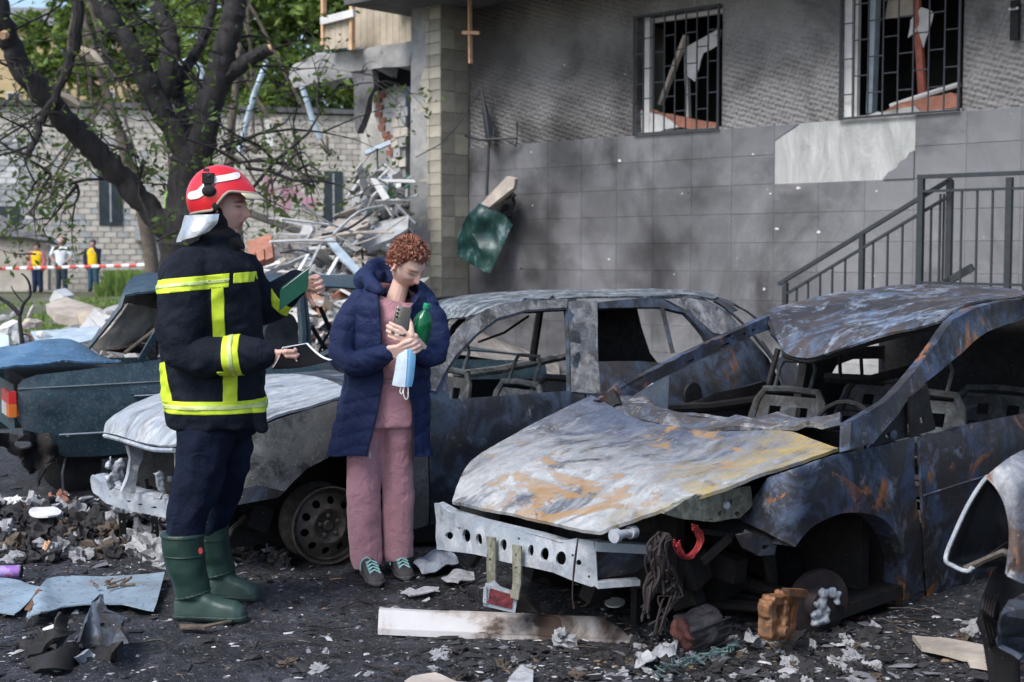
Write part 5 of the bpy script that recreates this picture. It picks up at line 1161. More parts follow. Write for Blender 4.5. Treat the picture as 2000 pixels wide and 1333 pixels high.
# flaked, paler window surround
sur = px2([(828, 760), (826, 732), (857, 686), (905, 634), (949, 604), (1005, 590), (1108, 584), (1108, 601), (1027, 606), (973, 621), (929, 654), (890, 694), (868, 728), (850, 765)])
panel('door_window_frame', sur, [], L2(lambda x, z: w2f(x, z) - .006), .04, B2P, c2, .01, .005, 10, 2, .003)
panel('middle_pillar', px2([(1110, 590), (1126, 588), (1166, 588), (1168, 690), (1174, 770), (1142, 768), (1118, 765)]), [], L2(lambda x, z: w2f(x, z) - .002), .04, B2P, c2, .035, .006, 9, 4, .003)
win2 = px2([(1150, 603), (1220, 601), (1293, 600), (1338, 612), (1376, 655), (1392, 690), (1330, 712), (1250, 706), (1165, 706)])
rq = px2([(1170, 590), (1250, 583), (1330, 579), (1375, 584), (1420, 610), (1462, 655), (1500, 700), (1524, 745), (1534, 800)]) + [(3.38, .50), (3.32, .22), (2.98, .16)] + [(2.62 + .36 * math.cos(a), .16 + .36 * math.sin(a)) for a in [PI * k / 10 for k in range(0, 11)]] + [(2.2, .12), (1.70, .12), (1.70, .45)] + px2([(1146, 766), (1168, 690)])
panel('rear_quarter', rq, [win2], L2(), .05, B2, c2, .03, .010, 4, 3, .003)
panel('rear_quarter_scorch', px2([(1300, 585), (1340, 581), (1385, 590), (1425, 615), (1448, 645), (1420, 655), (1392, 650), (1345, 608)]), [], L2(lambda x, z: w2f(x, z) - .005), .04, B2P, c2, .008, .005, 9, 4, .003)
m_ = MB(); m_.tube([S2(1293, 600, .22), S2(1302, 640, .2), S2(1314, 690, .16)], .014, 6); m_.build('rear_window_post', B2, c2)
m_ = MB(); m_.lathe([(.0, .012), (.075, .012), (.085, 0), (.075, -.004), (.0, -.004)], 20, Matrix.Translation(S2(1352, 772, .04)) @ Matrix.Rotation(PI / 2, 4, 'X')); m_.build('fuel_flap_recess', CHAR, c2)
B2R = burnt('flaked_roof', (.03, .045, .055), (.10, .13, .15), (.06, .06, .06), (.50, .53, .54), (.25, .14, .07), .535, .76, .5, 3.0, 16, .60, bs=.5, streak=(1, 1.4, 1))
# far side frame and roof
fw2 = lambda a, b, w=1.42: S2(a, b, w)
for P_, r_ in (([fw2(840, 690), fw2(862, 640), fw2(880, 596)], .03), ([fw2(868, 690, 1.2), fw2(886, 640, 1.3), fw2(905, 622, 1.35)], .02), ([fw2(1040, 705), fw2(1050, 640), fw2(1056, 600)], .027)): m_ = MB(); m_.tube(P_, r_, 7); m_.build('far_pillar', CHAR, c2)
m_ = MB(); m_.tube([fw2(880, 735, 1.5), fw2(980, 722, 1.5), fw2(1110, 695, 1.5), fw2(1160, 690, 1.5)], [.03, .03, .03, .03], 7); m_.build('far_door_sill', B2P, c2)
panel('far_side', [(.6, .10), (3.2, .12), (3.3, .62), (1.6, .70), (.6, .70)], [], lambda a, b: Vector((a, 1.55, b)), .2, CHAR, c2, .03, .008, 4)
rf = [[S2(960, 608, .24), S2(930, 618, .48), S2(895, 624, .78), S2(858, 627, 1.08), S2(825, 624, 1.36)],
      [S2(1005, 594, .25), S2(975, 594, .5), S2(930, 594, .8), S2(885, 594, 1.1), S2(845, 594, 1.38)],
      [S2(1110, 585, .26), S2(1090, 579, .55), S2(1050, 575, .85), S2(1000, 574, 1.12), S2(950, 576, 1.4)],
      [S2(1250, 582, .26), S2(1225, 576, .55), S2(1190, 571, .85), S2(1150, 569.5, 1.12), S2(1100, 571, 1.4)],
      [S2(1345, 579, .26), S2(1345, 572, .55), S2(1335, 569.5, .85), S2(1300, 569, 1.12), S2(1260, 570, 1.4)],
      [S2(1392, 588, .28), S2(1400, 583, .55), S2(1402, 580, .85), S2(1395, 579, 1.12), S2(1370, 580, 1.38)]]
cpatch('roof', rf, 5, 6, B2R, c2, .012, .008, 5, 4, .003)
m_ = MB(); m_.tube([fw2(850, 584, 1.42), fw2(920, 580, 1.42), fw2(1000, 574, 1.42), fw2(1080, 573, 1.42)], .012, 5); m_.build('roof_rail', CHAR, c2)
rh = [[S2(1392, 590, .28), S2(1402, 585, .7), S2(1372, 582, 1.38)], [S2(1425, 612, .26), S2(1445, 605, .7), S2(1440, 600, 1.38)], [S2(1480, 670, .2), S2(1500, 660, .75), S2(1505, 650, 1.4)], [S2(1528, 745, .12), S2(1545, 735, .75), S2(1556, 720, 1.42)], [S2(1534, 815, .10), S2(1552, 810, .75), S2(1565, 790, 1.42)], [S2(1530, 930, .14), S2(1548, 920, .75), S2(1565, 890, 1.42)]]
cpatch('tailgate', rh, 4, 6, B2, c2, .012, .01, 4, 4, .003, cut=lambda p: .78 < p.z < 1.14 and .30 < p.y < 1.28)
panel('far_rear_pillar', [(1152, 602), (1236, 600), (1246, 640), (1262, 690), (1280, 712), (1160, 712)], [], lambda a, b: S2(a, b, 1.38), 14, CHAR, c2, .04, .012, 5, 3)
# bonnet and front
bh2 = [[S2(342, 874, .26), S2(300, 872, .55), S2(258, 860, .85), S2(225, 850, 1.12), S2(206, 846, 1.34)],
       [S2(400, 852, .12), S2(340, 828, .55), S2(285, 812, .9), S2(240, 808, 1.18), S2(214, 822, 1.38)],
       [S2(500, 832, .07), S2(450, 792, .55), S2(390, 775, .9), S2(330, 775, 1.2), S2(270, 790, 1.42)],
       [S2(570, 808, .07), S2(540, 770, .55), S2(490, 752, .9), S2(420, 750, 1.2), S2(350, 762, 1.44)],
       [S2(690, 772, .08), S2(650, 750, .55), S2(600, 738, .9), S2(530, 735, 1.2), S2(460, 742, 1.46)]]
cow2 = [[S2(690, 772, .10), S2(650, 750, .55), S2(600, 738, .9), S2(530, 735, 1.2), S2(460, 742, 1.46)], [S2(835, 772, .12), S2(790, 752, .55), S2(740, 736, .9), S2(690, 730, 1.15), S2(640, 726, 1.40)]]
cpatch('cowl_panel', cow2, 6, 6, B2, c2, .012, .012, 6, 2)
cpatch('bonnet', bh2, 7, 7, B2H, c2, .012, .010, 4, 6, .004)
m_ = MB(); m_.tube([p + Vector((-.005, 0, -.014)) for p in smooth_poly(bh2[0], 5)], .012, 6); m_.build('bonnet_lip', ASH, c2)
def bz(px, py, z=.33): return f2.top(px, py, z)
def bw2(px): return 1.46 - (px - 177) * .0046 + (.10 * ((200 - px) / 24) ** 2 if px < 200 else 0)
bu = smooth_poly([(176, 940), (180, 929), (198, 941), (230, 953), (262, 960), (330, 977), (430, 998)], 3) + smooth_poly([(430, 1036), (330, 1013), (262, 1000), (222, 989), (190, 970), (177, 952)], 3)
panel('bumper_bar', [(p.x, p.y) for p in bu], [ell(a, 975 + (a - 230) * .24, 5, 2.2, 8) for a in (250, 275, 300)], lambda a, b: S2(a, b, bw2(a)), 6, ASH, c2, .012, .012, 9, 3, .005)
TT = [S2(p.x, p.y, bw2(p.x)) for p in smooth_poly([(180, 930), (198, 942), (230, 954), (262, 961), (330, 978), (430, 999)], 4)]
m_ = MB(); m_.grid([[p + Vector((.035 * k, .012 * k, .006 * math.sin(k))) for p in TT] for k in range(4)]); o = m_.build('bumper_shelf', ASH, c2); sm = o.modifiers.new('s', 'SOLIDIFY'); sm.thickness = .006
panel('headlamp_mount', [(244, 870), (276, 868), (272, 900), (262, 930), (258, 962), (234, 960), (246, 925), (252, 895)], [], lambda a, b: S2(a, b, 1.02), 7, ASH, c2, .03, .012, 14, 2)
m_ = MB(); rq_ = random.Random(8)
for _ in range(18): m_.ball(S2(rq_.uniform(208, 240), rq_.uniform(895, 955), 1.15), rq_.uniform(.010, .022), 7, 5)
remeshed('melted_lamp_remains', m_, .010, ASH, c2, 1, lambda p, n: n * .012 * noise.noise(p * 45)); m_ = MB()
for _ in range(18): m_.ball(S2(rq_.uniform(300, 335), rq_.uniform(925, 975), .78), rq_.uniform(.008, .02), 7, 5)
remeshed('melted_lamp_remains', m_, .010, ASH, c2, 1, lambda p, n: n * .012 * noise.noise(p * 45))
m_ = MB(); m_.box((-.40, .82, .42), (.06, 1.0, .34)); m_.box((-.3, .82, .45), (.3, .9, .3)); m_.box((-.05, .8, .42), (.5, .9, .36))
for _ in range(24): m_.box((rq_.uniform(-.45, .3), rq_.uniform(.3, 1.4), rq_.uniform(.15, .55)), [rq_.uniform(.05, .2) for _ in range(3)], Matrix.Rotation(rq_.uniform(-.5, .5), 3, 'Y'))
m_.build('engine_remains', CHAR, c2)
for a, b, w in ((236, 1015, 1.1), (300, 1022, .82)): panel('strap_leg', [(a - 6, b - 14), (a + 7, b - 12), (a + 12, b + 52), (a - 0, b + 54)], [ell(a + 1, b + 4 + 11 * k, 2.2, 2.6, 6) for k in range(4)], lambda x, y, w=w: S2(x, y, w), 6, CHAR, c2, .008, .002)
seat(c2, 1.40, .42, .16, .25, .46, .62); seat(c2, 1.45, 1.15, .16, .25, .46, .64); seat(c2, 2.3, .8, .22, .3, 1.15, .5, False)
m_ = MB(); m_.box((1.6, .8, .09), (2.9, 1.45, .05)); m_.box((.5, .8, .42), (.06, 1.4, .6)); m_.box((.62, .8, .62), (.22, 1.35, .18)); m_.build('floor_pan', CHAR, c2, smooth=False)
m_ = MB(); m_.tube([S2(935, 668, .5), S2(985, 650, .6), S2(1032, 618, .75)], .008, 5); m_.build('loose_strap', CHAR, c2)
panel('sill', [(.5, .03), (2.2, .03), (2.2, .14), (.5, .14)], [], lambda a, b: Vector((a, .10, b)), .15, CHAR, c2, .03, .01, 5)
# steel wheels
def steel_wheel(car, c, yaw, name='front_wheel'):
    w = bpy.data.objects.new(name, None); col.objects.link(w); w.parent = car; w.location = c; w.rotation_euler = (0, 0, yaw)
    Mx = Matrix.Rotation(PI / 2, 4, 'X')
    m_ = MB(); m_.lathe([(.188, .03), (.195, .022), (.192, .008), (.176, .0), (.168, -.02), (.160, -.06), (.165, -.10), (.18, -.13), (.195, -.15), (.195, -.16), (.17, -.14), (.15, -.08), (.155, -.02), (.168, .012)], 40, Mx, cap=False); m_.build('barrel', RIM, w, ang=50)
    holes = [ell(.125 * math.cos(a), .125 * math.sin(a), .020, .020, 10) for a in [2 * PI * k / 10 + .2 for k in range(10)]]
    def dish(a, b):
        r = math.hypot(a, b); d = .006 + (.022 * math.exp(-((r - .085) / .022) ** 2)) - .03 * max(0, 1 - r / .07) ** 1.2 - (.02 * max(0, (r - .13) / .04)); return Vector((a, -d - 0.0, b))
    panel('disc', ell(0, 0, .172, .172, 48), holes, dish, .014, RIM, w, .006)
    for k in range(5):
        a = 2 * PI * k / 5 + .4; m_ = MB(); m_.lathe([(0, .0), (.011, 0), (.011, .014), (.007, .018), (0, .018)], 8, Matrix.Translation((.05 * math.cos(a), -.012, .05 * math.sin(a))) @ Mx); m_.build('wheel_nut', RIM, w)
    m_ = MB(); m_.lathe([(0, -.02), (.03, -.02), (.03, .012), (.02, .022), (.02, .016), (0, .016)], 16, Matrix.Translation((0, .0, 0)) @ Mx); m_.build('hub', RIM, w)
    return w
hub = S2(640, 1026, .07); steel_wheel(c2, hub, R(-10))
steel_wheel(c2, Vector((2.62, .10, .19)), 0, 'rear_wheel')
m_ = MB(); m_.tube([S2(440, 1065, .25), S2(452, 1035, .25), S2(478, 1010, .3)], .012, 6); m_.tube([S2(430, 1050, .3), S2(450, 1075, .28), S2(470, 1080, .3)], .01, 6); m_.build('bent_pipe', RIM, c2)
m_ = MB(); m_.box(S2(500, 1010, .35), (.12, .1, .12), Matrix.Rotation(.4, 3, 'Y')); m_.tube([S2(470, 985, .3), S2(560, 990, .35)], .02, 6); m_.build('under_tray_remains', CHAR, c2)

# ------------------------------------------------------------- teal saloon at the left
f1 = Frame((-2.889, 8.5), 62)
c1 = thing('crushed_saloon', 'dark teal saloon car with crumpled trunk lid and torn roof behind the firefighter', 'car', f1.o, f1.rz)
S1 = f1.side
t = NT('dusty_teal_paint'); n = t.noise(5, 8, .7, .5); d = t.noise(70, 3, .6); e = t.noise(24, 4, .6)
c = t.ramp(n, [(.3, (.009, .022, .031)), (.55, (.017, .042, .056)), (.75, (.05, .08, .10))]); c = t.mix(t.math('MULTIPLY', t.th(d, .50, .72), .4), c, (.15, .17, .18)); c = t.mix(t.th(e, .70, .73), c, (.38, .38, .37)); c = t.mix(t.th(t.noise(3, 6, .7, 0, t.map(loc=(4, 4, 1))), .60, .72), c, (.05, .045, .055))
TEAL = t.out(c, t.ramp(n, [(.3, .28), (.7, .6)]), 0, e, .12, .004, .6)
t = NT('blue_lid_sky_sheen'); n = t.noise(3, 7, .7, .8); c = t.ramp(n, [(.3, (.03, .085, .16)), (.6, (.07, .16, .27)), (.8, (.16, .25, .34))]); c = t.mix(t.th(t.noise(50, 3, .6), .62, .66), c, (.3, .32, .33)); LID = t.out(c, .32, 0, t.noise(12, 5), .2, .006, .6)  # sky reflection is painted into the lid's brighter blue
CHROME = plain('dull_chrome', (.5, .52, .53), .35, .8, .2, 12)
def w1(x, z): return .02 + (.05 * ((z - .62) / .2) if z > .62 else 0) + (.04 * max(0, (.35 - z) / .2)) + (.05 * ((-.05 - x) / .2) ** 2 if x < -.05 else 0)
def L1f(w=w1): return lambda a, b: f1.shift(Vector((a, 0, b)), w(a, b))
ra = [(.05, .22), (-.02, .2)]
panel('rear_wing', [(-.19, .70), (-.16, .735), (-.08, .76), (.3, .79), (.70, .83), (1.0, .83), (1.0, .24), (.30, .225), (.09, .235), (.04, .26), (-.02, .38), (-.16, .42), (-.20, .5)], [], L1f(), .06, TEAL, c1, .012, .008, 4, 1, .002)
panel('front_side', [(1.012, .24), (1.012, .83), (1.9, .80), (2.45, .80), (2.5, .77), (3.55, .72), (3.6, .45), (3.45, .28), (3.2, .26)] + [(2.95 + .32 * math.cos(a), .26 + .32 * math.sin(a)) for a in [PI * k / 8 for k in range(9)]] + [(2.5, .24)], [], L1f(), .08, TEAL, c1, .012, .008, 4, 2, .002)
for z0, z1, xa, xb in ((.676, .69, -.19, 1.0), (.377, .372, .05, 1.0), (.60, .60, .52, .76)):
    m_ = MB(); m_.tube([L1f(lambda x, z: w1(x, z) - .012)(xa + (xb - xa) * k / 4, z0 + (z1 - z0) * k / 4) for k in range(5)], .006, 5); m_.build('trim_strip', CHROME if z0 < .66 else plain('dull_trim', (.12, .14, .15), .4), c1)
panel('fuel_flap', [(.50, .61), (.74, .615), (.74, .72), (.50, .705)], [], L1f(lambda x, z: w1(x, z) - .008), .06, TEAL, c1, .006)
lid = [[S1(-40, 730, .0), S1(30, 712, .02), S1(110, 708, .06), S1(180, 706, .06), S1(236, 704, .05)],
       [S1(-40, 712, .25), S1(25, 700, .25), S1(90, 690, .3), S1(165, 698, .3), S1(225, 702, .3)],
       [S1(-40, 690, .6), S1(20, 682, .6), S1(85, 668, .6), S1(150, 672, .6), S1(200, 698, .6)],
       [S1(-40, 684, 1.0), S1(20, 678, 1.0), S1(80, 668, 1.0), S1(140, 668, 1.0), S1(185, 694, 1.0)],
       [S1(-30, 684, 1.4), S1(30, 680, 1.4), S1(85, 676, 1.4), S1(135, 678, 1.4), S1(170, 694, 1.4)]]
cpatch('trunk_lid', lid, 6, 6, LID, c1, .012, .025, 5, 3, .006, ang=25)
m_ = MB(); m_.box((-.1 + .45, .75, .55), (.85, 1.35, .3)); m_.build('trunk_well', M['black'], c1, smooth=False)
m_ = MB(); m_.grid([[f1.cross(-110, y, -.2) if False else Vector((-.205, w, z)) for w in (.06, .4, .8, 1.2, 1.5)] for z in (.40, .55, .70)]); m_.build('rear_panel', TEAL, c1)
# tail lamp
def lamp(x0, z0, z1, w0, w1_, mat, nm):
    m_ = MB(); m_.box((-.22, (w0 + w1_) / 2, (z0 + z1) / 2), (.045, w1_ - w0, z1 - z0)); return m_.build(nm, mat, c1, smooth=False)
LR, LO, LWh = [plain(n_, c_, .2, 0, .15, 20) for n_, c_ in (('red_lens', (.55, .03, .03)), ('orange_lens', (.62, .16, .03)), ('clear_lens', (.5, .5, .48)))]
lamp(0, .585, .66, .02, .34, LR, 'red_lens'); lamp(0, .50, .583, .02, .13, LO, 'orange_lens'); lamp(0, .50, .583, .132, .34, LWh, 'reversing_lens')
def lampside(a, b, c_, d, mat, nm): panel(nm, [(a, c_), (b, c_ + .01), (b - .015, d), (a, d)], [], L1f(lambda x, z: w1(x, z) - .012), .05, mat, c1, .012)
lampside(-.235, -.195, .585, .66, LR, 'red_lens'); lampside(-.235, -.185, .50, .583, LO, 'orange_lens')
# torn bumper and rags of sheet under the tail
panel('torn_bumper', [(-10, 845), (50, 850), (95, 846), (112, 880), (118, 890), (100, 905), (75, 950), (72, 952), (85, 915), (60, 925), (40, 905), (20, 880), (-10, 868)], [ell(42, 868, 12, 8, 10)], lambda a, b: S1(a, b, -.04 + .05 * math.sin(a / 9)), 6, CHAR, c1, .012, .05, 9, 2, .02)
m_ = MB(); m_.tube([S1(128, 896, .1), S1(122, 925, .08), S1(124, 955, .0), S1(128, 985, -.08), S1(126, 1000, -.1)], [.02, .018, .02, .022, .02], 7, flat=.5); m_.build('hanging_strip', B2, c1)
m_ = MB(); m_.lathe([(0, 0), (.14, 0), (.19, .02), (.19, .15), (.14, .17), (0, .17)], 24, Matrix.Translation((.15, .3, .17)) @ Matrix.Rotation(PI / 2, 4, 'X')); m_.build('rear_wheel', M['black'], c1)
# torn roof: rear edge lifted into a hollow fold, headlining hanging out
def r1(px, py, w): return S1(px, py, w)
rfold = [[r1(238, 580, .35), r1(248, 556, .5), r1(266, 541, .7), r1(292, 540, .95), r1(320, 552, 1.2)],
         [r1(300, 575, .15), r1(320, 552, .4), r1(350, 541, .7), r1(380, 540, 1.0), r1(400, 545, 1.25)],
         [r1(450, 560, .15), r1(460, 548, .4), r1(470, 543, .7), r1(480, 542, 1.0), r1(490, 545, 1.25)],
         [r1(690, 566, .16), r1(685, 550, .4), r1(680, 543, .7), r1(670, 541, 1.0), r1(660, 543, 1.25)],
         [r1(760, 575, .18), r1(755, 562, .45), r1(745, 556, .7), r1(735, 555, 1.0), r1(720, 556, 1.25)]]
cpatch('torn_roof', rfold, 6, 5, TEAL, c1, .015, .02, 4, 3, .006)
panel('roof_fold_inside', [(238, 578), (250, 560), (268, 548), (300, 556), (320, 580), (318, 612), (280, 605), (250, 598), (242, 592)], [], lambda a, b: S1(a, b, .75), 8, M['black'], c1, .02, .04, 5, 2)
TAN = plain('headlining_cloth', (.22, .19, .155), .95, 0, .35, 6, .6, .01)
fl = [[S1(246, 592, .3), S1(270, 596, .4), S1(295, 602, .5), S1(325, 606, .6)], [S1(228, 618, .28), S1(255, 622, .36), S1(285, 628, .45), S1(318, 636, .55)], [S1(206, 650, .28), S1(232, 652, .3), S1(262, 650, .36), S1(300, 655, .5)], [S1(176, 678, .30), S1(200, 684, .3), S1(232, 676, .32), S1(270, 665, .45)]]
cpatch('hanging_headlining', fl, 7, 7, TAN, c1, .008, .03, 8, 4, .006)
m_ = MB(); m_.tube([S1(172, 680, .22), S1(205, 640, .22), S1(236, 600, .22), S1(242, 580, .25)], .018, 6); m_.build('rear_pillar', TEAL, c1)
panel('rear_deck', [(180, 682), (240, 690), (310, 690), (310, 640), (285, 655), (262, 668), (220, 676)], [], lambda a, b: S1(a, b, .5), 12, plain('dark_upholstery', (.045, .036, .034), .95, 0, .4, 8, .7, .02), c1, .1, .06, 7, 3)
m_ = MB(); m_.tube([S1(244, 690, .1), S1(270, 670, .15), S1(296, 650, .2), S1(330, 620, .25)], .012, 6); m_.tube([S1(270, 670, .15), S1(285, 672, .15), S1(300, 660, .18)], .006, 5); m_.build('stick', BARK2, c1)
m_ = MB(); m_.bar(S1(274, 705, .04), S1(312, 640, .12), .012, .05); m_.build('rear_screen_pillar', TEAL, c1)
for pts, r_ in (([(588, 730), (592, 650), (586, 575)], .032), ([(602, 730), (604, 650), (596, 580)], .014), ([(520, 745), (640, 690), (700, 660), (735, 580)], .026)):
    m_ = MB(); m_.tube([S1(a, b, .10) for a, b in pts], r_, 7); m_.build('door_pillar', TEAL, c1)
for pts in ([(610, 640), (640, 690), (652, 720)], [(625, 600), (660, 680)]): m_ = MB(); m_.tube([S1(a, b, 1.0) for a, b in pts], .018, 6); m_.build('far_pillar', M['black'], c1)
panel('seat_back', smooth_poly([(508, 745), (510, 660), (520, 630), (545, 612), (565, 622), (574, 660), (578, 745)], 4), [], lambda a, b: S1(a, b, .45), 10, plain('black_vinyl', (.03, .033, .037), .5, 0, .4, 14), c1, .1, .02, 6)
cw = S1(640, 690, .45); m_ = MB(); m_.tube([cw + Vector((.06 * math.cos(a), .17 * math.sin(a), .17 * math.cos(a))) for a in [k * PI / 12 for k in range(25)]], .011, 6); m_.tube([cw, cw + Vector((.25, 0, -.12))], .015, 6); m_.tube([cw + Vector((0, -.16, 0)), cw, cw + Vector((0, .16, 0))], .01, 6); m_.build('steering_wheel', M['black'], c1)
hd1 = [[Vector((2.45, w, .80)) for w in (.1, .5, .9, 1.3, 1.5)], [Vector((3.0, w, .80 + .02 * math.sin(w * 2))) for w in (.08, .5, .9, 1.3, 1.52)], [Vector((3.6, w, .72)) for w in (.08, .5, .9, 1.3, 1.52)]]
cpatch('bonnet', hd1, 5, 4, TEAL, c1, .012, .01, 4)
panel('door_inner_edge', [(512, 742), (655, 712), (660, 725), (520, 752)], [], lambda a, b: S1(a, b, .06), 10, CHROME, c1, .01, .003)
m_ = MB(); m_.box((1.7, .8, .22), (3.3, 1.4, .06)); m_.box((3.5, .8, .45), (.06, 1.4, .45)); m_.box((2.4, .8, .55), (.1, 1.4, .5)); m_.build('floor_pan', M['black'], c1, smooth=False)
panel('far_side', [(-.15, .25), (3.5, .25), (3.5, .70), (-.15, .75)], [], lambda a, b: Vector((a, 1.55, b)), .3, TEAL, c1, .02, .01, 4)

# ------------------------------------------------------------- burnt wing at the right edge
f4 = Frame((1.70, 4.42), 44)
c4 = thing('burnt_car', 'burnt car front wing with hollow lamp opening cut off by the right edge', 'car', f4.o, f4.rz, 'burnt cars')
S4 = f4.side
wing4 = [[S4(1925, 932, -.02), S4(1948, 915, -.05), S4(1975, 895, -.05), S4(2010, 878, -.02), S4(2060, 862, .03)], [S4(1948, 955, -.06), S4(1966, 945, -.085), S4(1985, 935, -.10), S4(2015, 925, -.10), S4(2070, 910, -.09)], [S4(1968, 1000, -.09), S4(1978, 1000, -.105), S4(1990, 1000, -.115), S4(2020, 995, -.12), S4(2080, 980, -.12)], [S4(1974, 1060, -.10), S4(1982, 1066, -.115), S4(1995, 1072, -.125), S4(2020, 1075, -.13), S4(2080, 1060, -.13)], [S4(1968, 1120, -.09), S4(1975, 1130, -.11), S4(1990, 1138, -.12), S4(2015, 1140, -.125), S4(2080, 1130, -.125)]]
B4 = burnt('ash_wing', (.06, .06, .065), (.20, .22, .26), (.14, .09, .07), (.42, .43, .44), (.36, .16, .06), .54, .56, .45, 2.0, 14, .68)
cpatch('front_wing', wing4, 6, 6, B4, c4, .012, .008, 5, 4, .003)
rim4 = smooth_poly([S4(1930, 930, .0), S4(1915, 948, .02), S4(1892, 985, .05), S4(1868, 1035, .08), S4(1847, 1090, .1), S4(1862, 1106, .08), S4(1888, 1116, .04), S4(1900, 1108, .02)], 5)
m_ = MB(); m_.tube(rim4, [.007] * len(rim4), 7); m_.build('lamp_opening_rim', ASH, c4)
n_ = len(rim4); back = smooth_poly([S4(1948, 955, .1), S4(1955, 970, .3), S4(1950, 1000, .4), S4(1945, 1040, .42), S4(1935, 1080, .4), S4(1945, 1095, .3), S4(1960, 1090, .2), S4(1970, 1060, .0)], 5)
G = [[rim4[i].lerp(back[i], k / 4) for i in range(min(len(rim4), len(back)))] for k in range(5)]; m_ = MB(); m_.grid(G); o = m_.build('lamp_cavity', CHAR, c4); sm = o.modifiers.new('s', 'SOLIDIFY'); sm.thickness = .006
panel('lamp_cavity_back', [(1915, 950), (1948, 950), (1972, 1000), (1975, 1075), (1960, 1105), (1890, 1110), (1855, 1095), (1880, 1020)], [], lambda a, b: S4(a, b, .42), 10, M['black'], c4, .01, .03, 8, 2)
m_ = MB(); m_.tube([S4(1886, 1112, .05), S4(1920, 1095, .0), S4(1960, 1078, -.05), S4(1985, 1090, -.1)], [.014, .01, .012, .016], 6); m_.build('lamp_stay', RIM, c4)
m_ = MB(); m_.tube([S4(1990, 1150, .1), S4(1965, 1190, .08), S4(1955, 1250, .05), S4(1962, 1330, .05), S4(1965, 1380, .05)], [.10, .085, .06, .05, .05], 12); m_.tube([S4(1935, 1180, .1), S4(1925, 1215, .08), S4(1940, 1250, .06)], .03, 8); m_.build('strut', CHAR, c4)
panel('broken_moulding', [(1948, 1230), (1968, 1178), (2000, 1160), (2060, 1150), (2060, 1240), (1990, 1290), (1952, 1262)], [], lambda a, b: S4(a, b, -.12 + .05 * math.sin(b / 15)), 10, B2, c4, .015, .03, 6, 3)
for k in range(5):
    m_ = MB(); m_.tube(smooth_poly([S4(1925 + k * 6, 1160, .05), S4(1918 + k * 5, 1190 + k * 4, .0), S4(1926 + k * 7, 1225, .03), S4(1935 + k * 5, 1265, .06)], 4), .004, 5); m_.build('wire', WIRE, c4)
# the rest of that car, outside the photograph
sp4 = [(.30, .62), (.75, .80), (1.25, .83), (3.4, .84), (3.75, .70), (3.75, .30), (3.3, .18)] + [(2.95 + .36 * math.cos(a), .18 + .36 * math.sin(a)) for a in [PI * k / 8 for k in range(9)]] + [(1.2, .14)] + [(.72 + .36 * math.cos(a), .14 + .36 * math.sin(a)) for a in [PI * k / 8 for k in range(9)]] + [(.30, .25)]
for y4, nm in ((.06, 'right_side'), (-1.62, 'left_side')): panel(nm, sp4, [], lambda a, b, y4=y4: Vector((a, y4, b)), .12, B3, c4, .02, .01, 4, 2)
cpatch('bonnet', [[Vector((x, y, z + .03 * math.sin(PI * (y + 1.6) / 1.65))) for y in (.03, -.4, -.8, -1.2, -1.6)] for x, z in ((.28, .66), (.6, .76), (.95, .81), (1.25, .83))], 4, 5, B4, c4, .012, .012, 4, 5)
cpatch('roof', [[Vector((x, y, z + .04 * math.sin(PI * (y + 1.5) / 1.45))) for y in (-.08, -.4, -.8, -1.2, -1.5)] for x, z in ((1.95, 1.26), (2.4, 1.32), (2.9, 1.30), (3.3, 1.2))], 4, 5, B3R, c4, .012, .012, 4, 6)
for y4, s in ((.02, -1), (-1.58, 1)):
    for P in ([(1.2, 0, .83), (1.6, .06, 1.08), (1.97, .1, 1.26)], [(2.35, 0, .83), (2.4, .08, 1.3)], [(3.7, 0, .80), (3.5, .06, 1.02), (3.3, .1, 1.2)]): m_ = MB(); m_.tube([Vector((x, y4 + s * w, z)) for x, w, z in P], .035, 7); m_.build('pillar', B3, c4)
m_ = MB(); m_.box((.26, -.85, .45), (.05, 1.3, .12)); m_.build('bumper_beam', ASH, c4, smooth=False)
m_ = MB(); m_.box((3.72, -.8, .5), (.05, 1.6, .5)); m_.build('tail_panel', CHAR, c4, smooth=False)
m_ = MB(); m_.box((1.25, -.8, .5), (.05, 1.55, .6)); m_.box((2.2, -.8, .12), (2.9, 1.55, .05)); m_.build('floor_pan', CHAR, c4, smooth=False)
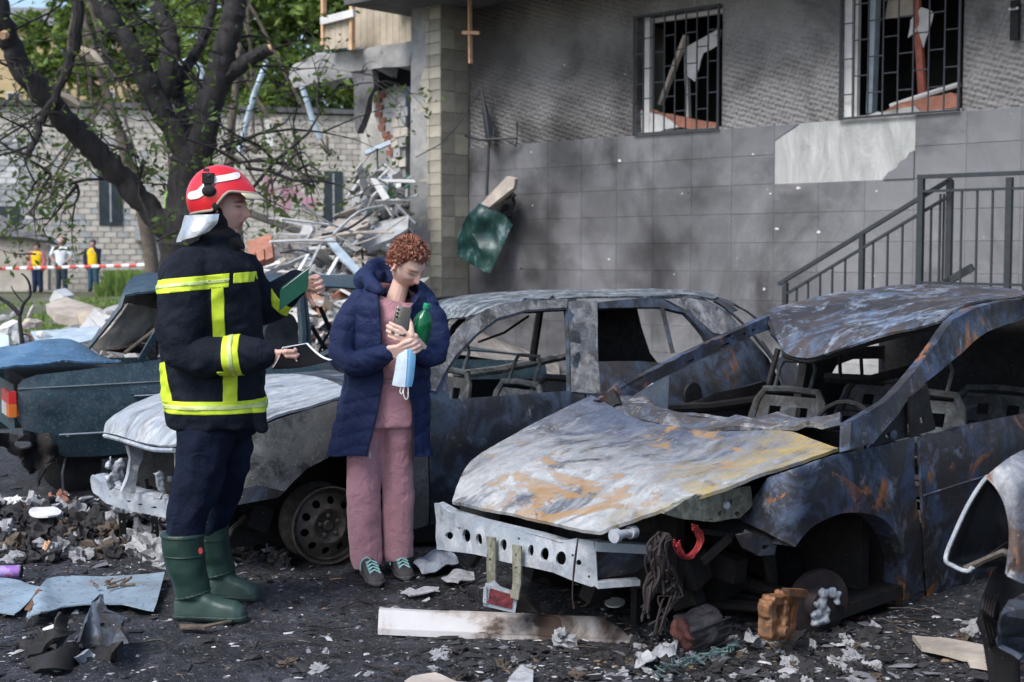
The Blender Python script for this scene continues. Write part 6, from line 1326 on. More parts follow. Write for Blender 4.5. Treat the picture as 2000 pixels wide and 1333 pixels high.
# ============================================================= PEOPLE
def skin_mat(name, base, lip):
    t = NT(name); at = t.n('ShaderNodeAttribute', attribute_name='col'); n = t.noise(60, 3, .6)
    c = t.mix(t.math('MULTIPLY', n, .2), at.outputs['Color'], tuple(x * .8 for x in base))
    m = t.out(c, .5, 0, t.noise(300, 2), .05, .001, .4); t.b.inputs['Subsurface Weight'].default_value = .12; t.b.inputs['Subsurface Radius'].default_value = (.01, .004, .002); return m
def head_shape(M_, fem=False):
    """closed head with brow, sockets, nose, lips, chin; local +x = face, +z = crown"""
    nz, na = 44, 56; rings = []
    for i in range(nz + 1):
        ph = -PI / 2 + PI * i / nz; ph = max(-1.545, min(1.545, ph)); row = []
        for k in range(na):
            th_ = 2 * PI * k / na; cx, cy, cz = math.cos(ph) * math.cos(th_), math.cos(ph) * math.sin(th_), math.sin(ph)
            fx = .092 if cx > 0 else .100; p = Vector((cx * fx, cy * (.073 if fem else .077), cz * .117))
            low = max(0, -p.z - .01) / .107
            p.y *= 1 - .30 * low ** 1.3; p.x *= (1 - .02 * low) if cx > 0 else (1 - .42 * low)
            if cx > 0: p.x -= .010 * max(0, (p.z - .045) / .07) ** 2
            def g(x, s): return math.exp(-(x / s) ** 2)
            if cx > .1:
                ay = abs(p.y)
                p.x += (.024 if fem else .029) * g(p.y, .0125) * g(p.z + .022, .017) + .016 * g(p.y, .010) * g(p.z - .004, .022)       # nose
                p.x += .006 * g(ay - .028, .022) * g(p.z - .034, .010)                                            # brow
                p.x -= .009 * g(ay - .031, .014) * g(p.z - .014, .012)                                            # sockets
                p.x += .005 * g(ay - .031, .010) * g(p.z - .012, .007)                                            # lids
                p.x += .006 * g(ay - .042, .018) * g(p.z + .018, .016)                                            # cheeks
                p.x += .009 * g(p.y, .022) * g(p.z + .052, .006) + .009 * g(p.y, .020) * g(p.z + .066, .006) - .004 * g(p.y, .025) * g(p.z + .059, .003)
                p.x -= .005 * g(p.y, .02) * g(p.z + .079, .006); p.x += .012 * g(p.y, .020) * g(p.z + .098, .014)      # chin
            row.append(M_ @ p)
        rings.append(row)
    mb_ = MB(); mb_.loft(rings)
    for s in (-1, 1):
        for a in range(8):
            b = a / 7 * PI * 1.5 - .6; mb_.ball(M_ @ Vector((-.012 - .016 * math.cos(b), s * (.074 + .006), -.004 + .028 * math.sin(b))), .0075, 8, 6)
        mb_.ball(M_ @ Vector((-.010, s * .074, -.006)), (.014, .006, .024), 8, 6, M_.to_3x3().normalized())
    return mb_
def paint_skin(o, Mh, base, fem=False, brow=(.12, .07, .045), extra=None):
    me = o.data; inv = Mh.inverted(); ca = me.color_attributes.new('col', 'FLOAT_COLOR', 'POINT'); buf = []
    B = Vector(base)
    def mixc(a, b, k): return a.lerp(Vector(b), max(0, min(1, k)))
    for v in me.vertices:
        p = inv @ v.co; c = B.copy()
        if p.length < .16:
            ay = abs(p.y); g = lambda x, s: math.exp(-(x / s) ** 2)
            if p.x > .03:
                c = mixc(c, (.62, .26, .21), .55 * g(p.y, .020) * g(p.z + .022, .020) + .35 * g(ay - .04, .022) * g(p.z + .022, .022))
                c = mixc(c, (.36, .12, .11), 1.5 * g(p.y, .019) * max(g(p.z + .053, .006), g(p.z + .065, .006))); c = mixc(c, (.12, .04, .04), .9 * g(p.y, .021) * g(p.z + .059, .0028))
                c = mixc(c, brow, 2.0 * g(ay - .032, .018) * g(p.z - .033 + .12 * (ay - .03) ** 1, .0045))
                c = mixc(c, (.07, .045, .04), 1.8 * g(ay - .033, .014) * g(p.z - (.009 if fem else .013), .0034)); c = mixc(c, (.40, .23, .19), .35 * g(ay - .031, .018) * g(p.z - .004, .006))
            elif abs(p.z) < .04 and ay > .072: c = mixc(c, (.62, .25, .2), .6)
        if extra: c = extra(v.co, c)
        buf += [c.x, c.y, c.z, 1]
    ca.data.foreach_set('color', buf)
def hand(mb_, wrist, fdir, pn, side, curl, thumb=(.7, .6, .45), k=1.0, spread=1.0):
    """palm, four unequal fingers with three bends each, thumb from the side of the palm"""
    wrist = Vector(wrist); f = Vector(fdir).normalized(); n = Vector(pn); n = (n - f * n.dot(f)).normalized(); lat = f.cross(n).normalized() * side
    tips = []
    for i, (off, L) in enumerate(((.029, .076), (.0095, .085), (-.0105, .079), (-.029, .062))):
        kn = wrist + f * (.084 - .006 * abs(off) / .03) * k + lat * off * k * spread
        mb_.caps([wrist + lat * off * .62 * k, wrist.lerp(kn, .55), kn], [.0155 * k, .0145 * k, .0115 * k], 9)
        a = 0; p = kn.copy(); pts = [p]; c_ = curl[i] if isinstance(curl[i], (list, tuple)) else (curl[i], curl[i] * 1.1, curl[i] * .8)
        for j, fr in enumerate((.44, .32, .24)):
            a += c_[j]; d = f * math.cos(a) + n * math.sin(a); p = p + d * L * fr * k; pts.append(p)
        mb_.caps(pts, [.0105 * k, .0098 * k, .0090 * k, .0078 * k], 9); tips.append(pts[-1])
    b = wrist + f * .022 * k + lat * .027 * k; d = (f * thumb[0] + lat * thumb[1] + n * thumb[2]).normalized(); p1 = b + d * .042 * k; d2 = (d + f * .35 + n * .25).normalized(); p2 = p1 + d2 * .03 * k
    mb_.caps([b - d * .012, b, p1, p2], [.016 * k, .0155 * k, .0115 * k, .009 * k], 9); return tips
def ering(c, rx, ry, n=40, e=2.3):
    out = []
    for k in range(n):
        a = 2 * PI * k / n; ca, sa_ = math.cos(a), math.sin(a)
        out.append(Vector(c) + Vector((rx * math.copysign(abs(ca) ** (2 / e), ca), ry * math.copysign(abs(sa_) ** (2 / e), sa_), 0)))
    return out
def fold(amp, sc, amp2, sc2, off=0, zs=1.5):
    def fn(p, n):
        q = Vector((p.x + off, p.y, p.z)); a = noise.noise((q.x * sc, q.y * sc, q.z * sc * zs)); a = 1 - 2 * abs(a)
        return n * (amp * a + amp2 * noise.noise(q * sc2))
    return fn
def cloth(name, c, rough=.85, sc=90, sheen=0.0, var=.25):
    t = NT(name); n = t.noise(5, 6, .65); f = t.noise(sc * 4, 2)
    cc = t.ramp(n, [(.3, tuple(x * (1 - var) for x in c)), (.7, tuple(min(1, x * (1 + var)) for x in c))]); m = t.out(cc, rough, 0, t.math('ADD', t.math('MULTIPLY', f, .12), t.math('MULTIPLY', t.noise(16, 6, .6, .8), 1.0)), .8, .02, .12); t.b.inputs['Sheen Weight'].default_value = sheen; return m

# ------------------------------------------------------------- firefighter
YF = 5.76
FB = gp(405, 1196); FB.z = ground_z(FB.x, FB.y)
ff = thing('person', 'firefighter in red helmet, dark jacket with yellow bands and green rubber boots holding notebooks', 'person', FB)
def q1(px, py, dy=0.0): return yp(px, py, YF + dy) - FB
SF = FPX / YF
SKIN1 = skin_mat('skin_fair', (.52, .31, .25), (.4, .14, .13)); NAVY = cloth('navy_turnout', (.0085, .0115, .019), .8, var=.4); NAVY2 = cloth('navy_trousers', (.006, .010, .024), .8, var=.4)
YEL = plain('fluorescent_band', (.52, .66, .03), .6, 0, .10, 30, .1); SILV = plain('reflective_stripe', (.50, .58, .22), .4, .1, .15, 30, .1)
Mh1 = Matrix.Translation(q1(437, 409)) @ Matrix.Rotation(R(-10), 4, 'Z') @ Matrix.Rotation(R(3), 4, 'Y')
body = head_shape(Mh1)
body.caps([q1(428, 500), q1(432, 455)], [.062, .058], 14)
body.loft([ering(q1((a + b) / 2, y), (b - a) / 2 / SF, d) for y, a, b, d in ((520, 350, 470, .14), (600, 345, 475, .15), (700, 345, 480, .15), (830, 355, 480, .14))])
for s, P in ((-1, [(372, 535, -.16), (355, 610, -.22), (356, 680, -.25), (440, 694, -.26), (524, 693, -.25)]), (1, [(470, 540, .16), (508, 592, .23), (548, 572, .22), (584, 552, .20)])):
    body.caps([q1(*p) for p in P], [.05, .048, .042, .038, .03][:len(P)], 10)
body.caps([q1(400, 830, -.09), q1(385, 930, -.11), q1(365, 1040, -.14), q1(385, 1180, -.15)], [.08, .06, .05, .04], 10); body.caps([q1(448, 830, .09), q1(438, 930, .12), q1(412, 1030, .16), q1(430, 1150, .17)], [.08, .06, .05, .04], 10)
hand(body, q1(522, 694, -.25), (.75, -.12, -.12), (.05, .75, .2), -1, [(.25, .9, .8), (.35, 1.0, .9), (.4, 1.0, .9), (.45, 1.0, .9)], (.75, .25, .55), 1.02)
hand(body, q1(586, 556, .20), (.75, -.25, .05), (.1, -.9, -.15), 1, [(.5, .8, .7), (.55, .9, .8), (.6, .9, .8), (.6, 1, .8)], (.2, .8, -.1), 1.05)
bo1 = remeshed('body', body, .0034, SKIN1, ff, 1); paint_skin(bo1, Mh1, (.53, .32, .26), False, (.10, .06, .04))
# jacket
jk = MB()
rows = ((476, 388, 455, .075), (490, 358, 468, .13), (505, 338, 478, .19), (525, 322, 490, .225), (560, 316, 500, .225), (620, 318, 506, .21), (700, 322, 510, .20), (760, 326, 512, .205), (800, 327, 515, .215), (830, 333, 517, .215))
jk.loft([ering(q1((a + b) / 2, y), (b - a) / 2 / SF, d) for y, a, b, d in rows])
arm1 = [q1(372, 532, -.155), q1(357, 585, -.215), q1(352, 640, -.235), q1(356, 688, -.245), q1(395, 700, -.25), q1(450, 694, -.255), q1(490, 693, -.255), q1(508, 692, -.25)]
jk.caps(arm1, [.098, .092, .088, .084, .080, .073, .066, .056], 16)
arm2 = [q1(470, 532, .155), q1(492, 580, .21), q1(512, 606, .235), q1(530, 596, .235), q1(555, 572, .225), q1(578, 555, .21)]
jk.caps(arm2, [.09, .082, .076, .070, .062, .050], 14)
jk.loft([ering(q1(424 + k * 4, 492 - k * 16), .085 - k * .006, .085 - k * .004, 24, 2) for k in range(3)])
jk.caps([q1(500, 800, -.1), q1(512, 835, -.12)], [.03, .022], 10)
jac = remeshed('jacket', jk, .0085, NAVY, ff, 3, lambda p, n: fold(.009, 5, .005, 13)(p, n) + fold(.006, 12, .003, 26, 4)(p, n))
def zof(py, dy=-.2): return q1(400, py, dy).z
def xof(px, dy=-.2): return q1(px, 600, dy).x
ZU, ZD = Vector((0, 0, 1)), Vector((0, 0, -1)); XR, XL = Vector((1, 0, 0)), Vector((-1, 0, 0))
def band(name, planes, keep, sil=None, lg=False):
    b = strip_from(name, jac, planes, keep, .003, YEL, ff, .003, lg)
    if sil: strip_from('silver_stripe', jac, sil, keep, .0055, SILV, b)
    return b
tilt = Vector((-.10, 0, 1)).normalized()
def zband(y0, y1, n=ZU, x=400, dy=-.2): return [(q1(x, y0, dy), n), (q1(x, y1, dy), -n)]
CX = [(q1(466, 600), XR)]
band('chest_band', zband(539, 566, tilt) + CX, None, zband(549, 556, tilt) + CX)
band('hem_band', zband(785, 810), None, zband(793, 801))
band('front_strip', zband(560, 690) + [(q1(458, 600), XR), (q1(436, 600), XL)], lambda p, n: n.y < -.1 and p.y > -.215 and p.z > zof(660), None, True)
band('lower_strip', zband(722, 790) + [(q1(478, 600), XR), (q1(453, 600), XL)], lambda p, n: n.y < -.1, None)
band('back_strip', zband(700, 790, Vector((-.35, 0, 1)).normalized(), 340) + [(q1(348, 740), Vector((1, 0, .25)).normalized())], lambda p, n: p.y < .12 and n.x < .3 and p.y > -.5, None)
fd = (arm1[6] - arm1[4]).normalized()
band('sleeve_band', [(q1(474, 694, -.25), fd), (q1(442, 694, -.25), -fd)], lambda p, n: p.y < -.165 and zof(650, -.25) > p.z > zof(735, -.25), None, True); strip_from('silver_stripe', jac, [(q1(462, 694, -.25), fd), (q1(453, 694, -.25), -fd)], lambda p, n: p.y < -.165 and zof(650, -.25) > p.z > zof(735, -.25), .0055, SILV, ff, .003, True)
fd2 = (arm2[5] - arm2[3]).normalized(); cb = arm2[4] - fd2 * .035
band('cuff_band', [(cb + fd2 * .022, fd2), (cb - fd2 * .022, -fd2)], lambda p, n: p.y > .10 and p.x > xof(500), None)
band('far_chest_band', zband(532, 552, tilt, 480) + [(q1(500, 600), XR), (q1(473, 600), XL)], lambda p, n: n.y < .5 and p.y < .12, None, True)
m_ = MB(); m_.tube([q1(a, b, c_) for a, b, c_ in [(448, 492, -.10), (466, 540, -.115), (478, 620, -.11), (487, 720, -.11), (490, 830, -.115)]], .006, 6); m_.build('zip_placket', NAVY2, ff)
0 and panel('elbow_patch', ell(372, 662, 22, 34, 14, .4), [], lambda a, b: q1(a, b, -.325 + .00006 * ((a - 372) ** 2)), 9, cloth('grey_patch', (.035, .037, .045), .7), ff, .004)
# trousers, boots
tr = MB(); tr.caps([q1(408, 790, -.07), q1(402, 850, -.10), q1(392, 915, -.115), q1(378, 970, -.13), q1(362, 1020, -.14), q1(358, 1052, -.145)], [.125, .112, .098, .088, .078, .070], 16)
tr.caps([q1(440, 790, .07), q1(446, 850, .10), q1(442, 915, .12), q1(428, 970, .145), q1(412, 1020, .165), q1(410, 1040, .17)], [.12, .108, .092, .080, .070, .062], 16)
tr.caps([q1(400, 800), q1(450, 805)], .13, 14)
remeshed('trousers', tr, .0085, NAVY2, ff, 3, fold(.012, 9, .005, 18, 3, .9))
t = NT('green_rubber'); n = t.noise(8, 6, .6); c = t.ramp(n, [(.3, (.006, .024, .018)), (.7, (.013, .040, .030))]); zz = t.sep(); c = t.mix(t.math('MULTIPLY', t.grad(t.math('ADD', zz[2], t.math('MULTIPLY', t.noise(9, 6, .7), .14)), .24, .10), .75), c, (.055, .09, .08)); BOOT = t.out(c, .48, 0, t.noise(30, 4), .1, .003, .45); BTRIM = plain('boot_sole', (.03, .055, .048), .7)
def boot(cx_top, top, xr, dy, ankle, heel, toe, foot_y, name='boot'):
    b = MB(); Sx = FPX / (YF + dy)
    A = [(top, cx_top, xr), (top + 30, cx_top + 2, xr), (top + 70, cx_top + 8, xr * .96), (ankle, cx_top + 18, xr * .86), (ankle + 25, cx_top + 22, xr * .82)]
    b.loft([ering(q1(x, y, dy), w / Sx, w / Sx * .95, 24, 2) for y, x, w in A])
    z0 = q1(heel, foot_y, dy).z; xh, xt = q1(heel, foot_y, dy).x, q1(toe, foot_y, dy).x; yy = q1(heel, foot_y, dy).y; L = xt - xh; rings = []
    for f_, h, wd in ((0, .085, .038), (.06, .115, .048), (.2, .14, .052), (.38, .135, .050), (.55, .108, .053), (.72, .094, .058), (.86, .084, .056), (.96, .066, .042), (1.0, .045, .022)):
        c0 = Vector((xh + L * f_, yy - .03 * f_ * (1 if True else 0), z0 + h / 2)); rings.append([c0 + Vector((0, wd * math.cos(a) * (1 if math.sin(a) < 0 else .96), h / 2 * (math.copysign(abs(math.sin(a)) ** .6, math.sin(a))))) for a in [2 * PI * k / 20 for k in range(20)]])
    b.loft(rings); o = remeshed(name, b, .006, BOOT, ff, 2, lambda p, n: n * .003 * noise.noise(p * 18))
    strip_from('sole', o, [(Vector((0, 0, z0 + .032)), ZU)], lambda p, n: n.z < .7, .006, BTRIM, o, .004)
    tt = q1(cx_top, top, dy).z; strip_from('top_rim', o, [(Vector((0, 0, tt + .002)), ZU), (Vector((0, 0, tt - .012)), ZD)], None, .004, BOOT, o, .004); strip_from('shaft_ridge', o, [(Vector((0, 0, tt - .085)), ZU), (Vector((0, 0, tt - .092)), ZD)], None, .003, BOOT, o, .003)
    strip_from('ankle_ridge', o, [(q1(cx_top + 20, ankle + 18, dy), Vector((-.25, 0, 1)).normalized()), (q1(cx_top + 20, ankle + 22, dy), Vector((.25, 0, -1)).normalized())], None, .003, BOOT, o, .003)
    return o
bt = boot(356, 1042, 41, -.15, 1140, 343, 484, 1212, 'boot'); boot(409, 1012, 36, .17, 1100, 408, 508, 1172, 'boot')
m_ = MB(); m_.lathe([(0, 0), (.009, 0), (.009, .004), (0, .004)], 12, Matrix.Translation(q1(392, 1076, -.232)) @ Matrix.Rotation(PI / 2, 4, 'X') @ Matrix.Scale(1.5, 4, (0, 1, 0))); m_.build('red_badge', REDW, bt)
# helmet
HC = q1(430, 388); HRX, HRY, HRZ = .142, .128, .140
HM = Matrix.Rotation(R(-10), 3, 'Z') @ Matrix.Rotation(R(4), 3, 'Y')
def hpt(th_, ph): return HC + HM @ Vector((HRX * math.sin(ph) * math.cos(th_) * (1 + .16 * max(0, math.cos(th_)) ** 3 * max(0, math.sin(ph) - .8) * 5 * .9), HRY * math.sin(ph) * math.sin(th_), HRZ * math.cos(ph)))
def zrim(th_):
    c_ = math.cos(th_)
    k = max(0, min(1, (c_ - .05) / .55)); k = k * k * (3 - 2 * k)
    return (-.056 + .086 * k - .022 * max(0, -c_))
G = []
for i in range(19):
    G.append([hpt(2 * PI * k / 56, max(.02, math.acos(max(-1, min(1, zrim(2 * PI * k / 56) / HRZ))) * i / 18)) for k in range(57)])
RED = NT('red_gloss'); n = RED.noise(7, 5); RED = RED.out(RED.ramp(n, [(.3, (.52, .012, .020)), (.7, (.66, .022, .032))]), .22, 0, None, spec=.6)
m_ = MB(); m_.grid(G); me = m_.mesh('helmet'); bm = bmesh.new(); bm.from_mesh(me); bmesh.ops.remove_doubles(bm, verts=bm.verts, dist=1e-4); bmesh.ops.recalc_face_normals(bm, faces=bm.faces); solid(bm, .005); bm.to_mesh(me); bm.free(); hel = mesh_obj('helmet', me, RED, ff); sharp(me, 50)
m_ = MB(); m_.tube(G[-1], .006, 8); m_.build('rim_trim', plain('rim_rubber', (.30, .27, .21), .5), hel)
def hs_(px, py, off=.004):
    d = ray(px, py).normalized(); inv = HM.inverted(); o_ = inv @ (CAMP - FB - HC); dd = inv @ d; k = Vector((1 / HRX, 1 / HRY, 1 / HRZ)); a = Vector([dd[i] * k[i] for i in range(3)]); b = Vector([o_[i] * k[i] for i in range(3)])
    A, B_, C_ = a.dot(a), 2 * a.dot(b), b.dot(b) - 1; D = max(0, B_ * B_ - 4 * A * C_); tt = (-B_ - math.sqrt(D)) / (2 * A); p = CAMP - FB + d * tt; nn = (p - HC).normalized(); return p + nn * off
WHT = plain('white_stripe', (.72, .72, .70), .4)
panel('white_stripe', smooth_poly([(368, 385), (372, 376), (386, 372), (398, 360), (412, 348), (440, 343), (462, 338), (468, 343), (464, 350), (440, 355), (418, 360), (402, 378), (390, 387), (374, 390)], 3, True), [], lambda a, b: hs_(a, b, .004), 5, WHT, hel, .003)
m_ = MB(); p = hs_(409, 352, .012); m_.box(p, (.046, .03, .042)); m_.box(p + Vector((0, 0, -.028)), (.03, .024, .03)); m_.ball(hs_(409, 374, .006), (.030, .016, .024), 14, 8); m_.build('torch_mount', M['black'], hel)
m_ = MB(); m_.box(hs_(408, 343, .03), (.02, .02, .012)); m_.lathe([(0, 0), (.009, 0), (.009, .006), (0, .006)], 10, Matrix.Translation(hs_(412, 350, .03)) @ Matrix.Rotation(PI / 2, 4, 'X')); m_.build('torch_lens', M['iron'], hel)
m_ = MB(); m_.lathe([(0, 0), (.015, 0), (.015, .005), (.008, .008), (0, .008)], 14, Matrix.Translation(hs_(421, 403, -.001)) @ Matrix.Rotation(PI / 2, 4, 'X')); m_.build('side_knob', M['black'], hel)
vz = [[hpt(a, math.acos(zrim(a) / HRZ)) + HM @ Vector((.006 + .020 * k * math.cos(a), 0, -.012 * k)) for a in [-.7 + 1.4 * j / 10 for j in range(11)]] for k in range(3)]
m_ = MB(); m_.grid(vz); o = m_.build('visor_edge', plain('visor_glass', (.38, .34, .25), .2), hel); sm = o.modifiers.new('s', 'SOLIDIFY'); sm.thickness = .003
t = NT('aluminised_cloth'); n = t.noise(9, 5, .6, .5); FOIL = t.out(t.ramp(n, [(.3, (.36, .38, .40)), (.7, (.62, .64, .66))]), .32, .65, t.noise(16, 5, .6), .6, .012)
fl = [[q1(428, 418, -.128), q1(400, 420, -.132), q1(372, 421, -.10), q1(360, 421, .0), q1(372, 421, .10), q1(400, 420, .13)], [q1(424, 436, -.13), q1(394, 442, -.142), q1(364, 446, -.105), q1(352, 447, .0), q1(364, 446, .105), q1(395, 440, .135)], [q1(410, 452, -.132), q1(384, 462, -.145), q1(358, 470, -.11), q1(345, 474, .0), q1(358, 470, .11), q1(385, 462, .14)]]
cpatch('neck_flap', fl, 8, 6, FOIL, hel, .005, .012, 14, 3, .003)
bl = MB(); bl.ball(Mh1 @ Vector((-.028, 0, -.02)), (.088, .0885, .118), 24, 16, Mh1.to_3x3()); bl.caps([q1(430, 492), q1(432, 462)], [.078, .070], 16); bl.caps([q1(450, 470, -.03), q1(466, 474, -.02), q1(474, 482, -.02)], [.024, .02, .012], 10)
remeshed('balaclava', bl, .007, plain('black_knit', (.010, .010, .011), .95, 0, .3, 60), ff, 1, fold(.004, 14, .002, 40))
# what he holds
COVER = plain('green_cover', (.008, .075, .045), .45, 0, .2, 12); PAPER = plain('paper', (.62, .64, .66), .7, 0, .06, 20); BLK = plain('black_cover', (.006, .006, .007), .8, 0, .2, 12, .1, .002, .15)
gb = thing('notebook', 'closed dark green hardback notebook in the far hand of the firefighter', 'notebook', FB + q1(574, 566, .08), 0, 'notebooks held by the firefighter')
def gq(px, py, dy): return q1(px, py, dy) - (gb.location - FB)
gpoly = [(547, 568), (602, 526), (600, 566), (545, 608)]
def plate(name, poly, dy, th_v, mat, par, fn):
    a = [fn(x, y, dy + e) for x, y, e in poly]; b = [p + th_v for p in a]; m_ = MB(); n_ = len(a); m_.loft([a, b]); return m_.build(name, mat, par, smooth=False)
tv = Vector((.006, .016, .016))
pg = [(547, 568, -.01), (602, 526, .02), (600, 566, .02), (545, 608, -.01)]
plate('front_cover', pg, .06, tv * .15, COVER, gb, gq); plate('pages', [(549, 569, -.01), (600, 529, .02), (598, 565, .02), (547, 605, -.01)], .0635, tv * .8, PAPER, gb, gq); o = plate('back_cover', pg, .08, tv * .15, COVER, gb, gq); o.location += Vector((.003, .0, .011))
bf = thing('open_notebook', 'open black covered notebook in the near hand of the firefighter', 'notebook', FB + q1(590, 697, -.24), 0, 'notebooks held by the firefighter')
def bq(px, py, dy): return q1(px, py, dy) - (bf.location - FB)
cv = [[bq(552, 681, -.27), bq(575, 677, -.23), bq(597, 673, -.19)], [bq(546, 697, -.28), bq(578, 694, -.25), bq(612, 688, -.2)], [bq(538, 712, -.29), bq(580, 711, -.26), bq(628, 700, -.22)], [bq(532, 721, -.29), bq(585, 719, -.26), bq(645, 706, -.22)]]
cpatch('black_cover', cv, 4, 6, BLK, bf, .004); cpatch('pages', [[p + Vector((.004 * j, .006, .006)) for j, p in enumerate(r)] for r in cv], 4, 6, PAPER, bf, -.004)

# ------------------------------------------------------------- woman
YW = 6.45
WB = gp(748, 1122); WB.z = ground_z(WB.x, WB.y)
wo = thing('person', 'woman with short curly red hair in a long navy quilted coat and pink tracksuit', 'person', WB)
def q2(px, py, dy=0.0): return yp(px, py, YW + dy) - WB
SW = FPX / YW
SKIN2 = skin_mat('skin_pale', (.60, .39, .32), (.4, .16, .15))
COAT = cloth('navy_quilted_nylon', (.015, .0235, .070), .5, sheen=0.0, var=.25); PINK = cloth('pink_velour', (.50, .255, .29), .9, sheen=.3, var=.16); LINING = cloth('coat_lining', (.015, .02, .05), .7)
fwd = Vector((.56, -.50, -.66)).normalized(); lft = Vector((0, 0, 1)).cross(fwd).normalized(); upv = fwd.cross(lft).normalized()
rollm = Matrix.Rotation(R(4), 3, 'X')
Mh2 = Matrix.Translation(q2(796, 518, -.03)) @ (Matrix((fwd, lft, upv)).transposed() @ rollm).to_4x4() @ Matrix.Scale(.97, 4)
bd = head_shape(Mh2, True)
bd.caps([q2(764, 618, .0), q2(772, 588, .005), q2(786, 545, .012)], [.066, .046, .042], 14)
bd.loft([ering(q2((a + b) / 2, y), (b - a) / 2 / SW, d) for y, a, b, d in ((592, 715, 825, .085), (650, 722, 815, .10), (735, 728, 806, .105), (750, 724, 808, .108), (800, 722, 812, .11))])
for P in ([(700, 598, .0), (672, 650, -.01), (668, 708, -.08), (720, 703, -.20), (768, 688, -.25)], [(836, 602, .0), (852, 650, -.01), (850, 694, -.08), (826, 686, -.19), (810, 666, -.25)]): bd.caps([q2(*p) for p in P], [.045, .042, .036, .032, .026], 10)
hand(bd, q2(808, 664, -.262), (-.84, -.12, .34), (-.1, .95, .1), -1, [(.2, .6, .6), (.25, .65, .6), (.3, .7, .6), (.35, .7, .6)], (.35, .75, .3), .96)
hand(bd, q2(762, 688, -.262), (.86, -.22, .18), (.15, .75, .25), -1, [(.3, .55, .5), (.35, .6, .5), (.4, .6, .5), (.4, .6, .5)], (.5, .75, -.1), .98)
bd.caps([q2(712, 800), q2(712, 950), q2(716, 1090, -.03)], [.07, .055, .04], 10); bd.caps([q2(775, 800), q2(778, 950), q2(778, 1085, .02)], [.07, .055, .04], 10)
bo2 = remeshed('body', bd, .0034, SKIN2, wo, 1); paint_skin(bo2, Mh2, (.60, .40, .33), True, (.26, .12, .06))
# curly hair: many short curls on a cap
rh_ = random.Random(21); hm = MB()
hm.ball(Mh2 @ Vector((-.022, 0, .034)), (.093, .079, .092), 20, 14, Mh2.to_3x3())
for _ in range(2600):
    th_, ph = rh_.uniform(-PI, PI), math.asin(rh_.uniform(-.62, 1)); d = Vector((math.cos(ph) * math.cos(th_), math.cos(ph) * math.sin(th_), math.sin(ph)))
    if d.x > .38 and d.z < .56: continue
    if d.x > -.05 and d.z < -.02: continue
    if d.z < -.35 and d.x > -.5: continue
    lift = rh_.uniform(.0, .014) * (1 + max(0, d.z)); p0 = Vector((-.016 + d.x * (.094 + lift), d.y * (.080 + lift), .019 + d.z * (.106 + lift)))
    tg = d.cross(Vector((rh_.gauss(0, .5), rh_.gauss(0, .5) + .9, rh_.gauss(0, .5)))).normalized(); ax = (tg * rh_.choice((-1, 1)) + d * rh_.uniform(-.1, .55)).normalized(); e1 = d; e2 = ax.cross(e1).normalized(); ph0 = rh_.uniform(0, 6.3); L = rh_.uniform(.022, .045); rr_ = rh_.uniform(.003, .0075)
    hm.tube([Mh2 @ (p0 + ax * (L * (k / 7 - .5)) - d * (2.2 * (L * (k / 7 - .5)) ** 2 / .1) + e1 * rr_ * math.cos(ph0 + k * .85) + e2 * rr_ * math.sin(ph0 + k * .85)) for k in range(8)], [.0008, .0019, .0025, .0027, .0026, .0023, .0017, .0007], 4)
t = NT('red_hair'); n = t.noise(40, 4, .6); c = t.ramp(n, [(.3, (.05, .018, .011)), (.55, (.23, .082, .048)), (.8, (.46, .21, .12))]); HAIR = t.out(c, .45, 0, t.noise(200, 3), .3, .003, .5)
hm.build('hair', HAIR, wo)
m_ = MB(); m_.ball(Mh2 @ Vector((-.006, -.080, -.036)), .005, 8, 6); m_.build('earring', CHROME, wo)
# pink top and trousers
tp_ = MB(); tp_.loft([ering(q2((a + b) / 2, y, .0), (b - a) / 2 / SW, d, 36, 2.2) for y, a, b, d in ((562, 738, 800, .075), (575, 725, 808, .10), (600, 714, 818, .118), (660, 712, 818, .125), (700, 714, 816, .125), (736, 718, 812, .122))])
tp_.loft([ering(q2(766 + k * 3, 590 - k * 20, .01 - .01 * k), .098 - k * .008, .088 - k * .004, 24, 2) for k in range(3)])
top = remeshed('pink_top', tp_, .007, PINK, wo, 2, fold(.009, 9, .004, 20))
bmx = bmesh.new(); bmx.from_mesh(top.data); bmesh.ops.bisect_plane(bmx, geom=bmx.verts[:] + bmx.edges[:] + bmx.faces[:], plane_co=q2(786, 592, -.11), plane_no=Vector((.28, -.34, .9)).normalized(), clear_outer=True); bmx.to_mesh(top.data); bmx.free()
pt = MB(); pt.loft([ering(q2((a + b) / 2, y), (b - a) / 2 / SW, d, 36, 2.3) for y, a, b, d in ((746, 716, 815, .118), (775, 710, 818, .125), (830, 700, 818, .13))])
pt.caps([q2(722, 815), q2(711, 880, -.02), q2(709, 960, -.03), q2(712, 1030, -.03), q2(717, 1092, -.03)], [.096, .082, .076, .073, .070], 16); pt.caps([q2(782, 815), q2(778, 880, .01), q2(778, 960, .02), q2(777, 1030, .02), q2(777, 1084, .02)], [.092, .078, .072, .069, .066], 16)
trw = remeshed('pink_trousers', pt, .0085, PINK, wo, 2, fold(.009, 9, .004, 18, 5, .32))
bmx = bmesh.new(); bmx.from_mesh(trw.data); bmesh.ops.bisect_plane(bmx, geom=bmx.verts[:] + bmx.edges[:] + bmx.faces[:], plane_co=q2(745, 1100, -.03), plane_no=Vector((.18, 0, -1)).normalized(), clear_outer=True); bmx.to_mesh(trw.data); bmx.free()
strip_from('waistband', trw, [(Vector((0, 0, q2(770, 745).z)), ZU), (Vector((0, 0, q2(770, 757).z)), ZD)], None, .003, PINK, trw, .003)
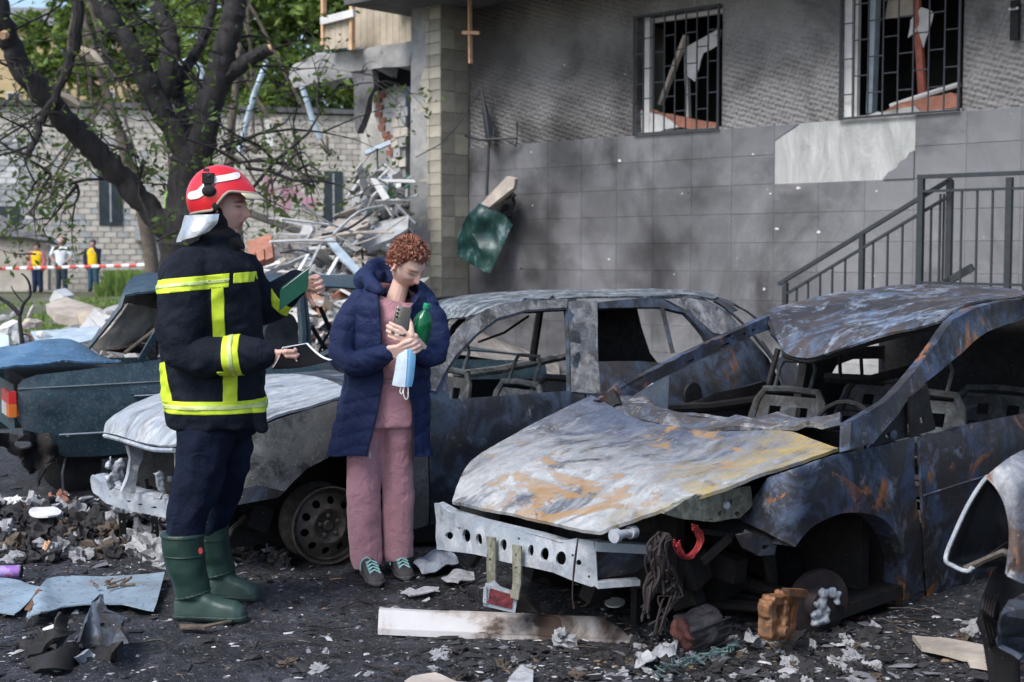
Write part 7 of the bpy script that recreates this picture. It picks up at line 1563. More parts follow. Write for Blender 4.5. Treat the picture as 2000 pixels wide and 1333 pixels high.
# shoes
SHOE = plain('dark_grey_shoe', (.06, .055, .058), .75, 0, .25, 25, .3); SOLE = plain('shoe_sole', (.10, .095, .095), .8); LACE = plain('mint_laces', (.35, .62, .58), .7)
for heel, toe, dy, lab in (((716, 1098), (737, 1130), -.03, ''), ((776, 1090), (792, 1122), .02, '')):
    z0 = 0.0; a = gp(heel[0], 1112 if dy < 0 else 1100) - WB; b = gp(toe[0], 1146 if dy < 0 else 1136) - WB; a.z = b.z = .0; d = (b - a).normalized(); d = (d * .6 + Vector((.42, -.9, 0)) * .5).normalized(); lat = Vector((-d.y, d.x, 0)); sh_ = MB(); rings = []; L = .255; st_ = (a + b) / 2 - d * L * .52; st_.z = .004
    for f_, h, wd in ((0, .05, .026), (.08, .085, .034), (.25, .095, .038), (.42, .088, .038), (.58, .068, .041), (.75, .055, .045), (.9, .045, .040), (1, .028, .018)):
        c0 = st_ + d * L * f_ + Vector((0, 0, h / 2)); rings.append([c0 + lat * wd * math.cos(x) + Vector((0, 0, h / 2 * math.copysign(abs(math.sin(x)) ** .65, math.sin(x)))) for x in [2 * PI * k / 18 for k in range(18)]])
    sh_.loft(rings); s_o = remeshed('shoe', sh_, .006, SHOE, wo, 1); strip_from('sole', s_o, [(Vector((0, 0, .024)), ZU)], lambda p, n: n.z < .6, .004, SOLE, s_o, .004)
    m_ = MB()
    for k in range(4):
        for s in (-1, 1): c0 = st_ + d * L * (.46 + .09 * k) + Vector((0, 0, .088 - .010 * k)); m_.tube([c0 - lat * .026 * s - Vector((0, 0, .006)), c0 + Vector((0, 0, .005)), c0 + lat * .026 * s + d * .02 - Vector((0, 0, .008))], .0035, 6)
    c0 = st_ + d * L * .42 + Vector((0, 0, .094)); m_.tube(smooth_poly([c0, c0 - lat * .02 + Vector((0, 0, .012)), c0 - lat * .045 - Vector((0, 0, .01)), c0 - lat * .048 - Vector((0, 0, .05))], 4), .003, 6); m_.build('laces', LACE, s_o)
# quilted coat, open at the front
def coat_row(y, cx, hw, d, xl, xr): return (y, cx, hw, d, xl, xr)
keys = [(548, 768, 42, .075, 742, 809.8), (562, 768, 56, .10, 742, 820), (578, 769, 70, .125, 744, 822), (596, 768, 76, .145, 747, 808), (640, 766, 76, .152, 750, 797), (690, 763, 77, .156, 752, 799), (740, 755, 82, .160, 754, 803), (790, 750, 88, .168, 745, 810), (840, 746, 94, .175, 734, 813), (884, 743, 100, .18, 724, 815)]
def kin(y):
    for i in range(len(keys) - 1):
        if keys[i][0] <= y <= keys[i + 1][0]:
            k = (y - keys[i][0]) / (keys[i + 1][0] - keys[i][0]); return [a + (b - a) * k for a, b in zip(keys[i], keys[i + 1])]
rows = []; yv = 548
qz0 = q2(760, 600).z
while yv <= 884:
    y_, cx, hw, d, xl, xr = kin(yv); z = q2(cx, yv).z; c0 = q2(cx, yv)
    al = math.acos(max(-1, min(1, (xl - cx) / hw))); ar = math.acos(max(-1, min(1, (xr - cx) / hw))); row = []; n_ = 84
    for k in range(n_ + 1):
        a = al + (2 * PI + ar - al) * k / n_; ph = (z - .02 * math.sin(a * 3 + z * 4) - .03 * noise.noise((math.cos(a), math.sin(a), z * 2))) / .078
        puff = .006 * abs(math.sin(PI * ph)) ** .6 + .010 * noise.noise((math.cos(a) * 3, math.sin(a) * 3, z * 5)) + .005 * noise.noise((math.cos(a) * 9, math.sin(a) * 9, z * 16))
        edge = min(k, n_ - k); flare = .0 if edge > 5 else .010 * (1 - edge / 5)
        hemw = .012 * math.sin(a * 5) * max(0, (yv - 800) / 84)
        row.append(c0 + Vector(((hw / SW + puff + hemw) * math.cos(a), -(d + puff + hemw + flare) * math.sin(a), -.01 * math.cos(a * 2) * max(0, (yv - 840) / 44))))
    rows.append(row); yv += 3.0
m_ = MB(); m_.grid(rows); me = m_.mesh('coat'); bm = bmesh.new(); bm.from_mesh(me); bmesh.ops.recalc_face_normals(bm, faces=bm.faces); solid(bm, .012); bm.to_mesh(me); bm.free(); coat = mesh_obj('coat', me, COAT, wo); sharp(me, 60)
sl = MB(); quilt = lambda p, n: n * (.005 * (abs(math.sin(PI * (p.z + .25 * p.x) / .075)) ** .6 - .6) + .007 * noise.noise(p * 9) + .004 * noise.noise(p * 24))
sl.caps([q2(708, 592, .0), q2(684, 622, -.01), q2(671, 660, -.03), q2(670, 702, -.08), q2(690, 712, -.14), q2(725, 706, -.205), q2(752, 694, -.245)], [.068, .074, .072, .068, .064, .058, .048], 16)
remeshed('sleeve', sl, .0075, COAT, wo, 2, quilt)
sl = MB(); sl.caps([q2(828, 594, .0), q2(845, 625, -.01), q2(853, 660, -.03), q2(850, 694, -.08), q2(835, 698, -.14), q2(816, 685, -.195)], [.064, .066, .062, .060, .056, .048], 16)
remeshed('sleeve', sl, .0075, COAT, wo, 2, quilt)
hd_ = MB()
hp_ = [q2(742, 566, -.115), q2(722, 552, -.04), q2(716, 536, .05), q2(738, 522, .12), q2(770, 524, .14), q2(803, 552, .11), q2(830, 574, .05), q2(843, 590, -.02)]
hd_.caps(smooth_poly(hp_, 3), [.022 + (.022 if k < 13 else .004) * math.sin(PI * k / 24) for k in range(22)], 14); hd_.ball(q2(725, 548, .10), (.075, .085, .06), 16, 10); hd_.ball(q2(770, 560, .12), (.12, .06, .07), 16, 10)
remeshed('hood', hd_, .0075, COAT, wo, 2, fold(.012, 9, .005, 20))
for side, pts in ((-1, [(747, 600, -.165), (751, 690, -.176), (753, 740, -.178), (744, 790, -.186), (733, 840, -.190), (723, 886, -.195)]), (1, [(798, 600, -.16), (800, 690, -.168), (804, 740, -.155), (811, 800, -.16), (814, 884, -.165)])):
    m_ = MB(); m_.tube([r_[0 if side < 0 else -1] + Vector((0, -.004, 0)) for r_ in rows[10::3]], .0045, 6); m_.build('zip_edge', LINING, coat)
m_ = MB(); m_.tube([q2(724, 884, -.2), q2(723, 896, -.2)], .004, 6); m_.build('zip_pull', CHROME, coat)
m_ = MB(); hpos = q2(776, 651, -.30); m_.tube([hpos + Vector((.010 * math.cos(a), .003 * math.sin(a), .010 * math.sin(a))) for a in [k * PI / 6 for k in range(13)]], .0016, 5); m_.build('ring', CHROME, wo)
# phone, bottle, mask
PHB = plain('phone_back', (.055, .055, .045), .25, .3, .1, 20); ph_t = thing('smartphone', 'dark olive smartphone held upright in the hand of the woman', 'phone', WB + q2(784, 628, -.262), 0)
ph_t.rotation_euler = (R(-14), R(10), R(-6))
def rbox(w, h, d, r, n=5):
    pts = []
    for cx, cz, a0 in ((w / 2 - r, h / 2 - r, 0), (-w / 2 + r, h / 2 - r, PI / 2), (-w / 2 + r, -h / 2 + r, PI), (w / 2 - r, -h / 2 + r, 3 * PI / 2)):
        for k in range(n + 1): a = a0 + PI / 2 * k / n; pts.append((cx + r * math.cos(a), cz + r * math.sin(a)))
    return [[Vector((x * s, y, z * s2)) for x, z in pts] for y, s, s2 in ((d / 2, .95, .98), (d / 2 - .001, 1, 1), (-d / 2 + .001, 1, 1), (-d / 2, .95, .98))]
m_ = MB(); m_.loft(rbox(.070, .135, .009, .009)); m_.build('body', PHB, ph_t)
for k in range(3): m_ = MB(); m_.lathe([(0, 0), (.006, 0), (.006, .0022), (.004, .0026), (0, .0026)], 14, Matrix.Translation((-.024, -.0045, .050 - .017 * k)) @ Matrix.Rotation(PI / 2, 4, 'X')); m_.build('camera_lens', M['black'], ph_t)
bt_ = thing('bottle', 'green plastic bottle tucked under the arm of the woman', 'bottle', WB + q2(820, 654, -.19), 0); bt_.rotation_euler = (R(4), R(14), 0)
t = NT('green_pet'); GP = t.out((.004, .20, .075), .08, 0, None, spec=.6); t.b.inputs['Transmission Weight'].default_value = .55; t.b.inputs['IOR'].default_value = 1.4
m_ = MB(); m_.lathe([(.0, -.085), (.040, -.085), (.046, -.07), (.046, -.03), (.044, -.025), (.046, -.02), (.046, .045), (.043, .068), (.033, .092), (.018, .110), (.0135, .118), (.0135, .125), (0, .125)], 28); m_.build('bottle_body', GP, bt_, ang=30)
m_ = MB(); m_.lathe([(0, .122), (.0165, .122), (.0165, .146), (.0155, .148), (0, .148)], 20); m_.build('cap', plain('green_cap', (.005, .22, .09), .35), bt_, ang=30)
MASK = plain('mask_blue', (.22, .50, .74), .8, 0, .08, 60); MASKW = plain('mask_white', (.55, .66, .76), .8, 0, .1, 60)
mk = thing('face_mask', 'light blue surgical mask dangling from the hand of the woman', 'mask', WB + q2(792, 690, -.27), 0)
def mq(px, py, dy): return q2(px, py, dy) - (mk.location - WB)
ms = [[mq(782, 684, -.27), mq(790, 684, -.275), mq(800, 682, -.285), mq(812, 680, -.27)], [mq(778, 705, -.265), mq(788, 706, -.285), mq(799, 705, -.29), mq(811, 703, -.27)], [mq(774, 730, -.265), mq(786, 731, -.285), mq(797, 731, -.29), mq(808, 730, -.265)], [mq(770, 752, -.265), mq(784, 755, -.28), mq(795, 756, -.285), mq(804, 755, -.265)]]
cpatch('mask_cloth', ms, 6, 5, MASK, mk, .003, .003, 20); cpatch('inner_fold', [[p + Vector((-.008, -.006, -.001)) for p in r[:3]] for r in ms], 6, 5, MASKW, mk, .002, .003, 20)
for pts in ([(790, 754, -.28), (788, 768, -.28), (792, 780, -.28), (797, 776, -.28), (797, 756, -.28)], [(784, 755, -.28), (781, 765, -.28), (785, 770, -.28), (788, 757, -.28)]): m_ = MB(); m_.tube(smooth_poly([mq(*p) for p in pts], 5), .0028, 6); m_.build('ear_loop', WHT, mk)

# ------------------------------------------------------------- onlookers
def onlooker(px, top, feet, label, shirt, over, pants, hair, pose, Y=41.0, fem=False):
    S = FPX / Y; base = yp(px, feet, Y); th = thing('person', label, 'person', base, 0, 'onlookers behind the barrier tape')
    Hh = (feet - top) / S
    def k(x, z, y=0): return Vector((x * Hh / 1.75, y * Hh / 1.75, z * Hh / 1.75))
    b = MB(); b.ball(k(0, 1.63), (.085, .10, .12), 14, 10); b.caps([k(0, 1.4), k(0, 1.55)], .055, 10)
    ar = {'down': [(.22, 1.40, 0), (.28, 1.15, 0), (.24, .88, -.1)], 'hip': [(.22, 1.40, 0), (.36, 1.15, 0), (.20, .98, -.1)], 'face': [(.22, 1.4, 0), (.27, 1.15, -.1), (.10, 1.5, -.15)]}
    for s, nm in ((-1, pose[0]), (1, pose[1])): P = [k(s * x, z, y) for x, z, y in ar[nm]]; b.caps(P, [.045, .04, .03], 8); b.ball(P[-1], .045, 8, 6)
    b.caps([k(0, .9), k(0, 1.35)], .12, 12)
    for s in (-1, 1): b.caps([k(s * .09, .9), k(s * .10, .5), k(s * .11, .06)], [.08, .06, .05], 8)
    remeshed('body', b, .02, plain('onlooker_skin', (.42, .24, .19), .6), th, 1)
    b = MB(); b.loft([ering(k(0, z), w, d, 20) for z, w, d in ((.82, .17, .12), (1.1, .16, .12), (1.3, .19, .12), (1.42, .19, .10), (1.48, .08, .08))])
    if over is None:
        for s, nm in ((-1, pose[0]), (1, pose[1])): P = [k(s * x, z, y) for x, z, y in ar[nm]][:2]; b.caps([P[0], P[0].lerp(P[1], .75)], [.08, .07], 8)
    remeshed('shirt', b, .02, shirt, th, 2)
    if over:
        b = MB()
        for s, nm in ((-1, pose[0]), (1, pose[1])): P = [k(s * x, z, y) for x, z, y in ar[nm]]; b.caps(P, [.075, .065, .05], 8); b.caps([k(s * .14, 1.40), k(s * .17, 1.1), k(s * .18, .80)], [.08, .075, .07], 10)
        b.caps([k(-.12, 1.4, .07), k(.12, 1.4, .07)], .08, 8); b.caps([k(0, 1.35, .08), k(0, .85, .08)], .1, 8); remeshed('jacket', b, .02, over, th, 2)
    b = MB(); b.caps([k(-.08, .88), k(.08, .88)], .12, 10)
    for s in (-1, 1): b.caps([k(s * .09, .86), k(s * .10, .5), k(s * .115, .10)], [.105, .085, .075], 10)
    remeshed('trousers', b, .02, pants, th, 2)
    for s in (-1, 1): b = MB(); b.ball(k(s * .115, .04, -.05), (.05, .12, .045), 10, 6); b.build('shoe', M['black'], th)
    b = MB(); b.ball(k(0, 1.665, .02), (.10, .11, .105 if not fem else .12), 12, 8); b.build('hair', hair, th)
DH = plain('dark_hair', (.03, .022, .02), .7); GH = plain('bald_grey', (.42, .27, .22), .6); YS = cloth('yellow_shirt', (.70, .46, .015)); DENIM = cloth('dark_denim', (.018, .03, .065)); DENIM2 = cloth('grey_denim', (.03, .045, .06)); DENIM3 = cloth('blue_denim', (.04, .085, .12))
onlooker(74, 477, 571, 'distant woman in a yellow shirt and open red jacket behind the tape', YS, cloth('red_check', (.36, .14, .15)), DENIM, DH, ('hip', 'down'), fem=True)
onlooker(121, 466, 570, 'distant man in a white short sleeved shirt, middle of three onlookers', cloth('white_shirt', (.60, .64, .68)), None, DENIM2, GH, ('hip', 'hip'))
onlooker(183, 470, 570, 'distant person in a yellow shirt and dark jacket with a hand to the face', YS, cloth('dark_jacket', (.02, .024, .05)), DENIM3, DH, ('down', 'face'))
# ============================================================= DEBRIS ON THE GROUND
rd = random.Random(99)
t = NT('debris_flakes'); at = t.n('ShaderNodeAttribute', attribute_name='col'); FLK = t.out(at.outputs['Color'], .75, 0, t.noise(60, 4), .4, .004, .35)
def dens(x, y):
    d = .35
    for cx, cy, r, k in ((-2.6, 6.9, 1.0, 1.6), (.75, 5.2, .75, 2.4), (1.35, 5.05, .6, 2.6), (-.9, 6.3, .8, .8), (.2, 4.9, .6, 1.2), (-2.0, 5.3, .5, .8), (1.9, 5.1, .5, 1.4), (-1.9, 6.6, .6, 1.2)): d += k * math.exp(-((x - cx) ** 2 + (y - cy) ** 2) / r ** 2)
    return d
mbf = MB(); cols = []; N = 0
while N < 72000:
    Y = 4.55 + (rd.random() ** 1.5) * 5.0; px = rd.uniform(-420, 2420); x = (px - 1000) / FPX * Y
    if rd.random() > dens(x, Y) / 2.6: continue
    N += 1; z = ground_z(x, Y); s = .004 * math.exp(rd.gauss(.3, .75)); s = min(s, .055); a = rd.uniform(0, 6.28); ar = rd.uniform(.3, 1); h = s * rd.uniform(.05, .32); tl = rd.uniform(-.35, .35)
    ca, sa_ = math.cos(a), math.sin(a); P = []
    for (u, v, w) in ((-1, -.7, 0), (1, -.5, 0), (.8, .8, 0), (-.7, .9, 0), (rd.uniform(-.7, .7), rd.uniform(-.6, .6), 1)):
        u, v = u * s * rd.uniform(.7, 1.2), v * s * ar * rd.uniform(.7, 1.2); P.append((x + u * ca - v * sa_, Y + u * sa_ + v * ca, z - .002 + w * h + u * tl * .6 + .5 * s * abs(tl)))
    k = rd.random()
    if k < .74: g = rd.uniform(.006, .035); c = (g, g, g * 1.08)
    elif k < .88: g = rd.uniform(.06, .17); c = (g * .98, g, g * 1.1)
    elif k < .955: g = rd.uniform(.25, .5); c = (g, g, g * 1.03)
    else: g = rd.uniform(.05, .16); c = (g * 1.5, g, g * .6)
    mbf.add(P, [(0, 1, 4), (1, 2, 4), (2, 3, 4), (3, 0, 4)]); cols += [(*c, 1)] * 4
me = mbf.mesh('ash_debris'); cA = me.color_attributes.new('col', 'FLOAT_COLOR', 'CORNER'); buf = []
for c in cols: buf += list(c) * 3
cA.data.foreach_set('color', buf); tag(mesh_obj('ash_debris', me, FLK, None, False), 'small charred flakes and ash strewn over the ground', 'debris', kind='stuff')
# loose burnt wires and twigs in the litter
for i in range(34):
    px, py = rd.choice([(rd.uniform(0, 330), rd.uniform(1000, 1300)), (rd.uniform(1180, 1900), rd.uniform(1150, 1330)), (rd.uniform(420, 1200), rd.uniform(1120, 1330))]); p = gp(px, py); a = rd.uniform(0, 6.3); P = []
    for k in range(5): P.append(p + Vector((0, 0, ground_z(p.x, p.y) + .008 + rd.uniform(0, .02)))); a += rd.uniform(-.7, .7); p = p + Vector((math.cos(a), math.sin(a), 0)) * rd.uniform(.03, .09)
    m_ = MB(); m_.tube(smooth_poly(P, 3), rd.uniform(.002, .0055), 5); tag(m_.build('burnt_wire', rd.choice([WIRE, M['black'], RIM])), 'thin burnt wire lying in the litter on the ground', 'wire', 'burnt wires on the ground')
def noisy_ball(seed, rough=.35):
    bm = bmesh.new(); bmesh.ops.create_icosphere(bm, subdivisions=3, radius=.5)
    for v in bm.verts: n = v.co.normalized(); v.co += n * (rough * .5 * noise.noise(n * 1.6 + Vector((seed * 5, 0, 0))) + rough * .35 * noise.noise(n * 4 + Vector((0, seed * 3, 0))) + rough * .2 * noise.noise(n * 9 + Vector((0, 0, seed))))
    me = bpy.data.meshes.new('lump'); bm.to_mesh(me); bm.free(); me.materials.append(ASH); me.polygons.foreach_set('use_smooth', [True] * len(me.polygons)); sharp(me, 30); return me
lumps = [noisy_ball(s_, .9) for s_ in range(6)]
PLU = plain('ash_lump', (.34, .345, .36), .95, 0, .45, 14, .7, .01); PLD = plain('charred_lump', (.035, .034, .036), .9, 0, .6, 14, .7, .01); PLB = plain('brown_char', (.11, .085, .065), .95, 0, .5, 14, .7, .01); PLW = plain('pale_ash', (.36, .37, .385), .95, 0, .25, 14, .6, .01)
def lump(px, py, w, h, mat, nm, label, cat, group, dz=.3, rngs=(0, 1, 0, 1)):
    p = gp(px, py); S = FPX / p.y; p.z = ground_z(p.x, p.y) + h / S * dz
    if '{' in label:
        cn = {PLU.name: 'grey ashy', PLD.name: 'black charred', PLB.name: 'brown charred', PLW.name: 'pale ashy'}[mat.name]; sz_ = 'large' if w > 38 else 'medium' if w > 24 else 'small'
        x0_, x1_, y0_, y1_ = rngs; pl = ('left' if px < x0_ + (x1_ - x0_) / 3 else 'right' if px > x1_ - (x1_ - x0_) / 3 else 'middle') + (' front' if py > (y0_ + y1_) / 2 else ' back'); label = label.format(d=sz_ + ' ' + cn, p=pl)
    o = bpy.data.objects.new(nm, rd.choice(lumps)); col.objects.link(o); o.location = p; o.scale = (w / S, w / S * rd.uniform(.7, 1.1), h / S); o.rotation_euler = (rd.uniform(-.5, .5), rd.uniform(-.5, .5), rd.uniform(0, 6.3))
    o.material_slots[0].link = 'OBJECT'; o.material_slots[0].material = mat; return tag(o, label, cat, group)
for i in range(110):     # heap at the left, in front of the teal saloon
    lump(rd.gauss(105, 75), rd.uniform(985, 1095), rd.uniform(18, 52), rd.uniform(14, 40), rd.choice([PLD, PLD, PLD, PLD, PLB, PLU]), 'charred_lump', '{d} lump at the {p} of the burnt heap at the left edge', 'burnt lump', 'burnt heap at the left edge', rngs=(-20, 230, 985, 1095))
for px, py, w, h in ((245, 1010, 50, 40), (275, 1035, 46, 40), (300, 1075, 66, 60), (330, 1090, 46, 34), (268, 1068, 40, 36), (225, 1055, 42, 30), (310, 1040, 44, 40)): lump(px, py + 14, w, h, PLU, 'ash_clump', 'grey ash clump under the white bumper bar beside the boots', 'ash clump', 'ash clumps under the bumper bar')
for i in range(110):     # litter below the foreground car
    lump(rd.uniform(1240, 1720), rd.uniform(1225, 1335), rd.uniform(10, 44), rd.uniform(7, 22), rd.choice([PLD, PLD, PLD, PLD, PLU, PLU, PLW, PLB]), 'ash_fragment', '{d} fragment at the {p} of the litter below the foreground car', 'fragment', 'litter below the foreground car', rngs=(1240, 1720, 1225, 1335))
for i in range(34): lump(rd.uniform(560, 1250), rd.uniform(1265, 1335), rd.uniform(10, 40), rd.uniform(6, 18), rd.choice([PLD, PLD, PLU, PLB]), 'ash_fragment', '{d} fragment at the {p} of the ground along the bottom edge', 'fragment', 'fragments along the bottom edge', rngs=(560, 1250, 1265, 1335))
for i in range(16): lump(rd.uniform(430, 560), rd.uniform(1065, 1110), rd.uniform(14, 40), rd.uniform(10, 26), rd.choice([PLD, PLD, PLB, PLU]), 'charred_lump', '{d} lump at the {p} of the patch beside the bare steel wheel', 'burnt lump', 'lumps beside the steel wheel', rngs=(430, 560, 1065, 1110))
def gsheet(name, poly, mat, label, cat, z=.015, th=.006, amp=.012, scale=8, res=12, seed=1, rise=None, holes=(), group=None):
    def fn(a, b):
        zz = z + (rise(a, b) if rise else 0); p = gp(a, b, zz); p.z += 0; return p
    return tag(panel(name, poly, list(holes), fn, res, mat, None, th, amp, scale, seed), label, cat, group)
t = NT('weathered_blue_sheet'); n = t.noise(4, 8, .7, .5); c = t.ramp(n, [(.3, (.20, .185, .185)), (.45, (.20, .26, .31)), (.62, (.27, .36, .43)), (.8, (.40, .41, .42))]); c = t.mix(t.th(t.noise(40, 4, .7), .58, .64), c, (.08, .09, .10)); BSH = t.out(c, .5, .1, n, .2, .005)
gsheet('metal_sheet', [(52, 1208), (66, 1160), (90, 1132), (180, 1127), (322, 1121), (312, 1160), (300, 1192), (240, 1182), (180, 1186), (120, 1192)], BSH, 'larger bent blue grey metal sheet on the ground left of the boots', 'metal sheet', .02, .006, .02, 5, rise=lambda a, b: .03 * math.exp(-((a - 80) / 25) ** 2))
gsheet('metal_sheet', [(-20, 1128), (40, 1134), (82, 1150), (60, 1172), (28, 1200), (-20, 1188)], BSH, 'smaller blue metal sheet at the left edge beside the larger sheet', 'metal sheet', .022, .006, .015, 5)
gsheet('rust_strap', [(74, 1150), (82, 1152), (60, 1190), (48, 1190)], RUSTM, 'short rusty strap lying between the two blue metal sheets', 'strap', .05, .006, .004)
m_ = MB()
for k in range(16): p = gp(rd.uniform(178, 250), rd.uniform(1136, 1150), .04); m_.tube([p, p + Vector((rd.uniform(-.04, .07), rd.uniform(-.03, .03), rd.uniform(-.005, .03)))], rd.uniform(.003, .008), 5)
tag(m_.build('dry_leaf_scrap', PLB), 'yellow dry scrap lying on the blue metal sheet', 'scrap')
# purple can
can = thing('spray_can', 'purple printed can lying on its side at the left edge', 'can', gp(15, 1132)); can.rotation_euler = (0, PI / 2, R(6)); can.location.z = .035
t = NT('purple_print'); s = t.sep(); pat = t.noise(14, 3, .5); c = t.mix(t.th(pat, .52, .55), (.32, .16, .48), (.42, .30, .62)); c = t.mix(t.th(t.noise(22, 2), .62, .64), c, (.55, .15, .25)); PUR = t.out(c, .35, .2)
m_ = MB(); m_.lathe([(0, -.20), (.030, -.20), (.030, .058), (.029, .06)], 24, cap=False); m_.build('can_wall', PUR, can, ang=30); m_ = MB(); m_.lathe([(.030, .058), (.031, .064), (.026, .066), (.024, .055), (0, .055)], 24, cap=False); m_.build('can_end', M['iron'], can, ang=30)
# twisted remains bottom left
tw = thing('twisted_metal', 'black twisted burnt car part in the bottom left corner', 'car part', gp(130, 1290))
def tq(px, py, Y): return yp(px, py, Y) - tw.location
TY0 = 5.02
for k, (poly, Y, mt, sd, amp) in enumerate([([(0, 1300), (30, 1262), (70, 1240), (110, 1225), (140, 1238), (100, 1262), (60, 1290), (20, 1312)], 5.0, CHAR, 1, .05), ([(95, 1262), (112, 1215), (122, 1195), (140, 1205), (135, 1240), (125, 1270)], 5.05, CHAR, 2, .05), ([(150, 1270), (165, 1215), (180, 1175), (205, 1162), (212, 1185), (232, 1205), (250, 1230), (254, 1262), (225, 1275), (190, 1280)], 5.05, B2, 3, .05), ([(60, 1300), (120, 1265), (200, 1262), (250, 1262), (235, 1290), (160, 1310), (90, 1318)], 4.95, CHAR, 4, .06), ([(145, 1285), (170, 1268), (190, 1280), (182, 1300), (160, 1302)], 4.9, ASH, 5, .02)]):
    b_ = max(p[1] for p in poly); panel(['bent_arm', 'torn_flange', 'scorched_shell', 'base_plate', 'ash_blob'][k], poly, [ell(212, 1222, 9, 5, 10)] if k == 2 else [], lambda a, b, Y=Y, b_=b_: tq(a, b, Y + .12 * math.sin(a / 23) + .10 * (b_ - b) / 60), 8, mt, tw, .014, amp, 9, sd, .015)
# white channel beam
BEAM = NT('scorched_white_beam'); n = BEAM.noise(2.2, 7, .65, .6, BEAM.map(scale=(1, 1, .5))); c = BEAM.ramp(n, [(.40, (.07, .05, .04)), (.48, (.34, .31, .29)), (.52, (.43, .42, .42)), (.8, (.52, .53, .54))]); BEAM = BEAM.out(c, .5, .05, BEAM.noise(20, 5), .2, .004)
wb = thing('white_beam', 'long pale scorched metal channel lying in front of the foreground car', 'beam', gp(985, 1250))
def wq(px, py, dy): return yp(px, py, 5.35 + dy) - wb.location
xs_ = (738, 800, 860, 960, 1080, 1180, 1232)
rows_ = [[wq(a + 4, 1187 + (a - 738) * .043, .14 - (a - 738) * .0001) for a in xs_[:-1]] + [wq(1205, 1222, .10)], [wq(a + 2, 1191 + (a - 738) * .045, .11 - (a - 738) * .0001) for a in xs_[:-1]] + [wq(1210, 1226, .07)], [wq(a, 1228 + (a - 738) * .04, .02 - (a - 738) * .0001) for a in xs_], [wq(a, 1231 + (a - 738) * .042, -.01 - (a - 738) * .0001) for a in xs_], [wq(a, 1240 + (a - 738) * .045, -.012 - (a - 738) * .0001) for a in xs_]]
G = []
for r_ in rows_: G.append(resample([tuple(p) for p in r_], .05, False))
mn = min(len(g) for g in G); G = [[g[int(i * (len(g) - 1) / (mn - 1))] for i in range(mn)] for g in G]
m_ = MB(); m_.grid(G); me = m_.mesh('channel'); bm = bmesh.new(); bm.from_mesh(me); bmesh.ops.recalc_face_normals(bm, faces=bm.faces); crumple(bm, .004, 6); solid(bm, .004); bm.to_mesh(me); bm.free(); mesh_obj('channel', me, BEAM, wb); sharp(me, 25)
lump(1100, 1258, 44, 30, PLU, 'ash_clump', 'ash clump sitting on the pale metal channel', 'ash clump', None, .6); lump(1045, 1268, 34, 18, PLD, 'char_piece', 'dark char piece in front of the pale metal channel', 'char piece', None); lump(1095, 1222, 14, 18, PLD, 'char_piece', 'small dark char piece on top of the pale metal channel', 'char piece', None, 1.6)
LRD = plain('dusty_red_lens', (.13, .025, .03), .35, 0, .6, 40, .4, .006)
# red lens unit
rl_t = thing('lamp_unit', 'cracked red lamp unit with pale metal frame under the bumper beam', 'lamp unit', gp(978, 1196))
def lq(px, py, dy=0): return yp(px, py, 5.28 + dy) - rl_t.location
panel('lens', [(957, 1150), (1003, 1163), (999, 1190), (953, 1178)], [], lambda a, b: lq(a, b, -.03), 8, LRD, rl_t, .02, .004, 20); panel('frame', [(948, 1142), (1012, 1160), (1006, 1198), (944, 1184)], [[(957, 1150), (1003, 1163), (999, 1190), (953, 1178)]], lambda a, b: lq(a, b, -.025), 7, ASH, rl_t, .03, .003, 20); panel('mount_ear', [(944, 1150), (950, 1146), (950, 1180), (943, 1178)], [ell(947, 1172, 1.5, 2, 6)], lambda a, b: lq(a, b, -.035), 5, ASH, rl_t, .008)
panel('housing', [(1004, 1160), (1030, 1172), (1050, 1196), (1004, 1198)], [], lambda a, b: lq(a, b, .06), 8, CHAR, rl_t, .05, .02, 10)
gsheet('oval_plate', ell(1201, 1176, 20, 9, 16, .2), M['white'], 'small pale oval plate hanging below the bumper beam corner', 'plate', .04, .006, .004)
# burnt battery box
bb = thing('battery_box', 'burnt dark box with red edge lying under the foreground car', 'box', gp(1372, 1262)); m_ = MB(); m_.ball((0, 0, .07), (.105, .085, .085), 24, 16); m_.box((0, 0, .07), (.16, .125, .13)); o = remeshed('box_body'.replace('x', 'x'), m_, .012, plain('burnt_plastic', (.030, .028, .034), .7, 0, .5, 20, .7, .01), bb, 1, lambda p, n: n * .012 * noise.noise(p * 22)); m_ = MB(); m_.box((.02, .0, .145), (.05, .06, .012)); o = m_.build('box_lid', plain('burnt_plastic', (.035, .033, .04), .7, 0, .5, 20, .7, .01), bb, smooth=False); m_ = MB(); m_.ball((-.085, -.01, .09), (.03, .07, .065), 16, 10); remeshed('red_edge', m_, .010, plain('burnt_red', (.10, .035, .03), .8, 0, .6, 30, .8, .01), bb, 1, lambda p, n: n * .016 * noise.noise(p * 30)); bb.rotation_euler = (R(10), R(-14), R(24))
for k in range(4): m_ = MB(); m_.box((0, -.077, .03 + .032 * k), (.185, .006, .006)); m_.build('rib', M['black'], bb, smooth=False)
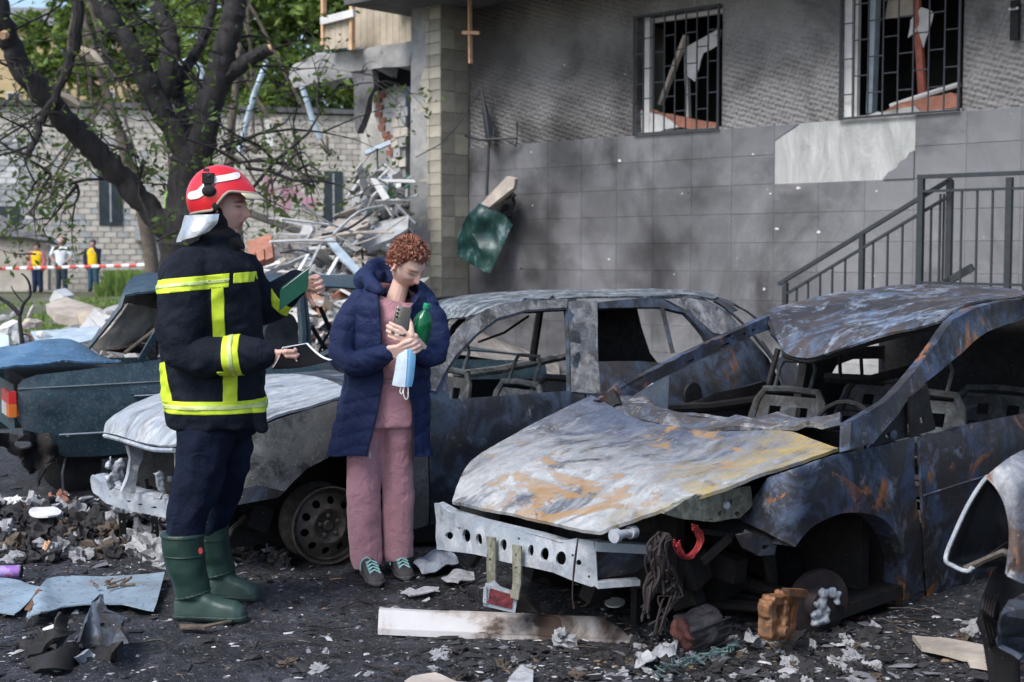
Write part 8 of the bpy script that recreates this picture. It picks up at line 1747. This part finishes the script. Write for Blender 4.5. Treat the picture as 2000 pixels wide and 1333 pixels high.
# mint strip of crumpled net
m_ = MB()
for k in range(26):
    a = 1285 + k * 6; p = gp(a, 1312 - k * 2.1 + rd.uniform(-6, 6), .03); m_.tube([p + Vector((rd.uniform(-.03, .03), rd.uniform(-.02, .02), rd.uniform(-.02, .02))) for _ in range(4)], rd.uniform(.002, .005), 5)
m_.tube([gp(1282 + k * 13, 1313 - k * 4.5, .025) for k in range(13)], .006, 5)
tag(m_.build('mint_netting', plain('mint_plastic', (.06, .10, .10), .7, 0, .35, 20)), 'crumpled mint green netting on the ground below the battery box', 'netting')
gsheet('plank', [(1782, 1240), (1850, 1246), (1930, 1262), (1944, 1290), (1880, 1282), (1800, 1262)], plain('dirty_plank', (.30, .27, .23), .9, 0, .4, 6), 'pale broken plank on the ground at the right', 'plank', .03, .02, .01, 6); gsheet('plank', [(1890, 1288), (1942, 1296), (1942, 1306), (1895, 1300)], M['tan'], 'small plank piece below the pale plank at the right', 'plank', .02, .01, .008)
for px, py, w, h, mt in ((1916, 1205, 34, 40, PLU), (1895, 1222, 34, 30, PLU), (1880, 1235, 26, 18, PLB), (1940, 1232, 20, 24, PLD)): lump(px, py + 16, w, h, mt, 'stone_lump', 'grey stone lump on the ground beside the right edge wing', 'stone', 'stones at the right edge')
gsheet('foil_scrap', [(806, 1100), (815, 1085), (850, 1078), (893, 1085), (896, 1100), (868, 1110), (830, 1112)], ASH, 'crumpled silver scrap on the ground right of the shoes', 'scrap', .03, .004, .05, 12, 6); gsheet('grey_rag', [(782, 1155), (800, 1148), (812, 1152), (838, 1144), (858, 1146), (856, 1156), (830, 1158), (800, 1162)], PLU, 'flat grey rag on the ground below the shoes', 'rag', .02, .006, .02, 12, 6); gsheet('grey_rag', [(862, 1128), (885, 1118), (925, 1116), (928, 1128), (905, 1132), (895, 1140), (872, 1136)], PLU, 'flat grey rag beside the bumper beam left end', 'rag', .02, .006, .025, 12, 6)
gsheet('white_dish', ell(88, 1000, 32, 11, 18), M['white'], 'white dish lying on the burnt heap at the left', 'dish', .10, .01, .012); 
for px, py, w, h, mt, lb in ((45, 992, 30, 14, 'brick', 'orange scrap left of the white dish'), (110, 978, 34, 22, 'brick', 'orange scrap behind the white dish'), (75, 972, 28, 12, 'white', 'white scrap behind the white dish'), (18, 985, 44, 16, 'white', 'white scrap at the left edge of the burnt heap'), (95, 1078, 16, 26, 'wood', 'amber scrap at the foot of the burnt heap'), (122, 962, 20, 12, 'white', 'white scrap right of the orange scrap')): lump(px, py + 8, w, h, M[mt], 'scrap', lb, 'scrap', None, 1.0)
for px, py, w, lb in ((1262, 1282, 46, 'torn white paper scrap right of the channel end'), (1300, 1266, 50, 'torn white paper scrap beside the wires'), (1470, 1240, 34, 'torn pale scrap by the brake caliper')): gsheet('paper_scrap', [(px - w * .5, py + 8), (px - w * .2, py - 12), (px + w * .2, py - 6), (px + w * .5, py - 14), (px + w * .4, py + 10), (px, py + 14)], PLW, lb, 'paper', .03, .003, .05, 16, 6)
gsheet('tan_stone', [(790, 1333), (805, 1318), (850, 1314), (890, 1324), (900, 1345), (800, 1350)], M['tan'], 'flat tan stone at the bottom edge', 'stone', .03, .03, .02, 8); gsheet('grey_shard', [(985, 1345), (1000, 1315), (1018, 1298), (1042, 1308), (1040, 1345)], PLU, 'grey pointed shard at the bottom edge', 'shard', .04, .03, .02, 8); gsheet('flat_shard', [(1885, 1320), (1900, 1308), (1935, 1316), (1930, 1328)], PLD, 'dark shard at the bottom right', 'shard', .02)
gsheet('boot_wood', [(350, 1219), (400, 1220), (452, 1211), (452, 1213), (400, 1225), (352, 1226)], PLB, 'thin wood splinter under the near boot', 'splinter', .008, .008, .002)
